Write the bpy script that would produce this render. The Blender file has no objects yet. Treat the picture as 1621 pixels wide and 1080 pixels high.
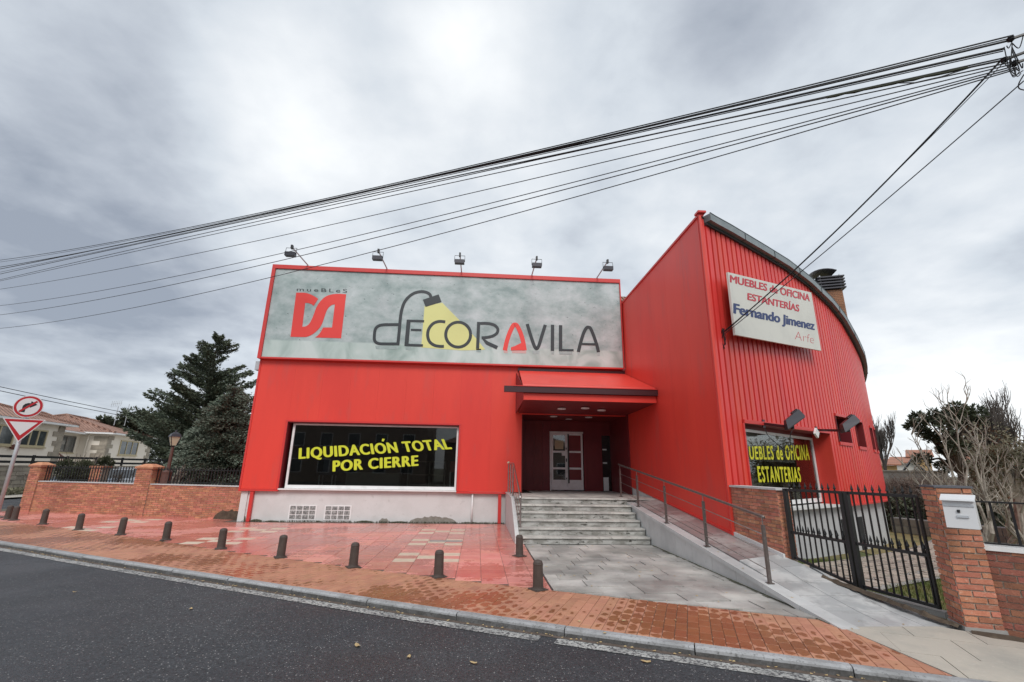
import bpy, math, random
from math import sin, cos, pi, radians, hypot, atan2, sqrt
from mathutils import Vector, Matrix
from mathutils.geometry import tessellate_polygon
random.seed(7)
S = bpy.context.scene
COL = S.collection

# ------------------------------------------------------------------ camera
FPX, PITCH, ROLL, YAW, EYE = 725.65, .2724, .0160, .0670, 1.7
Fv = Vector((sin(YAW)*cos(PITCH), cos(YAW)*cos(PITCH), sin(PITCH)))
Rv = Vector((cos(YAW), -sin(YAW), 0)); Uv = Rv.cross(Fv)
Rv, Uv = cos(ROLL)*Rv+sin(ROLL)*Uv, -sin(ROLL)*Rv+cos(ROLL)*Uv
cam = bpy.data.cameras.new('camera'); co = bpy.data.objects.new('camera', cam); COL.objects.link(co)
cam.sensor_width = 36; cam.lens = FPX/1621*36; cam.clip_end = 3000; cam.clip_start = .05
M = Matrix((Rv, Uv, -Fv)).transposed().to_4x4(); M.translation = (0, 0, EYE); co.matrix_world = M
S.camera = co

# ------------------------------------------------------------------ light
SUN_EL, SUN_AZ = 44, 180        # azimuth: clockwise from +Y, where the light comes from
W = bpy.data.worlds.new('World'); S.world = W; W.use_nodes = True
nt = W.node_tree; nt.nodes.clear()
def wn(t, **k):
    n = nt.nodes.new(t)
    for a, b in k.items(): setattr(n, a, b)
    return n
def wm(op, a, b=None, c=None, clamp=False):
    n = nt.nodes.new('ShaderNodeMath'); n.operation = op; n.use_clamp = clamp
    for i, v in enumerate((a, b, c)):
        if v is None: continue
        if isinstance(v, (int, float)): n.inputs[i].default_value = v
        else: nt.links.new(v, n.inputs[i])
    return n.outputs[0]
sky = wn('ShaderNodeTexSky', sky_type='NISHITA'); sky.sun_disc = False
sky.sun_elevation = radians(SUN_EL); sky.sun_rotation = radians(SUN_AZ)
tc = wn('ShaderNodeTexCoord'); sx = wn('ShaderNodeSeparateXYZ'); nt.links.new(tc.outputs['Generated'], sx.inputs[0])
zz = wm('MAXIMUM', sx.outputs[2], 0.0)
den = wm('ADD', zz, .22)
cx = wn('ShaderNodeCombineXYZ')
nt.links.new(wm('DIVIDE', sx.outputs[0], den), cx.inputs[0]); nt.links.new(wm('DIVIDE', sx.outputs[1], den), cx.inputs[1])
n1 = wn('ShaderNodeTexNoise'); n1.inputs['Scale'].default_value = .9; n1.inputs['Detail'].default_value = 5; n1.inputs['Roughness'].default_value = .45; n1.inputs['Distortion'].default_value = .15
nt.links.new(cx.outputs[0], n1.inputs[0])
n2 = wn('ShaderNodeTexNoise'); n2.inputs['Scale'].default_value = 2.6; n2.inputs['Detail'].default_value = 6; n2.inputs['Roughness'].default_value = .5
nt.links.new(cx.outputs[0], n2.inputs[0])
val = wm('ADD', wm('MULTIPLY', n1.outputs[0], .95), wm('MULTIPLY', n2.outputs[0], .60))
val = wm('SUBTRACT', val, .17)
def lobe(px, py, n, amt):
    global val
    d = (Fv + Rv*(px-810.5)/FPX - Uv*(py-540)/FPX).normalized()
    dt = wn('ShaderNodeVectorMath', operation='DOT_PRODUCT'); nt.links.new(tc.outputs['Generated'], dt.inputs[0]); dt.inputs[1].default_value = d
    val = wm('ADD', val, wm('MULTIPLY', wm('POWER', wm('MAXIMUM', dt.outputs[1], 0), n), amt))
for L in ((450, 170, 50, .38), (480, 60, 60, .10), (700, 50, 110, .34), (830, 230, 60, .08), (1500, 640, 60, .34), (1330, 560, 60, .10), (560, 300, 50, .10), (20, 20, 10, -.30), (150, 520, 30, -.10), (1150, 40, 50, -.13),
          (590, 90, 160, -.16), (1000, 380, 50, -.07), (20, 330, 30, -.10), (1600, 250, 20, -.08), (1250, 250, 60, .06), (330, 640, 60, .07)): lobe(*L)
n3 = wn('ShaderNodeTexNoise'); n3.inputs['Scale'].default_value = 6; n3.inputs['Detail'].default_value = 7; n3.inputs['Roughness'].default_value = .55; n3.inputs['Distortion'].default_value = .2
nt.links.new(cx.outputs[0], n3.inputs[0]); val = wm('ADD', val, wm('MULTIPLY', wm('SUBTRACT', n3.outputs[0], .5), .34))
rp = wn('ShaderNodeValToRGB'); nt.links.new(val, rp.inputs[0])
e = rp.color_ramp.elements; e[0].position = .22; e[0].color = (.28, .315, .375, 1); e[1].position = .96; e[1].color = (.86, .88, .89, 1)
for p_, c_ in ((.40, (.43, .468, .525, 1)), (.56, (.57, .615, .665, 1)), (.76, (.72, .75, .78, 1))):
    k = rp.color_ramp.elements.new(p_); k.color = c_
mx = wn('ShaderNodeMix', data_type='RGBA'); mx.inputs[0].default_value = .93
sc = wn('ShaderNodeVectorMath', operation='SCALE'); sc.inputs[3].default_value = 1/.1*.1; nt.links.new(sky.outputs[0], sc.inputs[0])
up = wn('ShaderNodeVectorMath', operation='SCALE'); up.inputs[3].default_value = 10.0; nt.links.new(rp.outputs[0], up.inputs[0])
nt.links.new(sc.outputs[0], mx.inputs[6]); nt.links.new(up.outputs[0], mx.inputs[7])
bg = wn('ShaderNodeBackground'); bg.inputs[1].default_value = .1; nt.links.new(mx.outputs[2], bg.inputs[0])
ow = wn('ShaderNodeOutputWorld'); nt.links.new(bg.outputs[0], ow.inputs[0])
sl = bpy.data.lights.new('sun', 'SUN'); sl.energy = 1.5; sl.angle = radians(25); sl.color = (1, .965, .92)
so = bpy.data.objects.new('sun', sl); COL.objects.link(so)
sd = Vector((sin(radians(SUN_AZ))*cos(radians(SUN_EL)), cos(radians(SUN_AZ))*cos(radians(SUN_EL)), sin(radians(SUN_EL))))
so.rotation_euler = sd.to_track_quat('Z', 'Y').to_euler(); so.location = sd*60
S.view_settings.view_transform = 'Standard'; S.view_settings.look = 'None'; S.view_settings.gamma = 1
S.view_settings.exposure = 0.34; S.view_settings.use_curve_mapping = False

# ------------------------------------------------------------------ places: sightline of a measured picture point met with a real plane
def ray(x, y): return Fv + Rv*(x-810.5)/FPX - Uv*(y-540)/FPX
def at(x, y, X=None, Y=None, Z=None, D=None):
    d = ray(x, y)
    if X is not None: t = X/d.x
    elif Y is not None: t = Y/d.y
    elif Z is not None: t = (Z-EYE)/d.z
    else: t = D/hypot(d.x, d.y)
    return Vector((0, 0, EYE)) + d*t

# ------------------------------------------------------------------ mesh helpers
class MB:
    def __init__(s): s.v = []; s.f = []; s.uv = None
    def quad(s, a, b, c, d):
        n = len(s.v); s.v += [tuple(a), tuple(b), tuple(c), tuple(d)]; s.f.append((n, n+1, n+2, n+3)); return s
    def tri(s, a, b, c):
        n = len(s.v); s.v += [tuple(a), tuple(b), tuple(c)]; s.f.append((n, n+1, n+2)); return s
    def hexa(s, lo, hi):          # lo, hi: 4 points each, same winding
        n = len(s.v); s.v += [tuple(p) for p in lo]+[tuple(p) for p in hi]
        s.f += [(n+3, n+2, n+1, n), (n+4, n+5, n+6, n+7)]+[(n+i, n+(i+1) % 4, n+4+(i+1) % 4, n+4+i) for i in range(4)]; return s
    def box(s, x0, x1, y0, y1, z0, z1):
        return s.hexa([(x0, y0, z0), (x1, y0, z0), (x1, y1, z0), (x0, y1, z0)], [(x0, y0, z1), (x1, y0, z1), (x1, y1, z1), (x0, y1, z1)])
    def bbox(s, x0, x1, y0, y1, z0, z1, b):      # box with a chamfered top rim
        s.hexa([(x0, y0, z0), (x1, y0, z0), (x1, y1, z0), (x0, y1, z0)], [(x0, y0, z1-b), (x1, y0, z1-b), (x1, y1, z1-b), (x0, y1, z1-b)])
        n = len(s.v); s.f.pop(-5)
        s.v += [(x0+b, y0+b, z1), (x1-b, y0+b, z1), (x1-b, y1-b, z1), (x0+b, y1-b, z1)]
        s.f += [(n, n+1, n+2, n+3)]+[(n-4+i, n-4+(i+1) % 4, n+(i+1) % 4, n+i) for i in range(4)]; return s
    def beam(s, a, b, w, h=None, up=(0, 0, 1)):
        a, b = Vector(a), Vector(b); d = (b-a).normalized(); u = Vector(up)
        if abs(d.dot(u)) > .98: u = Vector((0, 1, 0))
        x = d.cross(u).normalized()*w/2; y = x.cross(d).normalized()*(h or w)/2
        return s.hexa([a-x-y, a+x-y, a+x+y, a-x+y], [b-x-y, b+x-y, b+x+y, b-x+y])
    def tube(s, pts, r, n=8, cap=True):
        pts = [Vector(p) for p in pts]; rs = r if isinstance(r, (list, tuple)) else [r]*len(pts); base = len(s.v); px = None
        for i, p in enumerate(pts):
            d = (pts[min(i+1, len(pts)-1)]-pts[max(i-1, 0)]).normalized()
            if px is None: px = d.orthogonal().normalized()
            px = (px-d*px.dot(d)).normalized(); py = d.cross(px)
            for k in range(n):
                a = 2*pi*k/n; s.v.append(tuple(p+(px*cos(a)+py*sin(a))*rs[i]))
        for i in range(len(pts)-1):
            for k in range(n):
                k2 = (k+1) % n; s.f.append((base+i*n+k, base+i*n+k2, base+(i+1)*n+k2, base+(i+1)*n+k))
        if cap: s.f += [tuple(base+k for k in reversed(range(n))), tuple(base+(len(pts)-1)*n+k for k in range(n))]
        return s
    def lathe(s, c, prof, n=16):
        base = len(s.v); c = Vector(c)
        for r, z in prof:
            for k in range(n): s.v.append((c.x+r*cos(2*pi*k/n), c.y+r*sin(2*pi*k/n), c.z+z))
        for i in range(len(prof)-1):
            for k in range(n):
                k2 = (k+1) % n; s.f.append((base+i*n+k, base+i*n+k2, base+(i+1)*n+k2, base+(i+1)*n+k))
        s.f += [tuple(base+k for k in reversed(range(n))), tuple(base+(len(prof)-1)*n+k for k in range(n))]; return s
    def poly(s, P, off):          # flat polygon (3D points) thickened by vector off
        n = len(s.v); P = [Vector(p) for p in P]; m = len(P); off = Vector(off)
        T = tessellate_polygon([P]); nrm = Vector((0, 0, 0))
        for i in range(m): nrm += P[i].cross(P[(i+1) % m])
        s.v += [tuple(p) for p in P]+[tuple(p+off) for p in P]; fl = nrm.dot(off) > 0
        for a, b, c in T:
            q = (P[b]-P[a]).cross(P[c]-P[a]).dot(off) > 0
            t = (a, b, c) if q else (c, b, a)
            s.f.append(tuple(n+m+i for i in t)); s.f.append(tuple(n+i for i in reversed(t)))
        for i in range(m):
            j = (i+1) % m; w = (n+i, n+j, n+m+j, n+m+i); s.f.append(w if fl else tuple(reversed(w)))
        return s
    def mesh(s, name, o=(0, 0, 0), smooth=False):
        me = bpy.data.meshes.new(name); o = Vector(o)
        me.from_pydata([(x-o.x, y-o.y, z-o.z) for x, y, z in s.v], [], s.f)
        if smooth: me.polygons.foreach_set('use_smooth', [True]*len(me.polygons))
        me.update(); return me
    def build(s, name, mat, parent=None, o=None, smooth=False, kind=None):
        if o is None: o = parent_origin(parent) if parent else Vector((0, 0, 0))
        me = s.mesh(name, o, smooth); me.materials.append(mat)
        ob = bpy.data.objects.new(name, me); COL.objects.link(ob)
        if parent: ob.parent = parent
        if parent is None: ob.location = o
        if kind: ob['kind'] = kind
        return ob
def parent_origin(p):
    o = Vector((0, 0, 0))
    while p: o += p.location; p = p.parent
    return o
def tag(o, label=None, cat=None, group=None, kind=None):
    for k, v in (('label', label), ('category', cat), ('group', group), ('kind', kind)):
        if v: o[k] = v
    return o
def thing(name, loc, label, cat, group=None, kind=None):
    o = bpy.data.objects.new(name, None); COL.objects.link(o); o.location = loc; o.empty_display_size = .2
    return tag(o, label, cat, group, kind)
def inst(name, me, parent, loc=(0, 0, 0), rot=None, scale=None):
    ob = bpy.data.objects.new(name, me); COL.objects.link(ob); ob.parent = parent
    ob.location = Vector(loc)-parent_origin(parent)
    if rot: ob.rotation_euler = rot
    if scale: ob.scale = scale
    return ob
def copy_tree(o, parent=None):
    c = o.copy(); COL.objects.link(c); c.parent = parent
    for ch in list(o.children): copy_tree(ch, c)
    return c

# ------------------------------------------------------------------ materials
def mat(name, col, rough=.6, metal=0., noise=None, noise2=None, bump=0., bscale=40., spec=.5, objrand=0., coat=0, stretch=None, emis=None):
    """noise / noise2: (scale, colour, low, high[, detail]) layers of another colour laid over col"""
    m = bpy.data.materials.new(name); m.use_nodes = True; t = m.node_tree; N = t.nodes; L = t.links
    b = N['Principled BSDF']; b.inputs['Roughness'].default_value = rough; b.inputs['Metallic'].default_value = metal
    b.inputs['Specular IOR Level'].default_value = spec; b.inputs['Coat Weight'].default_value = coat
    tcn = N.new('ShaderNodeTexCoord'); geo = N.new('ShaderNodeNewGeometry'); src = geo.outputs['Position']
    if stretch:
        mp = N.new('ShaderNodeMapping'); mp.inputs['Scale'].default_value = stretch; L.new(src, mp.inputs[0]); src = mp.outputs[0]
    c = N.new('ShaderNodeRGB'); c.outputs[0].default_value = (*col, 1); out = c.outputs[0]
    for lay in (noise, noise2):
        if not lay: continue
        n = N.new('ShaderNodeTexNoise'); n.inputs['Scale'].default_value = lay[0]; n.inputs['Detail'].default_value = lay[4] if len(lay) > 4 else 5
        n.inputs['Roughness'].default_value = .62
        L.new(src, n.inputs[0]); r = N.new('ShaderNodeMapRange'); r.inputs[1].default_value = lay[2]; r.inputs[2].default_value = lay[3]; L.new(n.outputs[0], r.inputs[0])
        x = N.new('ShaderNodeMix'); x.data_type = 'RGBA'; L.new(r.outputs[0], x.inputs[0]); L.new(out, x.inputs[6]); x.inputs[7].default_value = (*lay[1], 1); out = x.outputs[2]
    if objrand:
        oi = N.new('ShaderNodeObjectInfo'); at_ = N.new('ShaderNodeAttribute'); at_.attribute_name = 'rnd'
        ad = N.new('ShaderNodeMath'); ad.operation = 'ADD'; L.new(oi.outputs['Random'], ad.inputs[0]); L.new(at_.outputs['Fac'], ad.inputs[1])
        fr = N.new('ShaderNodeMath'); fr.operation = 'FRACT'; L.new(ad.outputs[0], fr.inputs[0])
        r = N.new('ShaderNodeMapRange'); r.inputs[3].default_value = 1-objrand; r.inputs[4].default_value = 1+objrand; L.new(fr.outputs[0], r.inputs[0])
        h = N.new('ShaderNodeHueSaturation'); L.new(r.outputs[0], h.inputs['Value']); L.new(out, h.inputs['Color']); out = h.outputs[0]
        r2 = N.new('ShaderNodeMath'); r2.operation = 'MULTIPLY_ADD'; L.new(fr.outputs[0], r2.inputs[0]); r2.inputs[1].default_value = 7.31
        r2.inputs[2].default_value = 0; f2 = N.new('ShaderNodeMath'); f2.operation = 'FRACT'; L.new(r2.outputs[0], f2.inputs[0])
        r3 = N.new('ShaderNodeMapRange'); r3.inputs[3].default_value = .5-.05*objrand; r3.inputs[4].default_value = .5+.05*objrand; L.new(f2.outputs[0], r3.inputs[0]); L.new(r3.outputs[0], h.inputs['Hue'])
    L.new(out, b.inputs['Base Color'])
    if bump:
        n = N.new('ShaderNodeTexNoise'); n.inputs['Scale'].default_value = bscale; n.inputs['Detail'].default_value = 6; L.new(src, n.inputs[0])
        bp = N.new('ShaderNodeBump'); bp.inputs['Strength'].default_value = bump; bp.inputs['Distance'].default_value = .01; L.new(n.outputs[0], bp.inputs['Height']); L.new(bp.outputs[0], b.inputs['Normal'])
    return m
def nodes_of(m): return m.node_tree.nodes, m.node_tree.links, m.node_tree.nodes['Principled BSDF']
def rough_noise(m, scale, lo, hi, a=.4, b=.6, wet=None):
    """roughness varies between lo and hi (damp patches); wet = colour multiplier where smooth"""
    N, L, B = nodes_of(m); g = N.new('ShaderNodeNewGeometry'); n = N.new('ShaderNodeTexNoise'); n.inputs['Scale'].default_value = scale; n.inputs['Detail'].default_value = 5
    L.new(g.outputs['Position'], n.inputs[0]); r = N.new('ShaderNodeMapRange'); r.inputs[1].default_value = a; r.inputs[2].default_value = b
    r.inputs[3].default_value = lo; r.inputs[4].default_value = hi; L.new(n.outputs[0], r.inputs[0]); L.new(r.outputs[0], B.inputs['Roughness'])
    if wet:
        r2 = N.new('ShaderNodeMapRange'); r2.inputs[1].default_value = a; r2.inputs[2].default_value = b; r2.inputs[3].default_value = wet; r2.inputs[4].default_value = 1; L.new(n.outputs[0], r2.inputs[0])
        src = B.inputs['Base Color'].links[0].from_socket
        v = N.new('ShaderNodeVectorMath'); v.operation = 'SCALE'; L.new(src, v.inputs[0]); L.new(r2.outputs[0], v.inputs[3]); L.new(v.outputs[0], B.inputs['Base Color'])
    return m
MT = {}
MT['red'] = mat('red_metal', (.78, .062, .042), .42, noise=(.6, (.70, .050, .036), .4, .65), noise2=(2.4, (.60, .085, .07), .56, .82), objrand=.012, spec=.45, stretch=(1, 1, .22), bump=.05, bscale=1.2)
MT['ribred'] = mat('ribbed_red_metal', (.72, .055, .044), .38, noise=(1.4, (.64, .048, .040), .4, .7), noise2=(14, (.54, .10, .09), .66, .95), objrand=.05, spec=.5, stretch=(1, 1, .25))
MT['redtrim'] = mat('red_trim', (.62, .045, .04), .4, noise=(5, (.5, .06, .05), .55, .9))
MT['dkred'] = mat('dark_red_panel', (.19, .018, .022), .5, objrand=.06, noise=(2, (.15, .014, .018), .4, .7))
MT['beam'] = mat('brown_beam', (.055, .018, .022), .35)
MT['plinth'] = mat('white_render', (.66, .66, .655), .85, noise=(1.3, (.56, .56, .55), .45, .75), noise2=(7, (.40, .39, .37), .62, .85), bump=.35, bscale=28)
MT['yardwall'] = mat('grey_white_render', (.46, .465, .47), .85, noise=(1.6, (.40, .405, .41), .42, .75), noise2=(60, (.42, .42, .42), .58, .8), bump=.4, bscale=45)
MT['patch'] = mat('bare_mortar_patch', (.24, .22, .19), .95, noise=(9, (.34, .32, .29), .45, .7), bump=.9, bscale=30)
MT['stain'] = mat('moss_dirt', (.09, .095, .06), .95, noise=(14, (.2, .19, .15), .5, .7), bump=.6, bscale=40)
MT['white'] = mat('white_frame', (.82, .82, .82), .35, noise=(3, (.64, .64, .63), .5, .8))
MT['gutter'] = mat('zinc_gutter', (.20, .24, .25), .45, metal=.2, noise=(3, (.27, .30, .31), .4, .7), objrand=.05)
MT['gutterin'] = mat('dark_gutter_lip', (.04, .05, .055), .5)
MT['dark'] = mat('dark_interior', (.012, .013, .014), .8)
MT['black'] = mat('black_iron', (.012, .012, .013), .42, noise=(30, (.02, .018, .016), .5, .8), bump=.1)
MT['steel'] = mat('stainless_steel', (.42, .40, .39), .28, metal=.9, noise=(12, (.30, .28, .27), .45, .75))
MT['postst'] = mat('brown_steel_post', (.17, .145, .135), .38, metal=.6, noise=(14, (.26, .24, .23), .5, .8))
MT['boll'] = mat('dark_brown_iron', (.062, .047, .040), .62, noise=(9, (.085, .065, .055), .4, .7), noise2=(60, (.13, .10, .085), .62, .9), bump=.25, bscale=60, objrand=.1)
MT['marble'] = mat('pale_marble_slab', (.56, .565, .56), .55, noise=(2.2, (.45, .46, .455), .42, .7), noise2=(7, (.36, .36, .34), .62, .82), bump=.15, objrand=.05)
MT['ramp'] = rough_noise(mat('ramp_paving', (.54, .54, .53), .6, noise=(1.6, (.38, .385, .385), .44, .56), noise2=(5, (.30, .30, .295), .58, .72), bump=.2, objrand=.06), 1.5, .35, .7)
MT['ramptop'] = rough_noise(mat('brownish_ramp_tiles', (.25, .195, .19), .6, noise=(1.2, (.36, .33, .32), .5, .62), noise2=(6, (.19, .15, .145), .55, .7), bump=.2, objrand=.07), 1.5, .35, .7)
MT['slab'] = rough_noise(mat('grey_stone_slab', (.52, .50, .465), .6, noise=(1.3, (.38, .37, .35), .42, .6), noise2=(6, (.28, .27, .25), .60, .78), bump=.3, bscale=18, objrand=.15), 1.1, .3, .65, .4, .62, wet=.68)
MT['beige'] = mat('beige_concrete_slab', (.46, .42, .36), .8, noise=(1.4, (.36, .34, .30), .45, .68), noise2=(18, (.54, .50, .44), .58, .8), bump=.3, bscale=35, objrand=.05)
MT['step'] = mat('worn_step_stone', (.56, .55, .51), .7, noise=(2.0, (.36, .35, .33), .42, .62), noise2=(6, (.26, .25, .23), .56, .72), bump=.35, bscale=22, objrand=.06)
MT['riser'] = mat('stained_step_riser', (.42, .42, .40), .75, noise=(3.2, (.23, .225, .205), .42, .58), noise2=(5.5, (.06, .058, .05), .57, .66), bump=.45, bscale=18, objrand=.1, stretch=(1, 1, 2.2))
MT['kerb'] = mat('kerb_stone', (.36, .365, .375), .75, noise=(3, (.26, .262, .265), .42, .62), noise2=(40, (.11, .11, .11), .54, .72), bump=.4, bscale=50, objrand=.07)
MT['kgrime'] = mat('kerb_grime', (.085, .083, .08), .9, noise=(8, (.14, .14, .14), .45, .65), noise2=(40, (.05, .05, .05), .5, .7), bump=.5)
MT['brick'] = mat('orange_brick', (.50, .205, .125), .85, noise=(7, (.40, .145, .085), .42, .68), noise2=(20, (.60, .40, .30), .56, .8), bump=.6, bscale=60, objrand=.24)
MT['brickd'] = mat('weathered_brick', (.30, .115, .075), .88, noise=(8, (.22, .085, .06), .42, .68), noise2=(22, (.36, .24, .18), .60, .85), bump=.7, bscale=50, objrand=.25)
MT['mortar'] = mat('mortar', (.46, .38, .31), .95, noise=(11, (.36, .30, .24), .42, .7), bump=.6, bscale=60)
MT['joint'] = mat('dark_joint_sand', (.10, .075, .06), .95, noise=(15, (.16, .12, .10), .45, .7), bump=.4)
MT['gjoint'] = mat('grey_joint', (.14, .135, .12), .95, noise=(15, (.2, .19, .17), .45, .7), bump=.4)
MT['cream'] = mat('cream_tile', (.66, .56, .44), .5, noise=(6, (.56, .46, .35), .45, .7), objrand=.06)
MT['soil'] = mat('damp_soil', (.07, .05, .035), .95, noise=(6, (.13, .10, .07), .45, .7), bump=.8, bscale=25)
MT['wood'] = mat('furniture_wood', (.16, .12, .09), .5); MT['greyf'] = mat('pale_furniture', (.30, .28, .25), .6)
MT['redf'] = mat('red_seat', (.35, .05, .03), .6); MT['bluef'] = mat('blue_fabric', (.03, .05, .09), .8)
MT['lime'] = mat('lime_yellow_film', (.62, .68, .035), .5); MT['lemon'] = mat('yellow_film', (.70, .68, .02), .5)
MT['sgrey'] = mat('charcoal_print', (.030, .037, .042), .45); MT['sred'] = mat('coral_red_print', (.80, .055, .045), .45)
MT['sglow'] = mat('pale_yellow_print', (.70, .70, .28), .45); MT['cone'] = MT['sglow']
MT['signw'] = mat('cream_sign_board', (.66, .655, .60), .5, noise=(1.5, (.60, .595, .55), .45, .7)); MT['sblue'] = mat('navy_lettering', (.028, .05, .16), .5); MT['sred2'] = mat('crimson_lettering', (.55, .04, .06), .5)
MT['conc'] = mat('old_concrete', (.34, .33, .31), .9, noise=(4, (.26, .25, .24), .42, .7), bump=.5, bscale=20)
MT['cable'] = mat('black_cable', (.012, .012, .014), .6)
MT['cable2'] = mat('grey_cable', (.035, .037, .043), .6)
MT['signred'] = mat('traffic_red', (.42, .012, .02), .35); MT['signwh'] = mat('traffic_white', (.66, .66, .67), .35); MT['signbk'] = mat('traffic_black', (.012, .012, .014), .4)
MT['galv'] = mat('galvanised_pole', (.50, .52, .54), .45, metal=.35, noise=(9, (.42, .44, .46), .45, .7))
MT['mail'] = mat('mailbox_white', (.66, .67, .68), .38)
MT['stoneq'] = mat('quoin_stone', (.36, .32, .26), .9, noise=(3, (.27, .24, .20), .42, .7), bump=.5, bscale=8, objrand=.15)
MT['hcream'] = mat('cream_house_wall', (.84, .78, .69), .9, noise=(.5, (.79, .73, .64), .4, .7))
MT['hframe'] = mat('pale_timber_frame', (.50, .43, .27), .6); MT['hglass'] = mat('house_pane', (.06, .07, .075), .12, noise=(.9, (.16, .18, .18), .5, .7), spec=.9)
MT['darkst'] = mat('dark_stone', (.22, .20, .17), .9, noise=(3, (.16, .14, .12), .42, .7), objrand=.2, bump=.5, bscale=10)  # dark grey-brown stone, tone varied per block
MT['rust'] = mat('brown_railing', (.16, .06, .045), .6)
MT['lamp'] = mat('lantern_glass', (.52, .48, .34), .3); MT['lampp'] = mat('brown_lamp_post', (.10, .045, .035), .55)
MT['bark'] = mat('bark', (.085, .065, .05), .95, bump=.6, bscale=12); MT['palebark'] = mat('pale_bark', (.36, .32, .27), .9, noise=(6, (.18, .155, .13), .45, .65), bump=.4)
MT['twig'] = mat('grey_twigs', (.13, .105, .088), .9, noise=(2, (.18, .15, .12), .45, .65)); MT['dtwig'] = mat('dark_twigs', (.085, .072, .065), .9)
MT['cedar'] = mat('cedar_needles', (.085, .11, .075), .75, noise=(1.2, (.13, .155, .10), .45, .65)); MT['spruce'] = mat('blue_spruce_needles', (.13, .165, .12), .75, noise=(1.3, (.22, .25, .20), .45, .65), noise2=(5, (.07, .09, .07), .5, .7))
MT['pine'] = mat('pine_needles', (.055, .068, .042), .8, noise=(1, (.06, .07, .035), .45, .65)); MT['olive'] = mat('olive_foliage', (.17, .165, .11), .85, noise=(2, (.19, .17, .11), .45, .65)); MT['bush'] = mat('dull_green_leaves', (.055, .065, .033), .85, noise=(1.6, (.09, .085, .05), .45, .65))
MT['grass'] = mat('grass_blades', (.085, .12, .025), .8, noise=(1.2, (.16, .15, .045), .45, .62)); MT['lawn'] = mat('lawn_ground', (.10, .12, .035), .95, noise=(.8, (.20, .165, .065), .42, .6), noise2=(14, (.07, .07, .03), .5, .75), bump=.8, bscale=30)
MT['dry'] = mat('dry_lawn', (.26, .20, .085), .95, noise=(1.2, (.17, .15, .06), .42, .62), noise2=(14, (.32, .25, .12), .5, .75), bump=.8, bscale=25)
MT['path'] = mat('crazy_paving_stone', (.42, .36, .30), .85, noise=(3, (.33, .28, .235), .45, .65), bump=.35, bscale=16, objrand=.14)
MT['ground'] = mat('bare_ground', (.16, .14, .10), .95, noise=(.4, (.12, .12, .07), .42, .62), bump=.5, bscale=8)
MT['farwall'] = mat('far_grey_wall', (.30, .30, .29), .9, noise=(1.5, (.24, .24, .235), .45, .65)); MT['farwhite'] = mat('far_white_wall', (.62, .61, .58), .9); MT['faryel'] = mat('far_ochre_wall', (.50, .33, .15), .9)
MT['farroof'] = mat('far_terracotta_roof', (.36, .16, .10), .9, noise=(1, (.28, .13, .09), .45, .65)); MT['slate'] = mat('slate_roof', (.10, .105, .12), .8)
MT['chbrick'] = mat('chimney_brick', (.34, .17, .09), .9, noise=(3, (.26, .13, .07), .45, .65), objrand=.15); MT['cowl'] = mat('dark_cowl_metal', (.045, .045, .055), .4, metal=.3)
MT['carw'] = mat('white_car_paint', (.60, .63, .68), .25, coat=.6); MT['carb'] = mat('pale_blue_car_paint', (.32, .40, .52), .25, coat=.6); MT['carg'] = mat('car_glass', (.02, .025, .03), .08, spec=.8); MT['tyre'] = mat('tyre_rubber', (.015, .015, .015), .85)
MT['leaf'] = mat('dead_leaf', (.50, .38, .20), .8, noise=(30, (.34, .22, .10), .45, .65))
MT['paper'] = mat('notice_paper', (.52, .45, .30), .8); MT['pot'] = mat('terracotta_pot', (.40, .17, .09), .85)
MT['mossy'] = mat('cable_moss_wrap', (.05, .055, .035), .9)
MT['facade2'] = mat('opposite_render', (.34, .27, .22), .9, noise=(.5, (.28, .22, .18), .42, .65))

# house roof tiles: rows of round tiles as fine relief (45 m away)
m = mat('terracotta_roof_tiles', (.40, .235, .18), .9, noise=(1.1, (.30, .17, .13), .42, .62), noise2=(7, (.22, .16, .13), .56, .75)); MT['roof'] = m
N, L, B = nodes_of(m); g = N.new('ShaderNodeNewGeometry'); wv = N.new('ShaderNodeTexWave'); wv.inputs['Scale'].default_value = 2.2; wv.bands_direction = 'DIAGONAL'; wv.inputs['Distortion'].default_value = .4
L.new(g.outputs['Position'], wv.inputs[0]); bp = N.new('ShaderNodeBump'); bp.inputs['Strength'].default_value = .9; bp.inputs['Distance'].default_value = .12; L.new(wv.outputs[1], bp.inputs['Height']); L.new(bp.outputs[0], B.inputs['Normal'])

# asphalt: aggregate flecks, worn pale and damp bluish patches
m = mat('asphalt', (.038, .041, .047), .75, noise=(.35, (.056, .059, .064), .42, .66), noise2=(2.2, (.040, .042, .047), .5, .72), bump=.8, bscale=130); MT['asphalt'] = m
N, L, B = nodes_of(m); g = N.new('ShaderNodeNewGeometry'); vo = N.new('ShaderNodeTexVoronoi'); vo.inputs['Scale'].default_value = 52; L.new(g.outputs['Position'], vo.inputs[0])
s2 = N.new('ShaderNodeSeparateColor'); L.new(vo.outputs['Color'], s2.inputs[0]); r = N.new('ShaderNodeMapRange'); r.inputs[1].default_value = .80; r.inputs[2].default_value = .97; r.inputs[3].default_value = 0; r.inputs[4].default_value = 1.; L.new(s2.outputs[0], r.inputs[0])
r4 = N.new('ShaderNodeMapRange'); r4.inputs[1].default_value = .42; r4.inputs[2].default_value = .2; L.new(vo.outputs['Distance'], r4.inputs[0])
mu = N.new('ShaderNodeMath'); mu.operation = 'MULTIPLY'; L.new(r.outputs[0], mu.inputs[0]); L.new(r4.outputs[0], mu.inputs[1])
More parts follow.
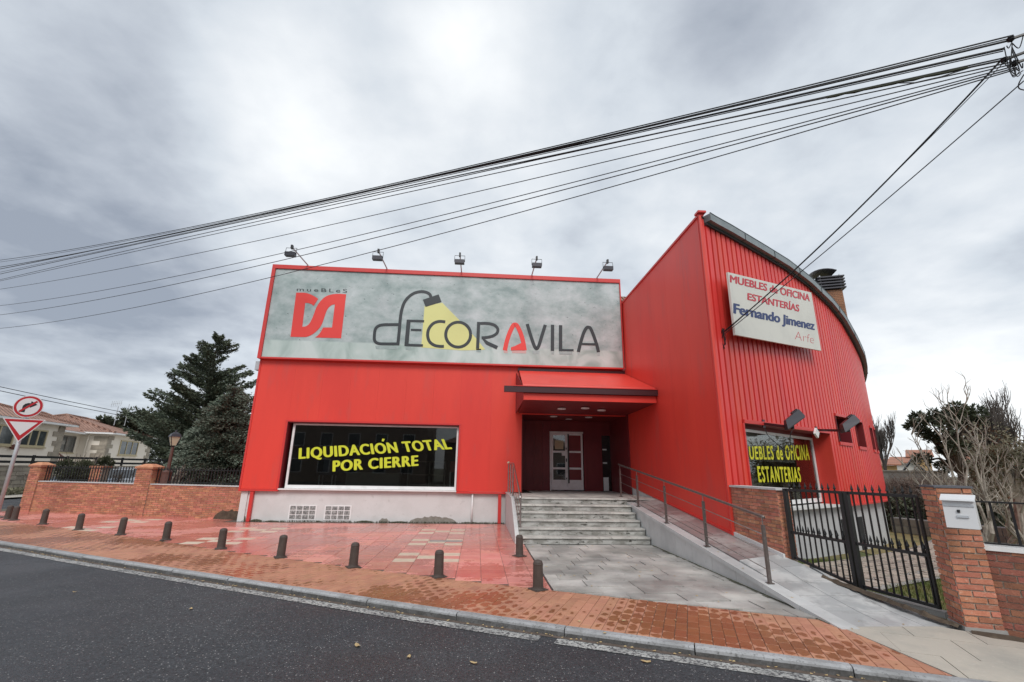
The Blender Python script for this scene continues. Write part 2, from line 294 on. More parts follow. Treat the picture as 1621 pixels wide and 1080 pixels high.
x = N.new('ShaderNodeMix'); x.data_type = 'RGBA'; src = B.inputs['Base Color'].links[0].from_socket; L.new(mu.outputs[0], x.inputs[0]); L.new(src, x.inputs[6]); x.inputs[7].default_value = (.36, .35, .34, 1); ng = N.new('ShaderNodeTexNoise'); ng.inputs['Scale'].default_value = 42; ng.inputs['Detail'].default_value = 4; ng.inputs['Roughness'].default_value = .8; L.new(g.outputs['Position'], ng.inputs[0])
rg_ = N.new('ShaderNodeMapRange'); rg_.inputs[1].default_value = .34; rg_.inputs[2].default_value = .66; rg_.inputs[3].default_value = .35; rg_.inputs[4].default_value = 1.75; L.new(ng.outputs[0], rg_.inputs[0])
vg = N.new('ShaderNodeVectorMath'); vg.operation = 'SCALE'; L.new(x.outputs[2], vg.inputs[0]); L.new(rg_.outputs[0], vg.inputs[3]); L.new(vg.outputs[0], B.inputs['Base Color'])
rough_noise(m, .45, .42, .85, .38, .6, wet=.72)
# worn edge line
m = mat('worn_road_paint', (.46, .46, .44), .7, noise=(3.5, (.24, .24, .235), .42, .66), noise2=(34, (.065, .066, .07), .47, .57), bump=.4, bscale=90); MT['line'] = m

def tile_mat(name, base, alt, edge, wet, wr, mode, spot=1.):
    """paving piece: tone per piece plus a damp centre of ragged outline that dries from the rim (uses the piece's own UV)"""
    m = mat(name, base, .6, noise=(2.5, alt, .42, .66), noise2=(22, edge, .60, .9), bump=.35, bscale=30, objrand=.11)
    N, L, B = nodes_of(m); uv = N.new('ShaderNodeUVMap'); uv.uv_map = 'UVMap'; g = N.new('ShaderNodeNewGeometry')
    vm = N.new('ShaderNodeVectorMath'); vm.operation = 'DISTANCE'; L.new(uv.outputs[0], vm.inputs[0]); vm.inputs[1].default_value = (.5, .5, 0)
    n = N.new('ShaderNodeTexNoise'); n.inputs['Scale'].default_value = 11; n.inputs['Detail'].default_value = 3; L.new(g.outputs['Position'], n.inputs[0])
    nb = N.new('ShaderNodeTexNoise'); nb.inputs['Scale'].default_value = .55; nb.inputs['Detail'].default_value = 4; L.new(g.outputs['Position'], nb.inputs[0])
    a = N.new('ShaderNodeMath'); a.operation = 'MULTIPLY_ADD'; L.new(n.outputs[0], a.inputs[0]); a.inputs[1].default_value = .85; vs = N.new('ShaderNodeMath'); vs.operation = 'MULTIPLY'; vs.inputs[1].default_value = spot; L.new(vm.outputs['Value'], vs.inputs[0]); L.new(vs.outputs[0], a.inputs[2])
    rb = N.new('ShaderNodeMapRange'); rb.inputs[1].default_value = .34; rb.inputs[2].default_value = .62; rb.inputs[3].default_value = mode[0]; rb.inputs[4].default_value = mode[1]; L.new(nb.outputs[0], rb.inputs[0])
    d = N.new('ShaderNodeMath'); d.operation = 'SUBTRACT'; L.new(rb.outputs[0], d.inputs[0]); L.new(a.outputs[0], d.inputs[1])
    r = N.new('ShaderNodeMapRange'); r.inputs[1].default_value = -.03; r.inputs[2].default_value = .05; L.new(d.outputs[0], r.inputs[0])
    x = N.new('ShaderNodeMix'); x.data_type = 'RGBA'; x.blend_type = 'MULTIPLY'; src = B.inputs['Base Color'].links[0].from_socket; L.new(r.outputs[0], x.inputs[0]); L.new(src, x.inputs[6]); x.inputs[7].default_value = (*wet, 1); L.new(x.outputs[2], B.inputs['Base Color'])
    q = N.new('ShaderNodeMapRange'); q.inputs[3].default_value = wr[1]; q.inputs[4].default_value = wr[0]; L.new(r.outputs[0], q.inputs[0]); L.new(q.outputs[0], B.inputs['Roughness'])
    return m
MT['paver'] = tile_mat('brick_paver', (.47, .225, .14), (.41, .185, .115), (.52, .29, .21), (.64, .54, .42), (.26, .7), (.2, 1.25), 1.0)
MT['tile'] = tile_mat('red_paving_tile', (.72, .31, .26), (.66, .25, .21), (.74, .46, .40), (.80, .68, .64), (.17, .36), (.1, 1.15), .35)

# printed concrete picture of the big sign: mottled grey green, lighter shelf along the bottom
m = bpy.data.materials.new('printed_concrete_board'); m.use_nodes = True; N, L, B = nodes_of(m); MT['board'] = m; B.inputs['Roughness'].default_value = .5
g = N.new('ShaderNodeNewGeometry'); mp = N.new('ShaderNodeMapping'); mp.inputs['Scale'].default_value = (1, 1, 1.5); L.new(g.outputs['Position'], mp.inputs[0])
def ramp(N, L, src, els):
    r = N.new('ShaderNodeValToRGB'); L.new(src, r.inputs[0]); E_ = r.color_ramp.elements
    E_[0].position, E_[0].color = els[0][0], (*els[0][1], 1); E_[1].position, E_[1].color = els[-1][0], (*els[-1][1], 1)
    for p, c in els[1:-1]: k = E_.new(p); k.color = (*c, 1)
    return r.outputs[0]
n = N.new('ShaderNodeTexNoise'); n.inputs['Scale'].default_value = .9; n.inputs['Detail'].default_value = 10; n.inputs['Roughness'].default_value = .68; n.inputs['Distortion'].default_value = .12; L.new(mp.outputs[0], n.inputs[0])
c1 = ramp(N, L, n.outputs[0], [(.34, (.24, .32, .315)), (.45, (.35, .43, .425)), (.54, (.44, .51, .51)), (.66, (.55, .605, .615))])
n = N.new('ShaderNodeTexNoise'); n.inputs['Scale'].default_value = 7; n.inputs['Detail'].default_value = 8; n.inputs['Roughness'].default_value = .7; L.new(mp.outputs[0], n.inputs[0])
r = N.new('ShaderNodeMapRange'); r.inputs[1].default_value = .645; r.inputs[2].default_value = .675; L.new(n.outputs[0], r.inputs[0])
x = N.new('ShaderNodeMix'); x.data_type = 'RGBA'; L.new(r.outputs[0], x.inputs[0]); L.new(c1, x.inputs[6]); x.inputs[7].default_value = (.09, .12, .12, 1)
n3 = N.new('ShaderNodeTexNoise'); n3.inputs['Scale'].default_value = 1.1; n3.inputs['Detail'].default_value = 5; n3.inputs['Distortion'].default_value = 1
mp2 = N.new('ShaderNodeMapping'); mp2.inputs['Scale'].default_value = (1, 1, .8); L.new(g.outputs['Position'], mp2.inputs[0]); L.new(mp2.outputs[0], n3.inputs[0])
c2 = ramp(N, L, n3.outputs[0], [(.32, (.30, .40, .37)), (.5, (.48, .58, .55)), (.66, (.60, .68, .66))])
sz = N.new('ShaderNodeSeparateXYZ'); L.new(g.outputs['Position'], sz.inputs[0]); r = N.new('ShaderNodeMapRange'); r.inputs[1].default_value = 5.80; r.inputs[2].default_value = 5.86; L.new(sz.outputs[2], r.inputs[0])
x2 = N.new('ShaderNodeMix'); x2.data_type = 'RGBA'; L.new(r.outputs[0], x2.inputs[0]); L.new(c2, x2.inputs[6]); L.new(x.outputs[2], x2.inputs[7]); L.new(x2.outputs[2], B.inputs['Base Color'])

def glass(name, tint, extra=0., mult=1.7):
    m = bpy.data.materials.new(name); m.use_nodes = True; N = m.node_tree.nodes; L = m.node_tree.links; N.clear()
    tr = N.new('ShaderNodeBsdfTransparent'); tr.inputs[0].default_value = (*tint, 1); gl = N.new('ShaderNodeBsdfGlossy'); gl.inputs['Roughness'].default_value = .015
    fr = N.new('ShaderNodeFresnel'); fr.inputs[0].default_value = 1.5; ad = N.new('ShaderNodeMath'); ad.operation = 'MULTIPLY_ADD'; ad.use_clamp = True; L.new(fr.outputs[0], ad.inputs[0]); ad.inputs[1].default_value = mult; ad.inputs[2].default_value = extra
    mx = N.new('ShaderNodeMixShader'); L.new(ad.outputs[0], mx.inputs[0]); L.new(tr.outputs[0], mx.inputs[1]); L.new(gl.outputs[0], mx.inputs[2]); o = N.new('ShaderNodeOutputMaterial'); L.new(mx.outputs[0], o.inputs[0]); return m
MT['glass'] = glass('shop_glass', (.55, .58, .57)); MT['glass2'] = glass('wing_window_glass', (.9, .92, .9), 0, .8); MT['doorglass'] = glass('door_glass', (.7, .7, .7), .04)
# glass blocks
MT['gblock'] = mat('glass_block', (.16, .17, .17), .12, noise=(26, (.38, .39, .38), .46, .56), spec=.8)

# ------------------------------------------------------------------ text helper
def text_on(body, P00, P10, P11, P01, name, material, parent, bold=.0, space=1., depth=Vector((0, 0, 0))):
    """flat lettering on the quad P00..P01; weight is built up from slightly shifted strokes"""
    cu = bpy.data.curves.new(name, 'FONT'); cu.body = body; cu.size = 1; cu.space_character = space; cu.resolution_u = 4
    if bold < 0: cu.offset = bold
    to = bpy.data.objects.new('tmp_text', cu); COL.objects.link(to); dg = bpy.context.evaluated_depsgraph_get(); dg.update()
    me = bpy.data.meshes.new_from_object(to.evaluated_get(dg)); bpy.data.objects.remove(to); bpy.data.curves.remove(cu)
    V = [v.co.copy() for v in me.vertices]; F = [tuple(p.vertices) for p in me.polygons]; bpy.data.meshes.remove(me)
    xs = [v.x for v in V]; x0, x1 = min(xs), max(xs); B_ = max(bold, 0); x0 -= B_; x1 += B_; cap = .729
    o = parent_origin(parent); P00, P10, P11, P01 = map(Vector, (P00, P10, P11, P01)); nrm = (P10-P00).cross(P01-P00).normalized()
    if nrm.dot(P00-Vector((0, 0, EYE))) > 0: nrm = -nrm
    b = MB(); sh = [(0, 0)] if B_ == 0 else [(-B_, 0), (B_, 0), (-B_*.5, B_*.35), (B_*.5, -B_*.35), (-B_*.5, -B_*.35), (B_*.5, B_*.35)]
    for q, (dx, dy) in enumerate(sh):
        n = len(b.v)
        for v in V:
            u = (v.x+dx-x0)/(x1-x0); w = (v.y+dy)/cap
            b.v.append(tuple((P00*(1-u)+P10*u)*(1-w)+(P01*(1-u)+P11*u)*w+depth+nrm*.0006*q))
        b.f += [tuple(i+n for i in f) for f in F]
    return b.build(name, material, parent)

# =================================================================== SETTING: ground, road, kerb, pavements
def sheet(name, P, mat_, kind='structure', z=None):
    b = MB(); P = [Vector((p[0], p[1], p[2] if z is None else z)) for p in P]; n = len(P); b.v = [tuple(p) for p in P]
    for t in tessellate_polygon([P]):
        a, q, c = t
        if (P[q]-P[a]).cross(P[c]-P[a]).z < 0: t = (c, q, a)
        b.f.append(tuple(t))
    return b.build(name, mat_, kind=kind)
sheet('ground', [(-1500, -1500), (1500, -1500), (1500, 1500), (-1500, 1500)], MT['ground'], z=-.9)
KP = [(-17, 14.95), (-14, 13.42), (-12, 12.40), (-10.35, 11.54), (-8.5, 10.56), (-6.54, 9.52), (-4.77, 8.60), (-3.04, 7.72), (-1.26, 6.80), (.51, 5.93), (1.71, 5.38), (2.67, 4.94), (3.65, 4.51), (4.6, 4.11), (6, 3.55), (8, 2.80), (11, 1.75), (16, .1)]
def interp(tab, x):
    if x <= tab[0][0]: a, b = tab[0], tab[1]
    elif x >= tab[-1][0]: a, b = tab[-2], tab[-1]
    else:
        for a, b in zip(tab, tab[1:]):
            if a[0] <= x <= b[0]: break
    return a[1]+(b[1]-a[1])*(x-a[0])/(b[0]-a[0])
def smooth_tab(tab, n=2):
    for _ in range(n):
        q = [tab[0]]
        for a, b in zip(tab, tab[1:]): q += [(a[0]*.75+b[0]*.25, a[1]*.75+b[1]*.25), (a[0]*.25+b[0]*.75, a[1]*.25+b[1]*.75)]
        tab = q+[tab[-1]]
    return tab
KS = smooth_tab(KP); kerb_y = lambda x: interp(KS, x)
BP = smooth_tab([(-17, 16.95), (-14.1, 15.50), (-12.2, 14.55), (-10.3, 13.58), (-8.88, 12.80), (-7.1, 11.80), (-5.44, 10.80), (-4.07, 10.03), (-1.6, 8.70), (.61, 7.63), (1.07, 7.42), (2.28, 6.89), (3.59, 6.27), (4.3, 5.93), (6, 5.2)])
bnd_y = lambda x: interp(BP, x)
rpts = [(-17, 62), (-22.5, 62), (-22.5, 21.5), (-26, 20.8), (-90, 50), (-90, -9.0)]+[(60, -9.0), (60, -14)]
road = [(-90, -9), (60, -9), (60, -14.)][:2]+[(60, -13.5)][:0]
P = [(-90, -7), (45, -22), (60, -16), (30, -4.5)]+[(x, y+.02) for x, y in reversed(KS)]+[(-17.6, 15.6), (-17.9, 17), (-17.9, 62), (-22.5, 62), (-22.5, 22.5), (-23.5, 21.2), (-26, 20.8), (-90, 50)]
sheet('road', P, MT['asphalt'], z=-.08)
sheet('opposite_pavement', [(-90, -7.0), (45, -22), (45, -40), (-90, -40)], MT['gjoint'], z=-.02)
sheet('far_pavement', [(-22.5, 62), (-22.5, 22.5), (-23.5, 21.2), (-26, 20.8), (-90, 50), (-90, 62)], MT['beige'], z=0.0)
# edge line
def resample0(tab, step):
    out = []; acc = 0; L_ = 0
    for a, c in zip(tab, tab[1:]):
        s = hypot(c[0]-a[0], c[1]-a[1])
        while acc <= L_+s: t = (acc-L_)/s; out.append((a[0]+(c[0]-a[0])*t, a[1]+(c[1]-a[1])*t)); acc += step
        L_ += s
    return out
b = MB(); LT = [(q[0], q[1]-.085) for q in resample0(KS, .09)]
for a, c in zip(LT, LT[1:]):
    if .74 < a[0] < .86: continue
    d = Vector((c[0]-a[0], c[1]-a[1])).normalized(); n_ = Vector((d.y, -d.x))*.165
    b.quad((a[0]+n_.x, a[1]+n_.y, -.075), (c[0]+n_.x, c[1]+n_.y, -.075), (c[0], c[1], -.075), (a[0], a[1], -.075))
b.build('edge_line', MT['line'], kind='structure')
# kerb stones along the curve
def resample(tab, step, start=0):
    out = []; acc = start; L_ = 0
    for a, c in zip(tab, tab[1:]):
        s = hypot(c[0]-a[0], c[1]-a[1])
        while acc <= L_+s:
            t = (acc-L_)/s; d = ((c[0]-a[0])/s, (c[1]-a[1])/s); out.append((a[0]+(c[0]-a[0])*t, a[1]+(c[1]-a[1])*t, d[0], d[1])); acc += step
        L_ += s
    return out
kerb = thing('kerb', (0, 6.2, -.15), None, None, kind='structure')
ks = resample(KS, 1.35)
for a, c in zip(ks, ks[1:]):
    w = .115; g_ = .006; dx, dy = a[2], a[3]; nx, ny = -dy, dx; ex, ey = c[2], c[3]; mx_, my_ = -ey, ex
    z1 = .003+random.uniform(-.003, .003); ch = .018
    A = Vector((a[0]+dx*g_, a[1]+dy*g_, 0)); C_ = Vector((c[0]-ex*g_, c[1]-ey*g_, 0)); NA = Vector((nx, ny, 0)); NC = Vector((mx_, my_, 0))
    b = MB(); z = lambda p, h: Vector((p.x, p.y, h))
    b.quad(z(A, -.15), z(C_, -.15), z(C_+NC*.012, z1-ch), z(A+NA*.012, z1-ch)).quad(z(A+NA*.012, z1-ch), z(C_+NC*.012, z1-ch), z(C_+NC*.035, z1), z(A+NA*.035, z1))
    b.quad(z(A+NA*.035, z1), z(C_+NC*.035, z1), z(C_+NC*w, z1), z(A+NA*w, z1)).quad(z(A+NA*w, z1), z(C_+NC*w, z1), z(C_+NC*w, -.15), z(A+NA*w, -.15))
    b.quad(z(A, -.15), z(A+NA*.035, z1), z(A+NA*w, z1), z(A+NA*w, -.15)).quad(z(C_+NC*w, -.15), z(C_+NC*w, z1), z(C_+NC*.035, z1), z(C_, -.15))
    ks_ = b.build('kerb_stone', MT['kerb'], kerb)
    MB().quad(z(A-NA*.003, -.15), z(C_-NC*.003, -.15), z(C_+NC*.004, z1-ch-random.uniform(.008, .03)), z(A+NA*.004, z1-ch-random.uniform(.008, .03))).build('grime', MT['kgrime'], ks_)
# gutter dirt between kerb and line
b = MB()
for a, c in zip(KS, KS[1:]):
    b.quad((a[0], a[1]-.07, -.077), (c[0], c[1]-.07, -.077), (c[0], c[1]+.03, -.077), (a[0], a[1]+.03, -.077))
b.build('gutter_dirt', MT['joint'], kind='structure')

def split300(items, key=lambda q: q[0]*q[0]+q[1]*q[1]):
    items = sorted(items, key=key); return items[:300], items[300:]
def set_uv(me, uvs):
    l = me.uv_layers.new(name='UVMap'); flat = []
    for p in me.polygons:
        for vi in p.vertices: flat += uvs[vi]
    l.data.foreach_set('uv', flat)
def tile_mesh(name, w, h, t, bev, m_):
    b = MB().bbox(-w/2, w/2, -h/2, h/2, -t, 0, bev); me = b.mesh(name); set_uv(me, [(v.co.x/w+.5, v.co.y/h+.5) for v in me.vertices]); me.materials.append(m_); return me
def stuff_tiles(name, items, parent, m_, t=.04, bev=.004):
    """items: (cx, cy, w, h, angle, z)"""
    b = MB(); uv = []; rnd = []
    for cx_, cy_, w, h, a, z in items:
        k = len(b.v); b.bbox(-w/2, w/2, -h/2, h/2, -t, 0, bev); r = random.random()
        for i in range(k, len(b.v)):
            x, y, q = b.v[i]; uv.append((x/w+.5, y/h+.5)); b.v[i] = (cx_+x*cos(a)-y*sin(a), cy_+x*sin(a)+y*cos(a), z+q); rnd.append(r)
    me = b.mesh(name, parent_origin(parent)); set_uv(me, uv); me.materials.append(m_)
    at_ = me.attributes.new('rnd', 'FLOAT', 'POINT'); at_.data.foreach_set('value', rnd)
    ob = bpy.data.objects.new(name, me); COL.objects.link(ob); ob.parent = parent; ob['kind'] = 'stuff'; return ob
# paver strip: columns square to the kerb, running bond
strip = thing('paver_strip', (0, 7, -.05), None, None, kind='structure')
cols = resample(KS, .127); items = []; edge_items = []
for i, (x, y, dx, dy) in enumerate(cols):
    nx, ny = -dy, dx; a = atan2(dy, dx); t = .137+(-.12 if i % 2 else 0); 
    if x > 4.55: continue
    while True:
        t0, t1 = max(t, .137), t+.238; t += .240
        if t1-t0 < .03: continue
        cx_, cy_ = x+nx*(t0+t1)/2, y+ny*(t0+t1)/2
        # clip against plaza boundary
        e_ = y+ny*t1-bnd_y(x+nx*t1)
        if e_ > .2: break
        if e_ > 0: t1 = t1-e_*1.0
        if t1-t0 < .03: break
        if x+nx*(t0+t1)/2 > 4.36: continue
        if x+nx*(t0+t1)/2 > 4.12: edge_items.append((x+nx*(t0+t1)/2, y+ny*(t0+t1)/2, .122, t1-t0-.005, a)); continue
        items.append((x+nx*(t0+t1)/2, y+ny*(t0+t1)/2, .122, t1-t0-.005, a, random.uniform(-.0015, .0015)))
        if e_ > 0: break
def clip(poly, f):
    out = []
    for p_, q_ in zip(poly, poly[1:]+poly[:1]):
        fa, fc = f(p_), f(q_)
        if fa >= 0: out.append(p_)
        if (fa >= 0) != (fc >= 0): t = fa/(fa-fc); out.append((p_[0]+(q_[0]-p_[0])*t, p_[1]+(q_[1]-p_[1])*t))
    return out
EDGE_X = lambda y: 4.245
for cx_, cy_, w, h, a in edge_items:
    P4 = [(cx_+u*cos(a)*w/2-v*sin(a)*h/2, cy_+u*sin(a)*w/2+v*cos(a)*h/2) for u, v in ((-1, -1), (1, -1), (1, 1), (-1, 1))]; q = clip(P4, lambda p_: EDGE_X(p_[1])-p_[0])
    if len(q) < 3 or abs(sum(m_[0]*n_[1]-n_[0]*m_[1] for m_, n_ in zip(q, q[1:]+q[:1])))/2 < .0012: continue
    bb = MB().poly([(*p_, 0) for p_ in q], (0, 0, -.04)); me = bb.mesh('paver', parent_origin(strip)); po = parent_origin(strip)
    set_uv(me, [(((v.co.x+po.x-cx_)*cos(a)+(v.co.y+po.y-cy_)*sin(a))/w+.5, (-(v.co.x+po.x-cx_)*sin(a)+(v.co.y+po.y-cy_)*cos(a))/h+.5) for v in me.vertices]); me.materials.append(MT['paver'])
    ob = bpy.data.objects.new('paver', me); COL.objects.link(ob); ob.parent = strip
near, rest = split300(items); near, rest = (near[:300-len(edge_items)], near[300-len(edge_items):]+rest); cache = {}
for cx_, cy_, w, h, a, z in near:
    kq = round(h, 2)
    if kq not in cache: cache[kq] = tile_mesh('paver', .122, kq, .04, .004, MT['paver'])
    inst('paver', cache[kq], strip, (cx_, cy_, z), (0, 0, a))
stuff_tiles('distant_pavers', rest, strip, MT['paver'])
sheet('paver_bed', [(x, y+.1, 0) for x, y in KS if x < 4.22]+[(4.26, 6.0, 0)]+[(x, y+.02, 0) for x, y in reversed(BP) if x < 4.2], MT['joint'], z=-.009)

# plaza of red square tiles with checkered cream inlays
plaza = thing('plaza', (-4, 12, -.05), None, None, kind='structure')
TS = .415; TD_ = .323; items = []; creams = []; cells = {}
def cream(i, j):
    # cream checker blocks, three by three, in columns running back from the pavement
    for i0 in (0, -12, -23):
        for j0 in ((4, 10, 16) if i0 == 0 else (4, 10) if i0 == -12 else (-2, 4)):
            if i0 <= i < i0+3 and j0 <= j < j0+3: return (i-i0+j-j0) % 2 == 0
    return False
Y00 = 14.16+.5*.323+4*.323
for i in range(-42, 7):
    for j in range(0, 30):
        x = -1.55+TS*(i+.5); y = Y00-TD_*(j+.5)
        h = TD_; y0, y1 = y-TD_/2, y+TD_/2; by = bnd_y(x)+.01
        wx = TS-.006
        if x+TS/2 > 1.14: wx = 1.14-(x-TS/2)-.006; x = (1.14+x-TS/2)/2
        if wx < .04 or x > 1.2 or y1 < by+.04 or x < -16.4: continue
        if x > .75 and y > 11.4 and False: continue
        # front wall line left of the shop slants back
        y0 = max(y0, by)
        (creams if cream(i, j) else items).append((x, (y0+y1)/2, wx, y1-y0-.006, 0, random.uniform(-.002, .002)))
for i in range(-42, -14):          # strip between the shop front line and the brick wall
    for j in range(-9, 0):
        x = -1.55+TS*(i+.5); y = Y00-TD_*(j+.5); lim = 16.2+(-7.45-x)*.262
        if y-TD_/2 > lim or x > -7.6 or x < -16.4: continue
        (creams if cream(i, j) else items).append((x, y, TS-.006, TD_-.006, 0, random.uniform(-.002, .002)))
near, rest = split300(items); cache = {}
for cx_, cy_, w, h, a, z in near+[('c',)+q for q in []]:
    kq = (round(w, 3), round(h, 2))
    if kq not in cache: cache[kq] = tile_mesh('paving_tile', kq[0], kq[1], .04, .003, MT['tile'])
    inst('paving_tile', cache[kq], plaza, (cx_, cy_, z))
cache = {}
for cx_, cy_, w, h, a, z in creams:
    kq = round(h, 2)
    if kq not in cache: cache[kq] = tile_mesh('cream_tile', TS-.006, kq, .04, .003, MT['cream'])
    inst('cream_tile', cache[kq], plaza, (cx_, cy_, z))
stuff_tiles('distant_tiles', rest, plaza, MT['tile'])
sheet('plaza_bed', [(1.14, 11.7, 0), (1.14, 16.5, 0), (-7.5, 16.5, 0), (-16.4, 18.8, 0), (-17.2, 18.9, 0)]+[(x, y, 0) for x, y in BP if x < 1.1]+[(1.14, 7.4, 0)], MT['joint'], z=-.008)
MB().box(-1.1, -.32, 11.93, 12.16, -.02, .004).build('manhole_cover', MT['conc'], plaza)

# entrance paving of grey slabs (running bond, uneven)
ent = thing('entrance_paving', (2.6, 9, -.05), None, None, kind='structure')
y = 11.60; j = 0
while y > 5.8:
    h = .40; x = 1.16-random.uniform(0, .5); xr = 4.22
    while x < xr:
        w = random.choice((.45, .60, .60, .75)); x0, x1 = max(x, 1.16), min(x+w, xr); x += w; y1 = y; y0 = max(y-h, bnd_y((x0+x1)/2)+.015)
        if x1-x0 < .06 or y1-y0 < .05: continue
        t1, t2 = random.uniform(-.006, .007), random.uniform(-.005, .005); g_ = .007
        q0, q1 = max(y1-h, bnd_y(x0)+.015), max(y1-h, bnd_y(x1)+.015)
        if q0 > y1-.03: q0 = y1-.03
        lo = [(x0+g_, q0+g_, -.06), (x1-g_, q1+g_, -.06), (x1-g_, y1-g_, -.06), (x0+g_, y1-g_, -.06)]
        hi = [(p[0], p[1], t1+t2*(1 if k in (1, 2) else -1)) for k, p in enumerate(lo)]
        MB().hexa(lo, hi).build('slab', MT['slab'], ent)
    y -= h; j += 1
sheet('entrance_bed', [(1.13, 11.8, 0), (4.3, 11.8, 0), (4.3, 5.9, 0)]+[(x, y_, 0) for x, y_ in reversed(BP) if 1.1 < x < 4.25], MT['gjoint'], z=-.016)

# height of the ramp and forecourt surface
def rz(x, y):
    a = max(0., .1131*(y-5.8))
    tabR = [(2, -.06), (5.5, -.02), (6.16, .02), (7.0, .16), (7.83, .36), (9.5, .50), (13.8, 1.0)]
    xr = 5.12 if y > 7.9 else 5.12+(7.9-y)*.42
    r_ = interp(tabR, y); t = min(1, max(0, (x-4.2)/(xr-4.2)))
    return a+(r_-a)*t
def slabz(x0, x1, y0, y1, zf, name, m_, parent, g_=.004, th=.08, dz=0):
    lo = [(x0+g_, y0+g_), (x1-g_, y0+g_), (x1-g_, y1-g_), (x0+g_, y1-g_)]; j_ = random.uniform(-.002, .003)+dz
    return MB().hexa([(p[0], p[1], zf(*p)-th) for p in lo], [(p[0], p[1], zf(*p)+j_) for p in lo]).build(name, m_, parent)
ramp = thing('access_ramp', (4.65, 9, 0), 'sloping stone access ramp with a low white side wall, right of the steps', 'ramp')
YS = [13.35, 12.6, 11.85, 11.1, 10.35, 9.6, 8.85, 8.1]
for i, (a, c) in enumerate(zip(YS, YS[1:])):
    slabz(4.42, 4.77, c, a, rz, 'slab', MT['ramptop'], ramp); slabz(4.77, 5.11, c, a, rz, 'slab', MT['ramptop'], ramp)
y = 8.1
while y > 5.75:                    # lower apron, widening towards the gate
    y0 = max(y-.48, 5.72); xr = lambda q: min(5.12+(7.93-q)*.33 if q < 7.93 else 5.12, 5.66)
    xs = [4.42, 4.85, 5.3, 5.75]
    for xa, xb in zip(xs, xs[1:]):
        if xa >= max(xr(y0), 4.9): continue
        P4 = [(xa, y0), (min(xb, xr(y0)), y0), (min(xb, max(xr(y), xa+.01)), y), (xa, y)]; g_ = .004
        P4 = [(p[0]+(g_ if k in (0, 3) else -g_), p[1]+(g_ if k < 2 else -g_)) for k, p in enumerate(P4)]
        MB().hexa([(*p, rz(*p)-.08) for p in P4], [(*p, rz(*p)) for p in P4]).build('slab', MT['ramp'], ramp)
    y = y0
# edge coping and the vertical facing slabs of the ramp wall
y = 13.35; k = 0
while y > 5.8:
    y0 = max(y-.78, 5.62); za, zb = rz(4.2, y), rz(4.2, y0)
    lo = [(4.19, y0+.003, zb-.06), (4.415, y0+.003, zb-.06), (4.415, y-.003, za-.06), (4.19, y-.003, za-.06)]
    MB().hexa(lo, [(p[0], p[1], p[2]+.065) for p in lo]).build('coping', MT['marble'], ramp)
    if za > .04: MB().hexa([(4.225, y0+.004, -.03), (4.26, y0+.004, -.03), (4.26, y-.004, -.03), (4.225, y-.004, -.03)], [(4.225, y0+.004, max(zb-.062, -.02)), (4.26, y0+.004, max(zb-.062, -.02)), (4.26, y-.004, za-.062), (4.225, y-.004, za-.062)]).build('facing_slab', MT['marble'], ramp)
    y = y0
MB().hexa([(4.27, 5.8, -.3), (5.2, 5.8, -.3), (5.1, 13.3, -.3), (4.27, 13.3, -.3)], [(4.27, 5.8, -.1), (5.2, 5.8, -.1), (5.1, 13.3, .74), (4.27, 13.3, .74)]).build('ramp_core', MT['conc'], ramp)
b = MB()                          # damp dirt along the foot of the ramp wall
for i in range(40):
    ya = 11.6-i*.145; w_ = .02+random.random()*.05; b.quad((4.235, ya-.15, .006), (4.235, ya, .006), (4.225-w_, ya, .006), (4.225-w_*random.uniform(.6, 1.3), ya-.15, .006))
b.build('foot_dirt', MT['stain'], ramp)

# beige pavement at the right
side = thing('pavement', (6, 4.5, -.05), None, None, kind='structure')
sheet('pavement_bed', [(4.25, 5.75, 0), (5.6, 5.72, 0), (5.75, 5.4, 0), (7.2, 4.1, 0), (13, -1, 0)]+[(x, y_+.12, 0) for x, y_ in reversed(KS) if 4.3 < x < 14], MT['gjoint'], z=-.03)
u_, v_ = Vector((.90, -.44)), Vector((.44, .90)); o_ = Vector((4.30, 4.28))
def fz(x, y): return 0.002 if y < 5 else .002+(rz(x, 5.75)-.002)*min(1, (y-5)/.75)
for i in range(-3, 12):
    for j in range(-1, 6):
        P4 = [o_+u_*(.62*i+di*.62+(.31 if j % 2 else 0))+v_*(.62*j+dj*.62) for di, dj in ((0, 0), (1, 0), (1, 1), (0, 1))]
        c = sum(P4, Vector((0, 0)))/4
        # clip to the region: right of x = 4.62-..., above kerb, left of wall line
        Q = []
        poly = [tuple(p) for p in P4]
        def clip(poly, f):
            out = []
            for a, c2 in zip(poly, poly[1:]+poly[:1]):
                fa, fc = f(a), f(c2)
                if fa >= 0: out.append(a)
                if (fa >= 0) != (fc >= 0): t = fa/(fa-fc); out.append((a[0]+(c2[0]-a[0])*t, a[1]+(c2[1]-a[1])*t))
            return out
        poly = clip(poly, lambda p: p[0]-(4.24+(5.9-p[1])*.02)) if poly else poly
        if poly: poly = clip(poly, lambda p: p[1]-kerb_y(p[0])-.125)
        if poly: poly = clip(poly, lambda p: 5.715-p[1])
        if poly: poly = clip(poly, lambda p: (5.62-p[0])*.73+(5.50-p[1])*.68+.02)
        if len(poly) < 3: continue
        A = abs(sum(a[0]*c2[1]-c2[0]*a[1] for a, c2 in zip(poly, poly[1:]+poly[:1])))/2
        if A < .015: continue
        cc = (sum(p[0] for p in poly)/len(poly), sum(p[1] for p in poly)/len(poly)); poly = [(p[0]+(cc[0]-p[0])*.012, p[1]+(cc[1]-p[1])*.012) for p in poly]
        j_ = random.uniform(-.002, .003)
        MB().poly([(p[0], p[1], fz(*p)+j_) for p in poly], (0, 0, -.05)).build('slab', MT['beige'], side)
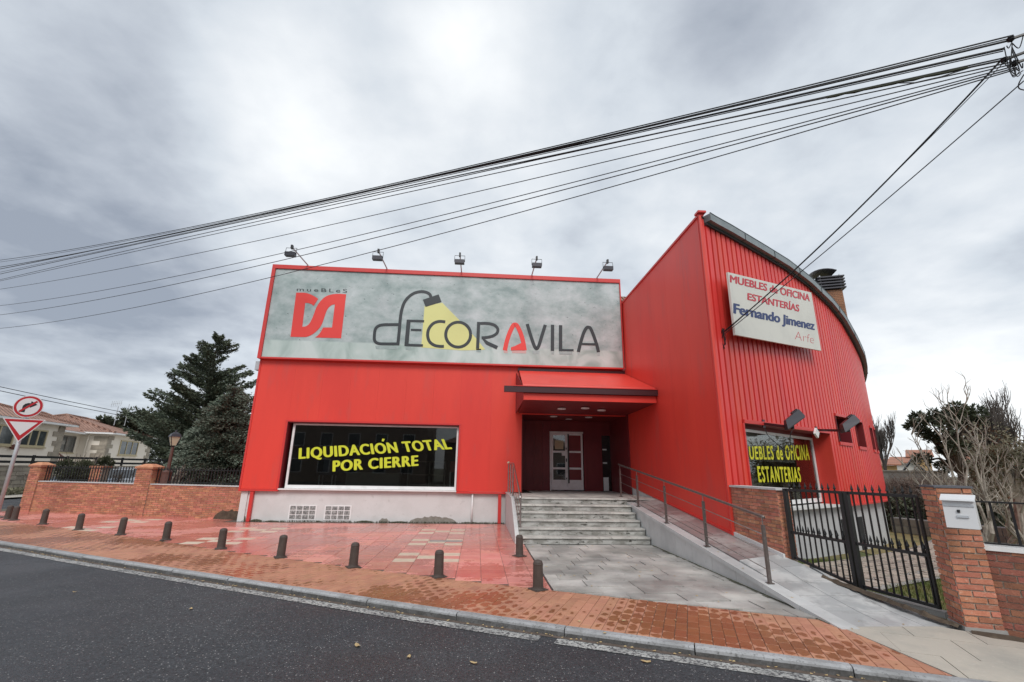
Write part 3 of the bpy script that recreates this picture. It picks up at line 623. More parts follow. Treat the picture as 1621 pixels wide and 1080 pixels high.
# crumbling soil strip along gate and wall foot
def strip_mesh(A, B, w, z0, z1, name, m_, n=24, h=.05, kind='structure', parent=None):
    A, B = Vector(A), Vector(B); d = (B-A); nrm = Vector((d.y, -d.x, 0)).normalized(); b = MB(); prev = None
    for i in range(n+1):
        c = A+d*i/n; za = z0+(z1-z0)*i/n; o1 = w*random.uniform(.7, 1.25); row = [c-nrm*.05+Vector((0, 0, za)), c+nrm*o1*.5+Vector((0, 0, za+h*random.uniform(.2, 1))), c+nrm*o1+Vector((0, 0, za-.005))]
        if prev: b.quad(prev[0], prev[1], row[1], row[0]); b.quad(prev[1], prev[2], row[2], row[1])
        prev = row
    return b.build(name, m_, parent, kind=kind)
strip_mesh((5.28, 7.25, 0), (5.66, 5.62, 0), .10, .20, .02, 'soil_edge', MT['soil'])
strip_mesh((5.66, 5.52, 0), (8.5, 2.55, 0), .16, .0, -.0, 'soil_edge', MT['soil'], h=.05)

# =================================================================== STEPS
YF = 15.79; LZ = .95
st = thing('entrance_steps', (2.55, 11.65, 0), 'six worn grey stone steps rising to the shop entrance', 'steps')
NR = 6; RH = LZ/NR; TD = .33
for i in range(NR):
    y0 = 11.65+i*TD; z = RH*(i+1); xl_ = 1.03; xr_ = 4.20
    xs = [xl_]; 
    while xs[-1] < xr_-.9: xs.append(xs[-1]+random.uniform(.75, 1.15))
    xs.append(xr_) if xr_-xs[-1] > .2 else xs.__setitem__(-1, xr_)
    for a, c in zip(xs, xs[1:]):
        MB().box(a+.002, c-.002, y0+.02, y0+.06, z-RH+(.001 if i == 0 else .001), z-.038).build('riser_slab', MT['riser'], st)
        if i < NR-1: MB().bbox(a+.002, c-.002, y0-.015, y0+TD+.018, z-.036, z+random.uniform(-.001, .002), .006).build('tread_slab', MT['step'], st)
# landing slabs
y = 11.65+(NR-1)*TD-.015; yl0 = y
while y < 17.8:
    y1 = min(y+.6, 17.8); x = 1.03-(.3 if int(y*10) % 2 else 0)
    while x < 5.08:
        x1 = min(x+.8, 5.09); xa = max(x, 1.03)
        if not (xa < 1.45 and y > YF-.3): MB().bbox(xa+.002, x1-.002, y+.002, y1-.002, LZ-.036, LZ, .004).build('landing_slab', MT['step'], st)
        x += .8
    y = y1
MB().box(1.06, 4.19, 11.72, 13.3, -.05, .1).build('core', MT['conc'], st)
for i in range(1, NR): MB().box(1.06, 4.19, 11.72+i*TD, 13.4, .1+RH*(i-1)*.95, RH*i-.04).build('core', MT['conc'], st) if i < 3 else None
MB().box(1.06, 5.08, 13.38, 17.75, -.05, LZ-.04).build('core', MT['conc'], st)
# side cheek left of the steps
b = MB(); P = [(.93, 11.66, 0), (.93, 15.72, 0), (.93, 15.72, LZ+.005), (.93, 13.2, LZ+.005), (.93, 11.66, RH*1.1)]; b.poly(P, (.095, 0, 0)); b.build('side_cheek', MT['marble'], st)
MB().box(.915, 1.04, 13.3, 15.72, LZ+.008, LZ+.03).build('cheek_coping', MT['marble'], st)

# =================================================================== SHOP BUILDING
shop = thing('shop_building', (0, YF, 0), 'red metal-clad furniture shop with a curved ribbed wing and white plinth', 'shop')
XL, XW, YC, ZW = -7.50, 5.10, 9.47, 7.65
def panels_xz(x0, x1, z0, z1, step, y, name='red_panel', th=.03, m_=None, holes=()):
    x = x0
    while x < x1-.01:
        xe = min(x+step, x1); 
        if x1-xe < .15: xe = x1
        MB().box(x+.0008, xe-.0008, y, y+th, z0, z1).build(name, m_ or MT['red'], shop); x = xe
# front cladding: left of window, above it, right of it, above the entrance
panels_xz(XL, -6.31, .97, 5.17, 1.19, YF)
panels_xz(-6.31, -.68, 3.11, 5.17, .94, YF)
panels_xz(-.68, 1.44, .97, 5.17, 1.06, YF)
panels_xz(1.44, XW, 3.52, 5.17, 1.22, YF)
MB().box(XL-.01, -6.31, YF-.035, YF+.05, .91, .965).build('lower_trim', MT['redtrim'], shop)
MB().box(-.68, 1.10, YF-.035, YF+.05, .91, .965).build('lower_trim', MT['redtrim'], shop)
MB().box(XL-.02, XL+.035, YF-.02, YF+.3, .90, 8.62).build('corner_trim', MT['redtrim'], shop)
b = MB()
for dy in [i*.35 for i in range(1, 22)]: b.box(XL+.045, XL+.055, YF-.006, YF+.001, .97+dy, .982+dy)
b.build('rivets', MT['redtrim'], shop)
MB().box(XL, XL+.03, YF+.31, 25, .9, 8.5).build('side_wall', MT['red'], shop)
MB().box(XL+.1, XW-.1, YF+.3, 25, 8.2, 8.45).build('roof_deck', MT['conc'], shop)
for (x0_, x1_, z0_, z1_) in ((XL+.05, -6.32, .98, 5.16), (-6.32, -.67, 3.12, 5.16), (-.67, 1.42, .98, 5.16), (1.42, XW-.02, 3.55, 5.16)): MB().box(x0_, x1_, YF+.032, YF+.06, z0_, z1_).build('cladding_backing', MT['dkred'], shop)
# window surround
yw = YF+.32
b = MB(); b.box(-6.375, -.62, YF-.03, YF-.002, 3.10, 3.155); b.box(-6.375, -6.31, YF-.028, YF-.002, .975, 3.095); b.box(-.68, -.62, YF-.028, YF-.002, .975, 3.095); b.build('window_surround', MT['redtrim'], shop)
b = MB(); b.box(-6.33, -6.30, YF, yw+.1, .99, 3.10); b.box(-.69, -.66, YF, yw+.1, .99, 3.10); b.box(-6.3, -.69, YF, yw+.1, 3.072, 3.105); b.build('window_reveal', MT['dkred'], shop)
wf = MB(); x0, x1, z0, z1 = -6.19, -.70, 1.0, 3.06; yy = YF+.17
wf.box(x0, x1, yy, yy+.07, z0, z0+.10).box(x0, x1, yy, yy+.07, z1-.05, z1).box(x0, x0+.07, yy, yy+.07, z0+.1, z1-.05).box(x1-.06, x1, yy, yy+.07, z0+.1, z1-.05)
win = wf.build('window', MT['white'], shop)
MB().box(-6.31, -.68, YF-.05, yy-.001, .955, .995).build('window_sill', MT['white'], win)
pane = MB().box(x0+.07, x1-.06, yy+.03, yy+.038, z0+.1, z1-.05).build('pane', MT['glass'], win)
yt = yy+.026
Q = lambda cx_, cy_: at(440+cx_/5.4, 660+cy_/5.4, Y=yt)
text_on('LIQUIDACION TOTAL', Q(175, 358), Q(1490, 273), Q(1452, 184), Q(180, 264), 'lettering', MT['lime'], win, bold=.055, space=1.12)
MB().poly([Q(887, 208), Q(902, 212), Q(914, 190), Q(892, 186)], (0, -.002, 0)).build('accent_mark', MT['lime'], win)
text_on('POR CIERRE', Q(465, 466), Q(1202, 416), Q(1200, 325), Q(468, 372), 'lettering', MT['lime'], win, bold=.055, space=1.12)
# show room behind the glass
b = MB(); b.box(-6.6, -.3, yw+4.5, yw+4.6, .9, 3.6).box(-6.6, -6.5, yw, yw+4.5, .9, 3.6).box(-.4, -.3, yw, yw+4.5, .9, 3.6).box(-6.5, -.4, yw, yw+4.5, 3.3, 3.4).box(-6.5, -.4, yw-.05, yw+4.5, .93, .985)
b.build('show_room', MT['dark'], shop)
# plinth
pl = MB().box(XL+.03, -.18, YF+.10, YF+.3, -.05, .955).build('plinth_wall', MT['plinth'], shop)
MB().box(-.12, 1.0, YF+.10, YF+.3, -.05, .908).build('plinth_wall', MT['plinth'], shop)
MB().box(XL+.05, XL+.25, YF+.06, YF+.3, -.05, .90).build('plinth_wall', MT['plinth'], shop)
# bare patches where the render fell off, and dirt along the foot
def blob_on_wall(x0, x1, h, y, seed, name, m_, n=22):
    rr = random.Random(seed); P = [(x0, y, 0)]
    for i in range(n+1):
        t = i/n; e_ = sin(pi*t)**.45; P.append((x0+(x1-x0)*t, y, h*e_*rr.uniform(.78, 1.05)+.002))
    P.append((x1, y, 0)); MB().poly(P, (0, -.004, 0)).build(name, m_, shop)
blob_on_wall(-2.15, -.62, .20, YF+.099, 3, 'bare_patch', MT['patch']); blob_on_wall(-3.1, -2.78, .13, YF+.099, 4, 'bare_patch', MT['patch'])
for k, (a, c, h) in enumerate(((-7.05, -6.7, .07), (-6.6, -6.2, .03), (-3.8, -3.3, .05), (-2.7, -2.2, .04), (-.5, .1, .03), (-5.05, -4.9, .04), (-7.44, -7.2, .22))):
    blob_on_wall(a, c, h, YF+.097, 20+k, 'dirt_patch', MT['stain'], 40)
# glass block lights
for xa, xb in ((-5.90, -5.10), (-4.80, -4.02)):
    f = MB().box(xa-.03, xb+.03, YF+.085, YF+.099, .05, .50).build('glass_block_window', MT['white'], shop)
    for i in range(4):
        for j in range(3):
            w = (xb-xa)/4; h = .41/3; MB().bbox(0, w-.03, 0, h-.03, -.012, 0, .006)
            q = MB().box(xa+i*w+.014, xa+(i+1)*w-.014, YF+.078, YF+.086, .07+j*h+.012, .07+(j+1)*h-.012).build('glass_block', MT['gblock'], f)
# downpipes
dp = MB().tube([(-.15, YF+.03, .9), (-.15, YF+.03, 0)], .028, 10).build('white_downpipe', MT['white'], shop, smooth=True)
for xx in (-7.10, .74):
    MB().box(xx-.05, xx+.05, YF-.01, YF+.09, 0.0, .905).build('red_downpipe', MT['redtrim'], shop)
# entrance recess
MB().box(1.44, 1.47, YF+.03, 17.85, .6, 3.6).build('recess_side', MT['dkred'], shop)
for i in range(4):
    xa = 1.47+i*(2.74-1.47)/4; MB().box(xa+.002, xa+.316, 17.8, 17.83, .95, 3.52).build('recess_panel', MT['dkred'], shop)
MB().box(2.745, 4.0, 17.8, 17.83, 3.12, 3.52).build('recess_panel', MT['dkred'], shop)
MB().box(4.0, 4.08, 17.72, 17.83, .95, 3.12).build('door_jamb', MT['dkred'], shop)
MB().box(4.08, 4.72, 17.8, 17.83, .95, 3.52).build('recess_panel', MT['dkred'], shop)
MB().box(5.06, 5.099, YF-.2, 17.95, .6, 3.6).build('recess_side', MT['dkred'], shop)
dw = MB().box(4.72, 5.06, 17.80, 17.82, .95, 3.0).build('side_light', MT['doorglass'], shop)
MB().box(4.60, 5.9, 17.9, 17.93, .95, 3.5).build('side_light_back', MT['dark'], shop)
MB().box(4.74, 4.93, 17.765, 17.795, .97, 1.45).build('white_panel', MT['white'], dw)
for z in (1.95, 2.45): MB().box(4.74, 4.90, 17.78, 17.795, z, z+.05).build('notice', MT['white'], dw)
MB().box(4.0, 4.08, 17.8, 17.83, 3.12, 3.52).build('recess_panel', MT['dkred'], shop); MB().box(4.72, 5.06, 17.8, 17.83, 3.0, 3.52).build('recess_panel', MT['dkred'], shop)
MB().box(1.0, 6.2, 18.9, 18.95, .3, 4.4).build('dark_backing', MT['dark'], shop)  # dark board added behind the recess so no bright sky shows through gaps
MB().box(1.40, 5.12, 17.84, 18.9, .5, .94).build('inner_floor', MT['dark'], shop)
# canopy: sloping red sheet, brown front beam, soffit with downlights
cy_ = 12.86; zc = 3.87
can = MB().poly([(1.33, YF, 5.02), (XW-.02, YF, 5.02), (XW-.02, cy_+.05, 4.0), (1.20, cy_+.05, 4.0)], (0, .012, .04)).build('canopy', MT['red'], shop)
MB().box(1.28, XW-.005, YF-.09, YF-.002, 5.03, 5.12).build('canopy_rail', MT['beam'], can)
MB().box(.66, XW-.005, cy_-.06, cy_+.05, 3.80, 3.97).build('front_beam', MT['beam'], can)
MB().box(.9, XW-.01, cy_-.08, cy_-.061, 3.965, 3.985).build('beam_cap', MT['redtrim'], can)
MB().box(1.22, XW-.02, cy_+.04, cy_+.08, 3.60, 3.79).build('fascia', MT['red'], can)
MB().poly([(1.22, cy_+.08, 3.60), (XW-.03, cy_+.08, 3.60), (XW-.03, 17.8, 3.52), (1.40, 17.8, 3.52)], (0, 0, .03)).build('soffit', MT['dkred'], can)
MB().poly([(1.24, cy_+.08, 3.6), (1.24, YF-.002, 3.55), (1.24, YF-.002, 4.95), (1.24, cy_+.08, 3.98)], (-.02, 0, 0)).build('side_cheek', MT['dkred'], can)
for lx, ly in ((2.54, 14.2), (3.22, 13.92), (3.84, 14.34), (2.64, 16.4), (3.32, 17.1), (3.91, 16.4)):
    MB().lathe((lx, ly, 3.50), [(.04, .052), (.13, .05), (.13, .02), (.10, .015)], 16).build('downlight', MT['white'], can, smooth=False)
# door
door = thing('door_probe', (0, 0, 0), None, None); bpy.data.objects.remove(door)
yd = 17.76; f = MB(); f.box(2.74, 4.0, yd, yd+.05, 3.06, 3.12).box(2.70, 2.745, yd, yd+.05, .95, 3.12)
dr = f.build('door', MT['white'], shop)
b = MB()
for xa, xb in ((2.755, 3.36), (3.365, 3.97)):
    b.box(xa, xa+.07, yd+.005, yd+.045, .98, 3.055).box(xb-.07, xb, yd+.005, yd+.045, .98, 3.055)
    for z, h in ((.98, .36), (1.72, .07), (2.33, .07), (2.985, .07)): b.box(xa+.07, xb-.07, yd+.006, yd+.044, z, z+h)
b.build('door_leaf', MT['white'], dr)
for i, xa in enumerate((2.825, 3.435)):
    for z0_, z1_ in ((1.34, 1.72), (1.79, 2.33), (2.40, 2.985)): MB().box(xa, xa+.465, yd+.02, yd+.028, z0_, z1_).build('pane', MT['doorglass'] if i == 0 else MT['dkred'], dr)
MB().box(2.90, 3.22, yd+.01, yd+.015, 2.46, 2.78).build('notice', MT['paper'], dr); MB().box(3.16, 3.3, yd+.01, yd+.015, 2.22, 2.38).build('notice', MT['white'], dr)
MB().box(3.385, 3.435, yd-.03, yd, 1.22, 3.03).build('bar_handle', MT['black'], dr)
for z0_, z1_ in ((1.36, 1.42), (2.45, 2.52)): MB().box(3.31, 3.345, yd-.012, yd, z0_, z1_).build('lock', MT['black'], dr)
MB().box(3.31, 3.345, yd-.03, yd, 2.0, 2.12).build('handle', MT['black'], dr)
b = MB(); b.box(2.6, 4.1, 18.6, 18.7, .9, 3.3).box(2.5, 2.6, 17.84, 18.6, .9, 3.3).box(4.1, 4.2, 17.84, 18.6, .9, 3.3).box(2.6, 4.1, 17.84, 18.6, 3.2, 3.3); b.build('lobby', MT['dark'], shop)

# wing: flat left side wall made of tall panels
ys = [YC, 10.6, 11.75, 12.9, 14.05, 15.2, 16.0]
def wz(y): return .52+.108*(y-9.47)
for a, c in zip(ys, ys[1:]):
    lo = [(XW, a+.002), (XW+.03, a+.002), (XW+.03, c-.002), (XW, c-.002)]
    MB().hexa([(p[0], p[1], wz(p[1])) for p in lo], [(*p, ZW-.02) for p in lo]).build('red_panel', MT['red'], shop)
MB().hexa([(XW-.035, YC, wz(YC)-.01), (XW, YC, wz(YC)-.01), (XW, 13.7, wz(13.7)-.01), (XW-.035, 13.7, wz(13.7)-.01)], [(XW-.035, YC, wz(YC)+.035), (XW, YC, wz(YC)+.035), (XW, 13.7, wz(13.7)+.035), (XW-.035, 13.7, wz(13.7)+.035)]).build('lower_trim', MT['redtrim'], shop)
MB().hexa([(XW+.02, YC+.02, rz(5.1, YC)-.1), (XW+.1, YC+.02, rz(5.1, YC)-.1), (XW+.1, 15.7, .9), (XW+.02, 15.7, .9)], [(XW+.02, YC+.02, wz(YC)), (XW+.1, YC+.02, wz(YC)), (XW+.1, 15.7, wz(15.7)), (XW+.02, 15.7, wz(15.7))]).build('white_skirting', MT['plinth'], shop)
MB().box(XW-.03, XW+.10, YC-.02, 16.0, ZW-.02, ZW+.04).build('coping', MT['redtrim'], shop)
MB().box(XW-.025, XW+.03, YC-.03, YC-.002, .50, ZW-.02).build('corner_trim', MT['ribred'], shop)
MB().box(XW-.06, XW+.14, YC-.08, YC+.12, ZW+.04, ZW+.09).build('corner_cap', MT['redtrim'], shop)
MB().hexa([(XW+.031, YC+.02, .4), (XW+.05, YC+.02, .4), (XW+.05, 15.9, 1.2), (XW+.031, 15.9, 1.2)], [(XW+.031, YC+.02, ZW-.03), (XW+.05, YC+.02, ZW-.03), (XW+.05, 15.9, ZW-.03), (XW+.031, 15.9, ZW-.03)]).build('cladding_backing', MT['dkred'], shop)
# curved ribbed wall
BZ = [Vector((5.10, 9.47)), Vector((8.0, 11.05)), Vector((12.35, 13.62)), Vector((14.2, 15.8))]
raw = []
for i in range(201):
    t = i/200; u = 1-t; raw.append(tuple(BZ[0]*u**3+BZ[1]*3*u*u*t+BZ[2]*3*u*t*t+BZ[3]*t**3))
for i in range(1, 60):
    t = i/59; a = 49.6+t*60; p = raw[-1]; raw.append((p[0]+.16*cos(radians(a)), p[1]+.16*sin(radians(a))))
PIT = .205
cs = resample(raw, PIT)
AZT = [(28.1, .554), (29.18, .5323), (31.18, .4994), (34.28, .4436), (36.58, .4003), (38.41, .3578), (40.06, .309), (40.89, .2752), (41.59, .231), (41.9, .205)]
def eave(i):
    x, y = cs[i][:2]; az = math.degrees(atan2(x, y)); d = hypot(x, y)
    if i > IMAX: return max(ETAN-.27*(d-DTAN), 4.4)
    return EYE+interp(AZT, az)*d
azs = [math.degrees(atan2(c[0], c[1])) for c in cs]; IMAX = azs.index(max(azs)); 
IMAX = min(IMAX, next((i for i, a in enumerate(azs) if a > 41.75), IMAX)); DTAN = hypot(*cs[IMAX][:2]); ETAN = EYE+interp(AZT, azs[IMAX])*DTAN
EZ = [eave(i) for i in range(len(cs))]
def sidx(az): return min(range(IMAX+1), key=lambda i: abs(azs[i]-az))
W1a, W1b = sidx(30.43), sidx(38.15)
OP = [(W1a, W1b, 0, 2.76), (sidx(38.96), sidx(40.0), 2.58, 3.30), (sidx(40.55), sidx(41.0), 2.52, 3.28), (sidx(41.6), sidx(41.6)+2, 2.50, 3.2), (sidx(41.6)+4, sidx(41.6)+6, 2.50, 3.2)]
ZB = .94
prof = [(0, .06), (.010, .06), (.018, 0), (.160, 0), (.172, .06), (.205, .06)]
def rib(i, z0, z1, z1b):
    x, y, dx, dy = cs[i]; x2, y2, ex, ey = cs[i+1]; b = MB(); n = Vector((-dy, dx)); m2 = Vector((-ey, ex)); pts = []
    for s, d in prof:
        t = s/PIT; p = Vector((x, y))*(1-t)+Vector((x2, y2))*t+(n*(1-t)+m2*t)*d; pts.append((p, t))
    for (p, t), (q, t2) in zip(pts, pts[1:]):
        za, zb2 = z1+(z1b-z1)*t, z1+(z1b-z1)*t2
        b.quad((p.x, p.y, z0), (q.x, q.y, z0), (q.x, q.y, zb2), (p.x, p.y, za))
    b.build('ribbed_panel', MT['ribred'], shop)
for i in range(len(cs)-1):
    za, zb2 = EZ[i], EZ[i+1]; op = [o for o in OP if o[0] <= i < o[1]]
    z0 = ZB if i > 0 else .5
    if i < 4: z0 = .45
    if not op: rib(i, z0, za, zb2)
    else:
        o = op[0]; rib(i, o[3], za, zb2)
        if o[2] > z0: rib(i, z0, o[2], o[2])
def off(i, d, z):                    # point d in front of the cladding line at rib i
    x, y, dx, dy = cs[i]; return Vector((x+dy*d, y-dx*d, z))
def swept(i0, i1, d0, d1, zf0, zf1, name, m_, parent=shop, kind=None):
    b = MB()
    for i in range(i0, i1):
        b.hexa([off(i, d0, zf0(i)), off(i+1, d0, zf0(i+1)), off(i+1, d1, zf0(i+1)), off(i, d1, zf0(i))], [off(i, d0, zf1(i)), off(i+1, d0, zf1(i+1)), off(i+1, d1, zf1(i+1)), off(i, d1, zf1(i))])
    b.f = [f for k, f in enumerate(b.f)]
    return b.build(name, m_, parent)
ez = lambda d: (lambda i: EZ[i]+d)
k = 1
while k < len(cs)-1:
    k2 = min(k+7, len(cs)-1); swept(k, k2, .16, -.05, ez(-.06), ez(.12), 'gutter_section', MT['gutter']); 
    MB().hexa([off(k2, .168, EZ[k2]-.065), off(k2, .168, EZ[k2]-.065)+Vector((.02, .01, 0)), off(k2, -.05, EZ[k2]-.065)+Vector((.02, .01, 0)), off(k2, -.05, EZ[k2]-.065)], [off(k2, .168, EZ[k2]+.125), off(k2, .168, EZ[k2]+.125)+Vector((.02, .01, 0)), off(k2, -.05, EZ[k2]+.125)+Vector((.02, .01, 0)), off(k2, -.05, EZ[k2]+.125)]).build('gutter_joint', MT['gutterin'], shop); k = k2
swept(1, len(cs)-1, .165, .145, ez(.121), ez(.145), 'gutter_lip', MT['gutterin'])
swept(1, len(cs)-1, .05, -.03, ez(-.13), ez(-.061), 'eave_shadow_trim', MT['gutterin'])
swept(W1b, len(cs)-1, .05, -.03, lambda i: ZB-.05, lambda i: ZB, 'lower_trim', MT['redtrim'])
# roof skin of the wing
b = MB()
for i in range(len(cs)-1):
    y0, y1 = cs[i][1], cs[i+1][1]; b.quad((XW+.05, y0, ZW), off(i, 0, EZ[i]+.06), off(i+1, 0, EZ[i+1]+.06), (XW+.05, y1, ZW))
b.build('wing_roof', MT['gutter'], shop)
MB().box(XW, XW+.08, 16.0, cs[-1][1], 3.6, ZW-.01).build('inner_wall', MT['red'], shop)
# grey rendered base of the wing
swept(8, len(cs)-1, -.14, -.34, lambda i: -.95, lambda i: ZB-.051 if not (W1a-1 <= i <= W1b) else ZB-.051, 'base_wall', MT['yardwall'])
for az, w_ in ((38.55, 2), (39.85, 2)):
    i = sidx(az); b = MB(); b.hexa([off(i, -.125, -.35), off(i+w_, -.125, -.35), off(i+w_, -.16, -.35), off(i, -.16, -.35)], [off(i, -.125, .55), off(i+w_, -.125, .55), off(i+w_, -.16, .55), off(i, -.16, .55)]); b.build('basement_window', MT['dark'], shop)
# openings: trims, reveals, dark reveals behind the small windows
for (a, c, z0, z1) in OP[1:]:
    swept(a, c, .03, -.02, lambda i: z1, lambda i: z1+.07, 'window_head', MT['redtrim']); swept(a, c, .03, -.02, lambda i: z0-.09, lambda i: z0, 'window_sill', MT['redtrim'])
    swept(a, c, -.26, -.30, lambda i: z0, lambda i: z1, 'small_pane', MT['dark'])
    for i in (a, c):
        p0, p1 = off(i, 0.02, z0), off(i, -.28, z0); t_ = Vector((cs[i][2], cs[i][3], 0))*.02*(1 if i == c else -1)
        MB().hexa([p0, p0+t_, p1+t_, p1] if i == c else [p0+t_, p0, p1, p1+t_], [q+Vector((0, 0, z1-z0)) for q in ([p0, p0+t_, p1+t_, p1] if i == c else [p0+t_, p0, p1, p1+t_])]).build('window_jamb', MT['dkred'], shop)
# big recessed wing window
a, c = W1a, W1b; A = off(a, -.06, 0); C_ = off(c, 0, 0); dch = (Vector((off(c, 0, 0)))-off(a, 0, 0)); dch.z = 0; dch.normalize(); nch = Vector((dch.y, -dch.x, 0))   # outward
A = off(a, 0, 0)-nch*.10; B_ = A+dch*((C_-A).dot(dch)); LEN = (B_-A).length; Cin = B_
depth = .48; B2 = off(c, 0, 0)-nch*depth; A2 = off(a, 0, 0)-nch*.16
dw_ = (B2-A2); WL = dw_.length; dw_.normalize(); nw = Vector((dw_.y, -dw_.x, 0))
def wp(s, z, o=0): return A2+dw_*s+nw*o+Vector((0, 0, z))
def wbox(s0, s1, z0, z1, o0, o1): return ([wp(s0, z0, o1), wp(s1, z0, o1), wp(s1, z0, o0), wp(s0, z0, o0)], [wp(s0, z1, o1), wp(s1, z1, o1), wp(s1, z1, o0), wp(s0, z1, o0)])
swept(a, c, .035, -.02, lambda i: 2.76, lambda i: 2.84, 'window_head', MT['redtrim'])
MB().hexa([off(a, .03, .9), off(a, .03, .9)+dch*-.05, off(a, -.02, .9)+dch*-.05, off(a, -.02, .9)], [off(a, .03, 2.76), off(a, .03, 2.76)+dch*-.05, off(a, -.02, 2.76)+dch*-.05, off(a, -.02, 2.76)]).build('window_jamb', MT['redtrim'], shop)
MB().hexa([off(c, .01, .94), off(c, .01, .94)+dch*.03, B2+dch*.03+Vector((0, 0, .94)), B2+Vector((0, 0, .94))], [off(c, .01, 2.76), off(c, .01, 2.76)+dch*.03, B2+dch*.03+Vector((0, 0, 2.76)), B2+Vector((0, 0, 2.76))]).build('window_reveal', MT['ribred'], shop)
P = [off(a, 0, 2.755)]+[off(i, -.01, 2.755) for i in range(a, c+1)]+[B2+Vector((0, 0, 2.755)), A2+Vector((0, 0, 2.755))]
MB().poly(P, (0, 0, .02)).build('window_soffit', MT['dkred'], shop)
P = [off(i, .04, .94) for i in range(a, c+1)]+[B2+Vector((0, 0, .94)), A2+Vector((0, 0, .94))]
MB().poly(P, (0, 0, -.05)).build('window_ledge', MT['plinth'], shop)
ZT_ = 2.66; sR = WL-.02
wf = MB(); wf.hexa(*wbox(0, sR, .98, 1.08, 0, .05)); wf.hexa(*wbox(0, sR, ZT_-.06, ZT_, 0, .05)); wf.hexa(*wbox(0, .06, 1.08, ZT_-.06, 0, .05)); wf.hexa(*wbox(sR-.08, sR, 1.08, ZT_-.06, 0, .05))
ww = wf.build('window', MT['white'], shop)
MB().hexa(*wbox(.06, sR-.08, 1.08, ZT_-.06, .02, .028)).build('pane', MT['glass2'], ww)
MB().hexa(*wbox(.0, sR, ZT_, 2.755, 0, .04)).build('head_panel', MT['dkred'], ww)
MB().hexa(*wbox(.06, sR*.72, 1.97, ZT_-.06, -.05, -.04)).build('pale_reflection_sheet', MT['farwhite'], ww)  # white sheet added behind the pane, standing in for the pale sky reflection
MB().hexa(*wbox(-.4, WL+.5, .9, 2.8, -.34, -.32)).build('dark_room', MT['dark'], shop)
def hitw(x, y):
    d = ray(x, y); e0 = Vector((0, 0, EYE)); p0 = wp(0, 0, .034); t = (p0-e0).dot(nw)/d.dot(nw); return e0+d*t
text_on('UEBLES de OFICINA', hitw(1187, 727), hitw(1282, 728), hitw(1279, 703), hitw(1185, 706), 'lettering', MT['lemon'], ww, bold=.04, space=1.2)
text_on('ESTANTERIAS', hitw(1201, 763), hitw(1268.5, 762.5), hitw(1265.5, 739), hitw(1198, 737), 'lettering', MT['lemon'], ww, bold=.05, space=1.3)
# roof vents of the shop block are out of sight; parapet
MB().box(XL-.03, XW-.01, YF-.17, YF-.10, 8.50, 8.62)

# =================================================================== BIG SIGN ON THE FRONT
YS_ = 15.62; sign = thing('shop_sign', (-1.2, YS_, 5.17), 'wide sign board with printed concrete picture, red DS logo and DECORAVILA lettering', 'sign')
MB().box(-7.42, 5.02, YS_, YS_+.03, 5.23, 8.45).build('sign_board', MT['board'], sign)
MB().box(XL-.04, XW-.04, YS_-.05, YS_+.16, 8.455, 8.60).build('top_rail', MT['redtrim'], sign)
MB().box(XL-.04, -7.425, YS_-.05, YS_+.16, 5.17, 8.45).build('side_rail', MT['redtrim'], sign)
MB().box(5.025, 5.06, YS_-.05, YS_+.16, 5.17, 8.45).build('side_rail', MT['redtrim'], sign)
MB().box(-7.42, 5.02, YS_-.02, YS_+.16, 5.17, 5.225).build('bottom_rail', MT['redtrim'], sign)
MB().box(XL-.02, XW-.06, YS_+.165, YS_+.30, 5.17, 8.56).build('backing_box', MT['red'], sign)
def ribbon(pts, w, y, cap=True):
    """flat stroke of width w (metres, or a list) through points of the sign plane"""
    pts = [Vector((p.x, p.z)) for p in pts]; n = len(pts); ws = w if isinstance(w, list) else [w]*n; Lp, Rp = [], []
    for i, p in enumerate(pts):
        a, c = pts[max(i-1, 0)], pts[min(i+1, n-1)]; d = (c-a).normalized(); nn = Vector((-d.y, d.x))
        k = 1.
        if 0 < i < n-1:
            d1 = (p-a).normalized(); k = 1/max(.6, nn.dot(Vector((-d1.y, d1.x))))
        Lp.append(p+nn*ws[i]/2*k); Rp.append(p-nn*ws[i]/2*k)
    b = MB(); f = y-.004
    for i in range(n-1):
        q = [Lp[i], Lp[i+1], Rp[i+1], Rp[i]]
        b.hexa([(v.x, y, v.y) for v in q], [(v.x, f, v.y) for v in q])
    return b
def curve(P, n=8):
    """Catmull-Rom through measured points"""
    P = [P[0]]+P+[P[-1]]; out = []
    for i in range(1, len(P)-2):
        p0, p1, p2, p3 = (Vector(q) for q in P[i-1:i+3])
        for k in range(n):
            t = k/n; out.append(.5*((2*p1)+(p2-p0)*t+(2*p0-5*p1+4*p2-p3)*t*t+(3*p1-p0-3*p2+p3)*t**3))
    out.append(Vector(P[-2])); return out
YB = YS_-.001
G = lambda x, y: at(580+x/4.266, 440+y/4.266, Y=YB)       # points read off the big lettering
G2 = lambda x, y: at(430+x/5.59, 440+y/5.59, Y=YB)        # and off the logo
U1 = (G(300, 400)-G(290, 400)).length/10
def stroke(pts, w, m_, name='letter', crv=True, dy=0, f=G):
    P = [(p[0], p[1]) for p in pts]; P = curve(P) if crv else [Vector(p) for p in P]
    P3 = [f(p.x, p.y) for p in P]; ww = [x*U1 for x in w] if isinstance(w, list) else w*U1
    return ribbon(P3, ww, YB-dy)
def put(bs, name, m_):
    b = MB()
    for q in bs:
        n = len(b.v); b.v += q.v; b.f += [tuple(i+n for i in f) for f in q.f]
    return b.build(name, m_, sign)
def polyf(pts, f=G, dy=0): return MB().poly([f(*p)-Vector((0, dy, 0)) for p in pts], (0, -.004, 0))
put([polyf([(393, 190), (512, 168), (622, 280), (735, 402), (802, 484), (760, 488), (640, 490), (370, 470)])], 'light_beam_print', MT['sglow'])
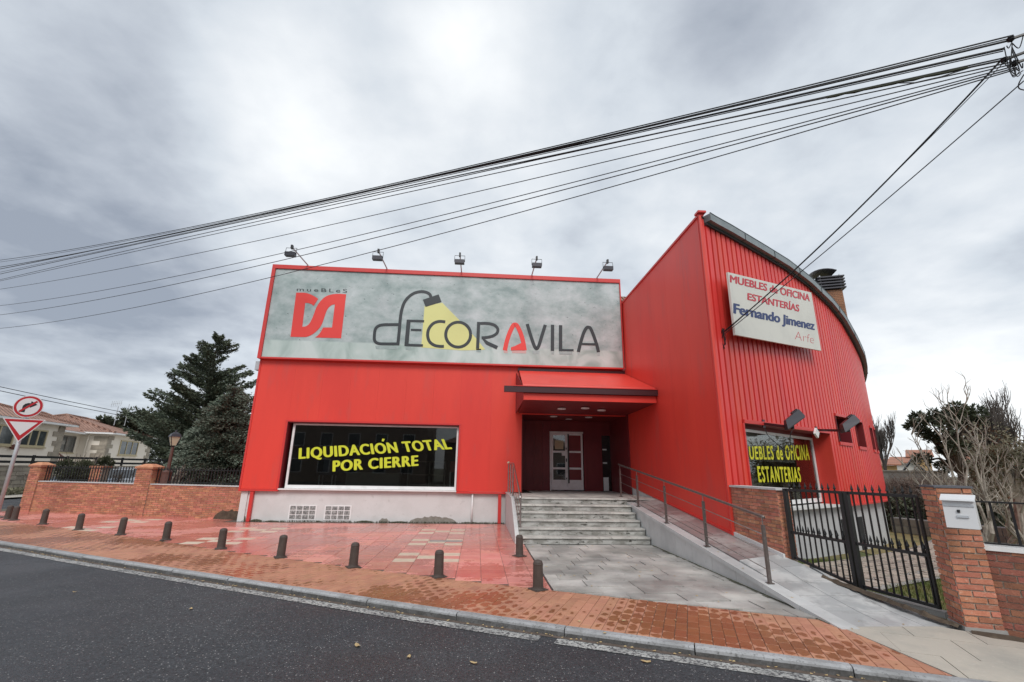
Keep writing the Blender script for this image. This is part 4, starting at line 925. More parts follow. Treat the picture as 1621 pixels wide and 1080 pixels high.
put([stroke([(436, 132), (428, 112), (405, 98), (370, 93), (325, 103), (285, 130), (255, 170), (237, 225), (228, 290), (222, 360), (212, 456)], 21, 0, dy=.005),
     stroke([(222, 316), (170, 316), (115, 317), (80, 326), (60, 350), (54, 395), (57, 425), (75, 441), (110, 446), (212, 446)], 20, 0, dy=.006)], 'letter', MT['sgrey'])
put([polyf([(382, 148), (488, 112), (508, 163), (400, 197)], dy=.006)], 'lamp_head_print', MT['sgrey'])
put([stroke([(286, 283), (270, 461)], 27, 0, crv=False, dy=.005), stroke([(275, 290), (390, 293)], 17, 0, crv=False, dy=.006), stroke([(300, 351), (372, 353)], 15, 0, crv=False, dy=.007), stroke([(264, 453), (382, 457)], 17, 0, crv=False, dy=.008)], 'letter', MT['sgrey'])
put([stroke([(533, 298), (490, 295), (450, 310), (422, 345), (414, 388), (426, 430), (458, 455), (495, 463), (524, 463)], 21, 0, dy=.005)], 'letter', MT['sgrey'])
put([stroke([(620+84*cos(a), 384+84*sin(a)) for a in [i*pi/10 for i in range(21)]], 21, 0, dy=.005)], 'letter', MT['sgrey'])
put([stroke([(758, 298), (751, 478)], 22, 0, crv=False, dy=.005), stroke([(757, 308), (820, 308), (865, 320), (887, 345), (882, 372), (855, 392), (815, 402), (778, 405)], 20, 0, dy=.006), stroke([(780, 404), (815, 440), (884, 472)], [8, 24, 26], 0, crv=False, dy=.007)], 'letter', MT['sgrey'])
put([stroke([(935, 490), (948, 430), (968, 370), (990, 325), (1003, 316), (1018, 325), (1040, 370), (1058, 430), (1068, 490)], 30, 0, dy=.005), polyf([(976, 490), (976, 470), (1000, 462), (1045, 440), (1070, 489)], dy=.010)], 'letter', MT['sred'])
put([stroke([(1086, 312), (1108, 385), (1132, 455), (1148, 478), (1164, 458), (1186, 388), (1208, 318)], 23, 0, dy=.005)], 'letter', MT['sgrey'])
put([stroke([(1257, 317), (1256, 494)], 24, 0, crv=False, dy=.005)], 'letter', MT['sgrey'])
put([stroke([(1311, 320), (1311, 496)], 24, 0, crv=False, dy=.005), stroke([(1300, 488), (1399, 489)], 15, 0, crv=False, dy=.006)], 'letter', MT['sgrey'])
put([stroke([(1431, 501), (1446, 440), (1466, 375), (1485, 340), (1500, 334), (1515, 345), (1536, 395), (1556, 455), (1567, 502)], 23, 0, dy=.005), stroke([(1455, 447), (1552, 449)], 15, 0, crv=False, dy=.010)], 'letter', MT['sgrey'])
C1 = curve([(218, 132), (290, 132), (340, 145), (385, 168), (412, 187)], 4); C2 = curve([(372, 248), (350, 232), (325, 224), (298, 222)], 3)
C3 = curve([(272, 432), (300, 430), (330, 410), (352, 375), (375, 320), (395, 265), (430, 210), (480, 165), (540, 146), (600, 142), (660, 146)], 4)
C4 = curve([(385, 528), (415, 505), (440, 470), (455, 440)], 3); C5 = curve([(560, 235), (530, 242), (500, 270), (480, 310), (462, 365), (440, 420), (410, 460), (370, 495), (320, 520), (270, 524), (167, 522)], 4)
P = [tuple(p) for p in C1+C2+C3]+[(615, 535)]+[tuple(p) for p in C4]+[(535, 440)]+[tuple(p) for p in C5]
put([polyf(P, G2, dy=.003)], 'logo', MT['sred'])
text_on('mueBLeS', G2(222, 117), G2(668, 133), G2(668, 98), G2(224, 84), 'small_lettering', MT['sgrey'], sign, bold=.0, space=1.35, depth=Vector((0, -.004, 0)))
# printed reflections of the letters on the shelf
MT['refl'] = mat('printed_reflection', (.30, .38, .37), .5, noise=(6, (.42, .50, .49), .4, .7)); MT['reflr'] = mat('printed_red_reflection', (.62, .40, .38), .5)
for x0, x1, m_ in ((60, 215, 'refl'), (262, 300, 'refl'), (740, 775, 'refl'), (1120, 1170, 'refl'), (1245, 1268, 'refl'), (1300, 1390, 'refl'), (1424, 1440, 'refl'), (1555, 1578, 'refl'), (925, 955, 'reflr'), (980, 1080, 'reflr')):
    yb = 461+(x0-210)*.03; put([polyf([(x0, yb+2), (x1, yb+2+(x1-x0)*.03), (x1-2, yb+26), (x0+4, yb+24)])], 'reflection_print', MT[m_])
# spotlights on top
def spot(x, label, tilt):
    t = thing('sign_spotlight', (x, YS_+.05, 8.60), label, 'spotlight', 'spotlights on arms along the top of the big sign')
    z0 = 8.60; ye = YS_-1.42
    MB().tube([(x, YS_+.05, z0-.02), (x, YS_+.02, z0+.05), (x, ye, z0+.02)], .022, 8).build('arm', MT['galv'], t)
    MB().box(x-.05, x+.05, YS_-.0, YS_+.10, z0, z0+.03).build('foot_plate', MT['galv'], t)
    MB().box(x-.16, x+.16, ye-.13, ye+.03, z0-.32, z0-.19).box(x-.13, x+.13, ye-.03, ye+.05, z0-.30, z0-.21).build('lamp_housing', MT['cowl'], t)
    MB().box(x-.14, x+.14, ye+.031, ye+.05, z0-.315, z0-.195).build('lens', MT['hglass'], t)
    MB().tube([(x-.17, ye-.05, z0-.25), (x-.17, ye-.03, z0-.02), (x+.17, ye-.03, z0-.02), (x+.17, ye-.05, z0-.25)], .010, 6).build('bracket', MT['black'], t)
    MB().box(x-.03, x+.03, ye-.06, ye+.04, z0-.04, z0+.09).build('clamp', MT['black'], t)
for x, l in ((-6.35, 'spotlight on a thin arm above the DS logo, first from the left on the sign'), (-3.55, 'spotlight on a thin arm second from the left, above the gap between logo and lettering'),
             (-.85, 'middle spotlight of five, sticking out above the letters CO'), (1.75, 'spotlight fourth from the left, above the letter V of the sign'), (4.2, 'rightmost spotlight on the big sign, near its right end')):
    spot(x, l, 0)

# =================================================================== SIGN ON THE RIBBED WING
ia, ib = sidx(30.55), sidx(38.6); pa, pb = off(ia, .06, 0), off(ib, .10, 0)
ztop = (EYE+.4068*hypot(pa.x, pa.y), EYE+.3349*hypot(pb.x, pb.y)); zbot = (EYE+.2689*hypot(pa.x, pa.y), EYE+.2195*hypot(pb.x, pb.y))
du = (pb-pa).normalized(); no_ = Vector((du.y, -du.x, 0)); WLn = (pb-pa).length
ws = thing('wing_sign', tuple((pa+pb)/2+Vector((0, 0, zbot[0]))), 'cream board sign with red and blue lettering on the ribbed curved wall', 'sign')
bow = .15
def sp_(u, v, o=0):
    """u,v in 0..1 on the board"""
    p = pa+du*WLn*u; z = zbot[0]+(zbot[1]-zbot[0])*u; zt = ztop[0]+(ztop[1]-ztop[0])*u
    return p+no_*(o+bow)+Vector((0, 0, z+(zt-z)*v))
def on_board(x, y, o=0):
    d = ray(x, y); e0 = Vector((0, 0, EYE)); p0 = pa+no_*(bow+o); t = (p0-e0).dot(no_)/d.dot(no_); return e0+d*t
CB = [on_board(1149, 432), on_board(1281, 464), on_board(1297, 556), on_board(1161, 531)]    # measured corners
for k_, j_ in ((0, 3), (1, 2)):
    m__ = (CB[k_]+CB[j_])/2; CB[k_].x = CB[j_].x = m__.x; CB[k_].y = CB[j_].y = m__.y
def sp_(u, v, o=0):
    a_ = CB[3]+(CB[2]-CB[3])*u; b_ = CB[0]+(CB[1]-CB[0])*u; return a_+(b_-a_)*v+no_*o
MB().hexa([sp_(0, 0, .05), sp_(1, 0, .05), sp_(1, 0, 0), sp_(0, 0, 0)], [sp_(0, 1, .05), sp_(1, 1, .05), sp_(1, 1, 0), sp_(0, 1, 0)]).build('board', MT['signw'], ws)
for u in (.12, .5, .88):
    for v in (.12, .85): MB().beam(sp_(u, v, 0), sp_(u, v, -(.18+.02)), .04).build('stand_off', MT['galv'], ws)
def wtext(s, x0, yb0, x1, yb1, h0, h1, name, m_, bold):      # measured on the 1130,420 x7.2 enlargement
    k = 7.2; Pq = lambda x, y: at(1130+x/k, 420+y/k, D=1)
    o = Vector((0, 0, EYE)); p0 = sp_(0, 0, .052)
    def hit(x, y):
        d = Pq(x, y)-o; t = (p0-o).dot(no_)/d.dot(no_); return o+d*t
    text_on(s, hit(x0, yb0), hit(x1, yb1), hit(x1, yb1-h1), hit(x0, yb0-h0), name, m_, ws, bold=bold, space=1.0)
wtext('MUEBLES de OFICINA', 182, 192, 1095, 412, 85, 82, 'lettering', MT['sred2'], .045)
wtext('ESTANTERÍAS', 382, 392, 975, 530, 80, 80, 'lettering', MT['sred2'], .045)
wtext('Fernando Jimenez', 222, 545, 1150, 738, 118, 100, 'lettering', MT['sblue'], .055)
wtext('Arfe', 925, 845, 1140, 895, 105, 100, 'lettering', MT['sred2'], -.022)
# floodlights on horizontal arms over the wing window
def flood(i, label, px0, py0, px1, py1, dd_):
    dpl = hypot(off(i, 0, 0).x, off(i, 0, 0).y); z = at(px0, py0, D=dpl).z; a = off(i, 0.0, z); d = Vector((cs[i][2], cs[i][3], 0)); n_ = Vector((d.y, -d.x, 0)); armd = (n_*.72+d*.70).normalized()
    t = thing('floodlight', tuple(a), label, 'floodlight', 'floodlights on arms above the wing window')
    e_ = at(px1, py1, D=dpl-dd_); armd = (e_-a).normalized(); MB().beam(a, e_, .065, .06).build('arm', MT['beam'], t)
    MB().hexa([a-d*.05-n_*.01+Vector((0, 0, -.09)), a+d*.05-n_*.01+Vector((0, 0, -.09)), a+d*.05+n_*.02+Vector((0, 0, -.09)), a-d*.05+n_*.02+Vector((0, 0, -.09))],
              [a-d*.05-n_*.01+Vector((0, 0, .09)), a+d*.05-n_*.01+Vector((0, 0, .09)), a+d*.05+n_*.02+Vector((0, 0, .09)), a-d*.05+n_*.02+Vector((0, 0, .09))]).build('wall_plate', MT['beam'], t)
    # lamp head: wedge facing the wall and down, ribbed back
    c = e_+Vector((0, 0, .13)); ax = (n_*.55+d*.45+Vector((0, 0, .52))).normalized(); sdv = ax.cross(Vector((0, 0, 1))).normalized(); upv = sdv.cross(ax)
    def pt(u, v, w): return c+(ax*u+sdv*v+upv*w)*1.08
    MB().hexa([pt(-.20, -.14, -.05), pt(.22, -.14, -.05), pt(.22, .14, -.05), pt(-.20, .14, -.05)], [pt(-.10, -.09, .10), pt(.24, -.09, .12), pt(.24, .09, .12), pt(-.10, .09, .10)]).build('lamp_housing', MT['cowl'], t)
    MB().hexa([pt(-.19, -.13, -.065), pt(.20, -.13, -.065), pt(.20, .13, -.065), pt(-.19, .13, -.065)], [pt(-.19, -.13, -.051), pt(.20, -.13, -.051), pt(.20, .13, -.051), pt(-.19, .13, -.051)]).build('lens', MT['hglass'], t)
    b = MB()
    for k in range(4): b.hexa([pt(.10+k*.035, -.08, .11), pt(.115+k*.035, -.08, .11), pt(.115+k*.035, .08, .11), pt(.10+k*.035, .08, .11)], [pt(.10+k*.035, -.07, .15), pt(.115+k*.035, -.07, .15), pt(.115+k*.035, .07, .15), pt(.10+k*.035, .07, .15)])
    b.build('cooling_fins', MT['cowl'], t)
    MB().tube([e_+Vector((0, 0, -.02)), e_+Vector((0, 0, .12))], .02, 6).build('bracket', MT['black'], t)
    return a, e_
a1, e1 = flood(sidx(32.45), 'black floodlight on an arm above the yellow lettered window, left of the two', 1203, 671, 1256, 677, .35)
a2, e2 = flood(sidx(37.2), 'black floodlight on an arm in front of the small wing windows, right of two', 1290, 681, 1344, 682, .45)
cab = MB().tube(curve([tuple(e1), tuple(e1+Vector((-.1, 0, -.18))), tuple(a1+Vector((.35, -.25, -.62))), tuple(a1+Vector((.05, -.1, -.32))), tuple(a1+Vector((0, -.03, -.1)))], 6), .008, 5).build('hanging_cable', MT['cable'])
tag(cab, 'thin black cable drooping in front of the yellow lettered window', 'cable')
i = sidx(37.0); c = off(i, .05, 2.72); d = Vector((cs[i][2], cs[i][3], 0)); up_ = Vector((0, 0, 1)); b = MB(); r_ = .13
P = [c+(d*cos(a)+up_*sin(a))*r_ for a in (0.15, pi/2+.15, pi+.15, 3*pi/2+.15)]; b.poly(P, Vector((d.y, -d.x, 0))*.05)
tag(b.build('junction_box', MT['white'], o=c), 'small white square box turned on its corner, at the wing window head', 'box')
# side wall lamp at the left edge
t = thing('wall_lamp', (XL-.02, YF+.2, 5.0), 'small grey lamp fixed to the left edge of the red front', 'lamp')
MB().box(XL-.20, XL-.07, YF+.08, YF+.28, 4.82, 5.12).build('housing', MT['galv'], t); MB().box(XL-.07, XL-.001, YF+.15, YF+.2, 4.93, 5.0).build('bracket', MT['black'], t)

# =================================================================== SHOW ROOM FURNITURE seen through the glass
fz_ = .986
t = thing('low_sideboard', (-3.6, 17.3, fz_), 'low pale sideboard behind the shop window, under the lettering', 'sideboard')
MB().box(-4.6, -2.75, 17.1, 17.55, fz_+.05, fz_+.52).build('body', MT['greyf'], t); [MB().box(-4.58+k*.46, -4.15+k*.46, 17.08, 17.098, fz_+.08, fz_+.5).build('drawer', MT['greyf'], t) for k in range(4)]
t = thing('open_cabinet', (-2.0, 17.4, fz_), 'wood cabinet with shelves behind the right half of the shop window', 'cabinet')
for x in (-2.5, -1.75, -1.2): MB().box(x, x+.04, 17.2, 17.7, fz_, fz_+.95).build('side_panel', MT['greyf'], t)
for z in (.1, .45, .91): MB().box(-2.459, -1.2, 17.2, 17.7, fz_+z, fz_+z+.035).build('shelf', MT['wood'], t)
t = thing('bar_stool', (-1.05, 16.9, fz_), 'bar stool with red seat at the right end of the shop window', 'stool')
MB().bbox(-.98, -.98+.42, 16.7, 17.1, fz_+.58, fz_+.66, .02).build('seat', MT['redf'], t); MB().box(-.98, -.56, 17.06, 17.1, fz_+.66, fz_+.95).build('backrest', MT['redf'], t)
for sx_, sy_ in ((-.98, 16.7), (-.60, 16.7), (-.98, 17.06), (-.60, 17.06)): MB().box(sx_, sx_+.035, sy_, sy_+.035, fz_, fz_+.58).build('leg', MT['white'], t)
t = thing('display_chair', (-5.2, 17.0, fz_), 'dark blue chair at the left end of the shop window', 'chair')
MB().bbox(-5.45, -4.95, 16.8, 17.25, fz_+.42, fz_+.50, .02).build('seat', MT['bluef'], t); MB().box(-5.45, -4.95, 17.2, 17.26, fz_+.5, fz_+1.0).build('backrest', MT['bluef'], t)
for sx_, sy_ in ((-5.44, 16.82), (-5.0, 16.82), (-5.44, 17.2), (-5.0, 17.2)): MB().box(sx_, sx_+.035, sy_, sy_+.035, fz_, fz_+.42).build('leg', MT['galv'], t)

# =================================================================== RAILINGS
rl = thing('ramp_railing', (4.30, 9.5, .4), 'brown steel handrail with five posts along the ramp', 'railing')
XR = 4.30; YP = [(1218.9, 924.4), (1119.6, 867.8), (1055.6, 831), (1010.7, 805.6), (976.7, 786)]; ypos = [at(x, y, X=XR).y for x, y in YP]; ypos[-1] = min(ypos[-1], 14.2)
tops = []
for k, y in enumerate(ypos):
    zb = rz(4.3, y) if y < 13.3 else LZ; h = .92
    MB().box(XR-.022, XR+.022, y-.022, y+.022, zb, zb+h-.12).build('post', MT['postst'], rl)
    MB().box(XR-.05, XR+.05, y-.04, y+.04, zb, zb+.012).build('base_plate', MT['postst'], rl)
    MB().tube([(XR, y, zb+h-.12), (XR, y, zb+h-.01)], .008, 6).build('stem', MT['steel'], rl); tops.append(Vector((XR, y, zb+h)))
ext = tops[0]+(tops[0]-tops[1]).normalized()*.05
MB().tube([ext-Vector((0, 0, .0))]+tops+[tops[-1]+Vector((0, .12, .02))], .023, 10).build('handrail', MT['postst'], rl, smooth=True)
for dz in (.26, .50, .74):
    MB().tube([p-Vector((0.0, 0, dz)) for p in tops], .0075, 6).build('rail_rod', MT['steel'], rl)
ls = thing('step_railing', (.99, 13.5, LZ), 'polished steel handrail on the left side of the entrance steps', 'railing')
pts_ = [(.99, 15.45, LZ+.92), (.99, 14.2, LZ+.92), (.99, 13.35, LZ+.90), (1.06, 11.95, RH+.93)]
MB().tube([Vector(p) for p in pts_]+[Vector((1.06, 11.82, RH+.86))], .023, 10).build('handrail', MT['steel'], ls, smooth=True)
for (x, y, z) in ((.99, 15.42, LZ+.03), (.99, 14.35, LZ+.03), (.99, 13.4, LZ+.03), (1.09, 12.05, RH*2)):
    zt = LZ+.9 if y > 13.3 else RH+.95
    MB().tube([(x, y, z), (x, y, zt)], .021, 8).build('post', MT['steel'], ls)
for dz in (.25, .5, .72): MB().tube([(.99, 15.45, LZ+.92-dz), (.99, 13.4, LZ+.9-dz), (1.08, 12.05, RH+.95-dz)], .007, 6).build('rail_rod', MT['steel'], ls)
MB().lathe((.99, 15.45, LZ+.90), [(.02, 0), (.045, .03), (.045, .06), (.02, .09)], 10).build('end_knob', MT['lamp'], ls)

# =================================================================== BRICK WORK
def brick_meshes(l, h, d, m_, n=3):
    out = []
    for k in range(n):
        rr = random.Random(k*7+int(l*1000)); b = MB(); j = lambda s=.0015: rr.uniform(-s, s); y0 = -d
        b.hexa([(0+j(), 0, j()), (0+j(), y0+j(), j()), (l+j(), y0+j(), j()), (l+j(), 0, j())], [(0+j(), 0, h+j()), (0+j(), y0+j(), h+j()), (l+j(), y0+j(), h+j()), (l+j(), 0, h+j())])
        b.f = [tuple(reversed(f)) for f in b.f]
        me = b.mesh('brick'); me.materials.append(m_); out.append(me)
    return out
def brick_face(parent, A, Bp, zf0, zf1, m_, bl=.24, bh=.052, jt=.011, limit=300, corner=False, stuffname='small_bricks'):
    """bricks on the face running from A to Bp (seen from the right-hand side of that direction); zf0, zf1 give foot and top height"""
    A, Bp = Vector(A), Vector(Bp); d = Bp-A; L_ = d.length; d.normalize(); n_ = Vector((d.y, -d.x)); ang = atan2(d.y, d.x)
    zmin = min(zf0(0), zf0(1)); zmax = max(zf1(0), zf1(1)); recs = []; row = 0; z = zmin
    while z < zmax-.015:
        s = -(bl+jt)/2*(row % 2)
        if corner: s = -(bl+jt)*.5*(row % 2)
        while s < L_-.02:
            s0, s1 = max(s, 0)+(jt/2 if s > 0 else 0), min(s+bl+jt, L_)-(jt/2 if s+bl+jt < L_ else 0); s += bl+jt
            if s1-s0 < .035: continue
            t = (s0+s1)/2/L_; h = min(bh, zf1(t)-z)
            if z+bh < zf0(t)-.01 or h < .012: continue
            p = A+d*s0+n_*random.uniform(-.001, .0025); recs.append((p.x, p.y, z, s1-s0, h))
        z += bh+jt; row += 1
    recs.sort(key=lambda r: r[0]**2+r[1]**2); near, rest = recs[:limit], recs[limit:]; cache = {}
    for x, y, z, l, h in near:
        kq = (round(l, 3), round(h, 3))
        if kq not in cache: cache[kq] = brick_meshes(l, h, .012, m_)
        inst('brick', random.choice(cache[kq]), parent, (x, y, z), (0, 0, ang))
    if rest:
        b = MB(); rnd = []
        for x, y, z, l, h in rest:
            p = Vector((x, y, z)); dd = Vector((d.x, d.y, 0)); nn = Vector((n_.x, n_.y, 0)); hh = Vector((0, 0, h)); r = random.random(); k = len(b.v); o_ = nn*.012
            b.hexa([p, p+o_, p+dd*l+o_, p+dd*l], [p+hh, p+o_+hh, p+dd*l+o_+hh, p+dd*l+hh]); b.f[-6:] = [tuple(reversed(f)) for f in b.f[-6:]]; rnd += [r]*(len(b.v)-k)
        me = b.mesh(stuffname, parent_origin(parent)); me.materials.append(m_); at_ = me.attributes.new('rnd', 'FLOAT', 'POINT'); at_.data.foreach_set('value', rnd)
        ob = bpy.data.objects.new(stuffname, me); COL.objects.link(ob); ob.parent = parent; ob['kind'] = 'stuff'
def fence_bars(parent, A, Bp, z0, z1, step=.105, r=.009, spear=True, m_=None, rails=(.06, -.10), lean=None, name='bar'):
    A, Bp = Vector(A), Vector(Bp); d = Bp-A; L_ = d.length; n = int(L_/step); m_ = m_ or MT['black']
    b = MB(); zt = z1-.10 if spear else z1
    b.box(-r, r, -r, r, 0, zt-z0)
    if spear: b.lathe((0, 0, zt-z0), [(.006, 0), (.02, .03), (.013, .055), (.001, .10)], 6)
    me = b.mesh(name); me.materials.append(m_)
    for i in range(n+1):
        p = A+d*((i+.0)/n); inst(name, me, parent, (p.x, p.y, z0), (0, 0, atan2(d.y, d.x)))
    for rr in rails:
        z = z0+rr if rr > 0 else z1+rr
        MB().beam((A.x, A.y, z), (Bp.x, Bp.y, z), .022, .022).build('rail', m_, parent)

# long front wall left of the shop
gw = thing('garden_wall', (-11.5, 17.3, 0), 'long low orange brick wall with iron railings, left of the shop', 'wall')
A, Bq = Vector((-16.22, 18.54)), Vector((-7.53, 16.24)); du2 = (Bq-A).normalized(); nn2 = Vector((du2.y, -du2.x))
def wall_core(parent, A, Bp, thick, z0, z1, inset=.012):
    A, Bp = Vector(A), Vector(Bp); d = (Bp-A).normalized(); n_ = Vector((d.y, -d.x)); f = lambda p, o: (p.x-n_.x*o, p.y-n_.y*o)
    q = [f(A, 0), f(Bp, 0), f(Bp, thick), f(A, thick)]
    return MB().hexa([(*p, z0) for p in q], [(*p, z1) for p in q]).build('wall_core', MT['mortar'], parent)
wall_core(gw, A, Bq, .26, -.1, 1.0)
brick_face(gw, A, Bq, lambda t: .0, lambda t: 1.0, MT['brick'])
b = MB(); f = lambda p, o, z: (p.x+nn2.x*o, p.y+nn2.y*o, z)
PILx = [(-16.22, .48), (-11.73, .64)]
def pil_at(x0, w):
    t = (x0-A.x)/du2.x; return A+du2*t, A+du2*(t+w)
segs = [(-15.72, -11.73), (-11.08, -7.53)]
for xa, xb in segs:
    p0, p1 = A+du2*((xa-A.x)/du2.x), A+du2*((xb-A.x)/du2.x)
    MB().hexa([f(p0, .04, 1.0), f(p1, .04, 1.0), f(p1, -.30, 1.0), f(p0, -.30, 1.0)], [f(p0, .04, 1.035), f(p1, .04, 1.035), f(p1, -.30, 1.035), f(p0, -.30, 1.035)]).build('wall_cap', MT['marble'], gw)
    q0, q1 = p0-nn2*.12+du2*.04, p1-nn2*.12-du2*.04; fence_bars(gw, q0, q1, 1.035, 1.60, step=.118, r=.011)
for x0, w in PILx:
    p0, p1 = pil_at(x0, w); zt = 1.52
    o_ = .035; q = [p0+nn2*o_, p1+nn2*o_, p1-nn2*.34, p0-nn2*.34]
    MB().hexa([(*(c+(q[0]+q[2]-2*c)*.02), -.05) for c in q], [(*(c+(q[0]+q[2]-2*c)*.02), zt) for c in q]).build('pillar_core', MT['mortar'], gw)
    brick_face(gw, p0+nn2*.036, p1+nn2*.036, lambda t: .0, lambda t: zt, MT['brick'], limit=80, stuffname='pillar_bricks')
    brick_face(gw, p1+nn2*.036, p1-nn2*.34, lambda t: 1.03, lambda t: zt, MT['brick'], limit=30, stuffname='pillar_bricks')
    q2 = [p0+nn2*.09-du2*.05, p1+nn2*.09+du2*.05, p1-nn2*.39+du2*.05, p0-nn2*.39-du2*.05]; cc = sum(q2, Vector((0, 0)))/4
    MB().hexa([(*c, zt) for c in q2], [(*c, zt+.06) for c in q2]).build('pillar_cap', MT['brick'], gw)
    MB().hexa([(*c, zt+.061) for c in q2], [(*(cc+(c-cc)*.35), zt+.16) for c in q2]).build('pillar_cap', MT['brick'], gw)
b = MB(); P = [(Bq.x-1.0+.02*0, 0)]
stn = []
for k in range(16): t = k/15; stn.append((Bq-du2*(1.0*(1-t)) + nn2*.018, .30*sin(pi*min(t, .55)/1.1)**.6*random.uniform(.8, 1.1)))
Pp = [(*stn[0][0], 0)]+[(*p, h) for p, h in stn]+[(*stn[-1][0], 0)]
MB().poly(Pp, (nn2.x*.002, nn2.y*.002, 0)).build('damp_stain', MT['soil'], gw)

bp_ = at(161, 738, D=24.5); t = thing('garden_pillar', (bp_.x, bp_.y, 0), 'slim brick pillar standing in the garden behind the iron railings', 'pillar')
MB().box(bp_.x-.2, bp_.x+.2, bp_.y-.2, bp_.y+.2, 0, 1.50).build('pillar_core', MT['mortar'], t)
brick_face(t, (bp_.x-.2, bp_.y-.201), (bp_.x+.2, bp_.y-.201), lambda t_: .7, lambda t_: 1.5, MT['brick'], limit=60); MB().box(bp_.x-.25, bp_.x+.25, bp_.y-.25, bp_.y+.25, 1.50, 1.57).build('pillar_cap', MT['brick'], t)
# low brick wall and pillar beside the ramp
lw = thing('ramp_side_wall', (5.2, 8.7, .3), 'short brick wall with pale cap between the red corner and the black gate', 'wall')
A, Bq = Vector((5.135, 9.44)), Vector((5.135, 7.95))
A3, B3 = A, Bq
ZWt = 1.42
MB().box(5.147, 5.36, 7.962, 9.44, -.1, ZWt).build('wall_core', MT['mortar'], lw)
brick_face(lw, (5.147, 9.44), (5.147, 7.95), lambda t: .52-.16*t, lambda t: ZWt, MT['brick'], bl=.235, limit=220)
brick_face(lw, (5.147, 7.962), (5.36, 7.962), lambda t: .33, lambda t: ZWt, MT['brick'], bl=.10, limit=60)
MB().hexa([(5.10, 7.94, .26), (5.133, 7.94, .26), (5.133, 9.46, .44), (5.10, 9.46, .44)], [(5.10, 7.94, .41), (5.133, 7.94, .41), (5.133, 9.46, .57), (5.10, 9.46, .57)]).build('white_skirting', MT['plinth'], lw)
MB().box(5.10, 5.40, 7.91, 9.43, ZWt, ZWt+.035).build('wall_cap', MT['marble'], lw)
# right gate pillar
PA, PB = Vector((5.79, 5.90)), Vector((5.65, 5.57)); pd = (PB-PA).normalized(); pn = Vector((pd.y, -pd.x)); 
pn = Vector((-pd.y, pd.x)); PC, PD_ = PB+pn*.36, PA+pn*.36
gp = thing('gate_pillar', (*((PA+PC)/2), 0), 'square weathered brick gate pillar carrying the white mailbox', 'pillar')
ctr = (PA+PC)/2; q = [ctr+(c-ctr)*.94 for c in (PA, PB, PC, PD_)]
ZP = 1.56
MB().hexa([(*c, -.1) for c in q], [(*c, ZP) for c in q]).build('pillar_core', MT['mortar'], gp)
ins = lambda P, Q: (P+(ctr-P)*.05, Q+(ctr-Q)*.05)
brick_face(gp, *ins(PA, PB), lambda t: .0, lambda t: ZP, MT['brick'], bl=.20, bh=.050, jt=.017, limit=150, corner=True)
brick_face(gp, *ins(PB, PC), lambda t: .03, lambda t: ZP, MT['brick'], bl=.235, bh=.050, jt=.017, limit=150, corner=True)
MB().hexa([(*(ctr+(c-ctr)*1.08), ZP) for c in (PA, PB, PC, PD_)], [(*(ctr+(c-ctr)*1.06), ZP+.025) for c in (PA, PB, PC, PD_)]).build('pillar_cap', MT['slate'], gp)
MB().hexa([(*(ctr+(c-ctr)*1.12), -.05) for c in (PA, PB, PC, PD_)], [(*(ctr+(c-ctr)*1.05), .035) for c in (PA, PB, PC, PD_)]).build('footing', MT['conc'], gp)
# roadside wall to the right of it
rw = thing('roadside_wall', (7, 4.5, 0), 'weathered brick wall with white cap and black railing, right of the gate pillar', 'wall')
rd = Vector((.68, -.73)).normalized(); RA = PC+rd*-.02+Vector((.02, .06)); RB = RA+rd*3.6; rn = Vector((rd.y, -rd.x))
wall_core(rw, RA, RB, .24, -.1, .865)
brick_face(rw, RA, RB, lambda t: -.02, lambda t: .865, MT['brickd'], bl=.235, bh=.058, jt=.013, limit=230)
q = [RA+rn*.03+rd*.03, RB+rn*.03, RB-rn*.27, RA-rn*.27+rd*.03]
MB().hexa([(*c, .865) for c in q], [(*c, .915) for c in q]).build('wall_cap', MT['white'], rw)
fa, fb = RA-rn*.10+rd*.05, RB-rn*.10
fence_bars(rw, fa+rd*.13, fb, .93, 1.40, step=.165, r=.013, spear=False, rails=()); 
MB().beam((*fa, .935), (*fb, .935), .035, .02).build('rail', MT['black'], rw); MB().beam((*fa, 1.405), (*fb, 1.405), .035, .018).build('rail', MT['black'], rw)
# mailbox on the pillar corner
mb = at(1521, 811, D=7.72); dirm = Vector((mb.x, mb.y, 0)).normalized(); sm = Vector((dirm.y, -dirm.x, 0)).normalized(); sm = (sm*.99+dirm*(-.12)).normalized(); fm = Vector((sm.y, -sm.x, 0))
mbx = thing('mailbox', tuple(mb), 'white metal mailbox with a slot and lock on the brick gate pillar', 'mailbox')
if fm.dot(dirm) > 0: fm = -fm
def mp_(u, w, z): return mb+sm*u+fm*w+Vector((0, 0, z))
hw = .138
MB().hexa([mp_(-hw, .10, -.17), mp_(hw, .10, -.17), mp_(hw, -.06, -.17), mp_(-hw, -.06, -.17)], [mp_(-hw, .055, .15), mp_(hw, .055, .15), mp_(hw, -.06, .17), mp_(-hw, -.06, .17)]).build('box_body', MT['mail'], mbx)
MB().hexa([mp_(-hw-.012, .10, .128), mp_(hw+.012, .10, .128), mp_(hw+.012, -.06, .18), mp_(-hw-.012, -.06, .18)], [mp_(-hw-.012, .09, .145), mp_(hw+.012, .09, .145), mp_(hw+.012, -.06, .195), mp_(-hw-.012, -.06, .195)]).build('lid', MT['mail'], mbx)
MB().hexa([mp_(-.13, .0745, .065), mp_(.13, .0745, .065), mp_(.13, .05, .065), mp_(-.13, .05, .065)], [mp_(-.13, .073, .085), mp_(.13, .073, .085), mp_(.13, .05, .085), mp_(-.13, .05, .085)]).build('slot', MT['galv'], mbx)
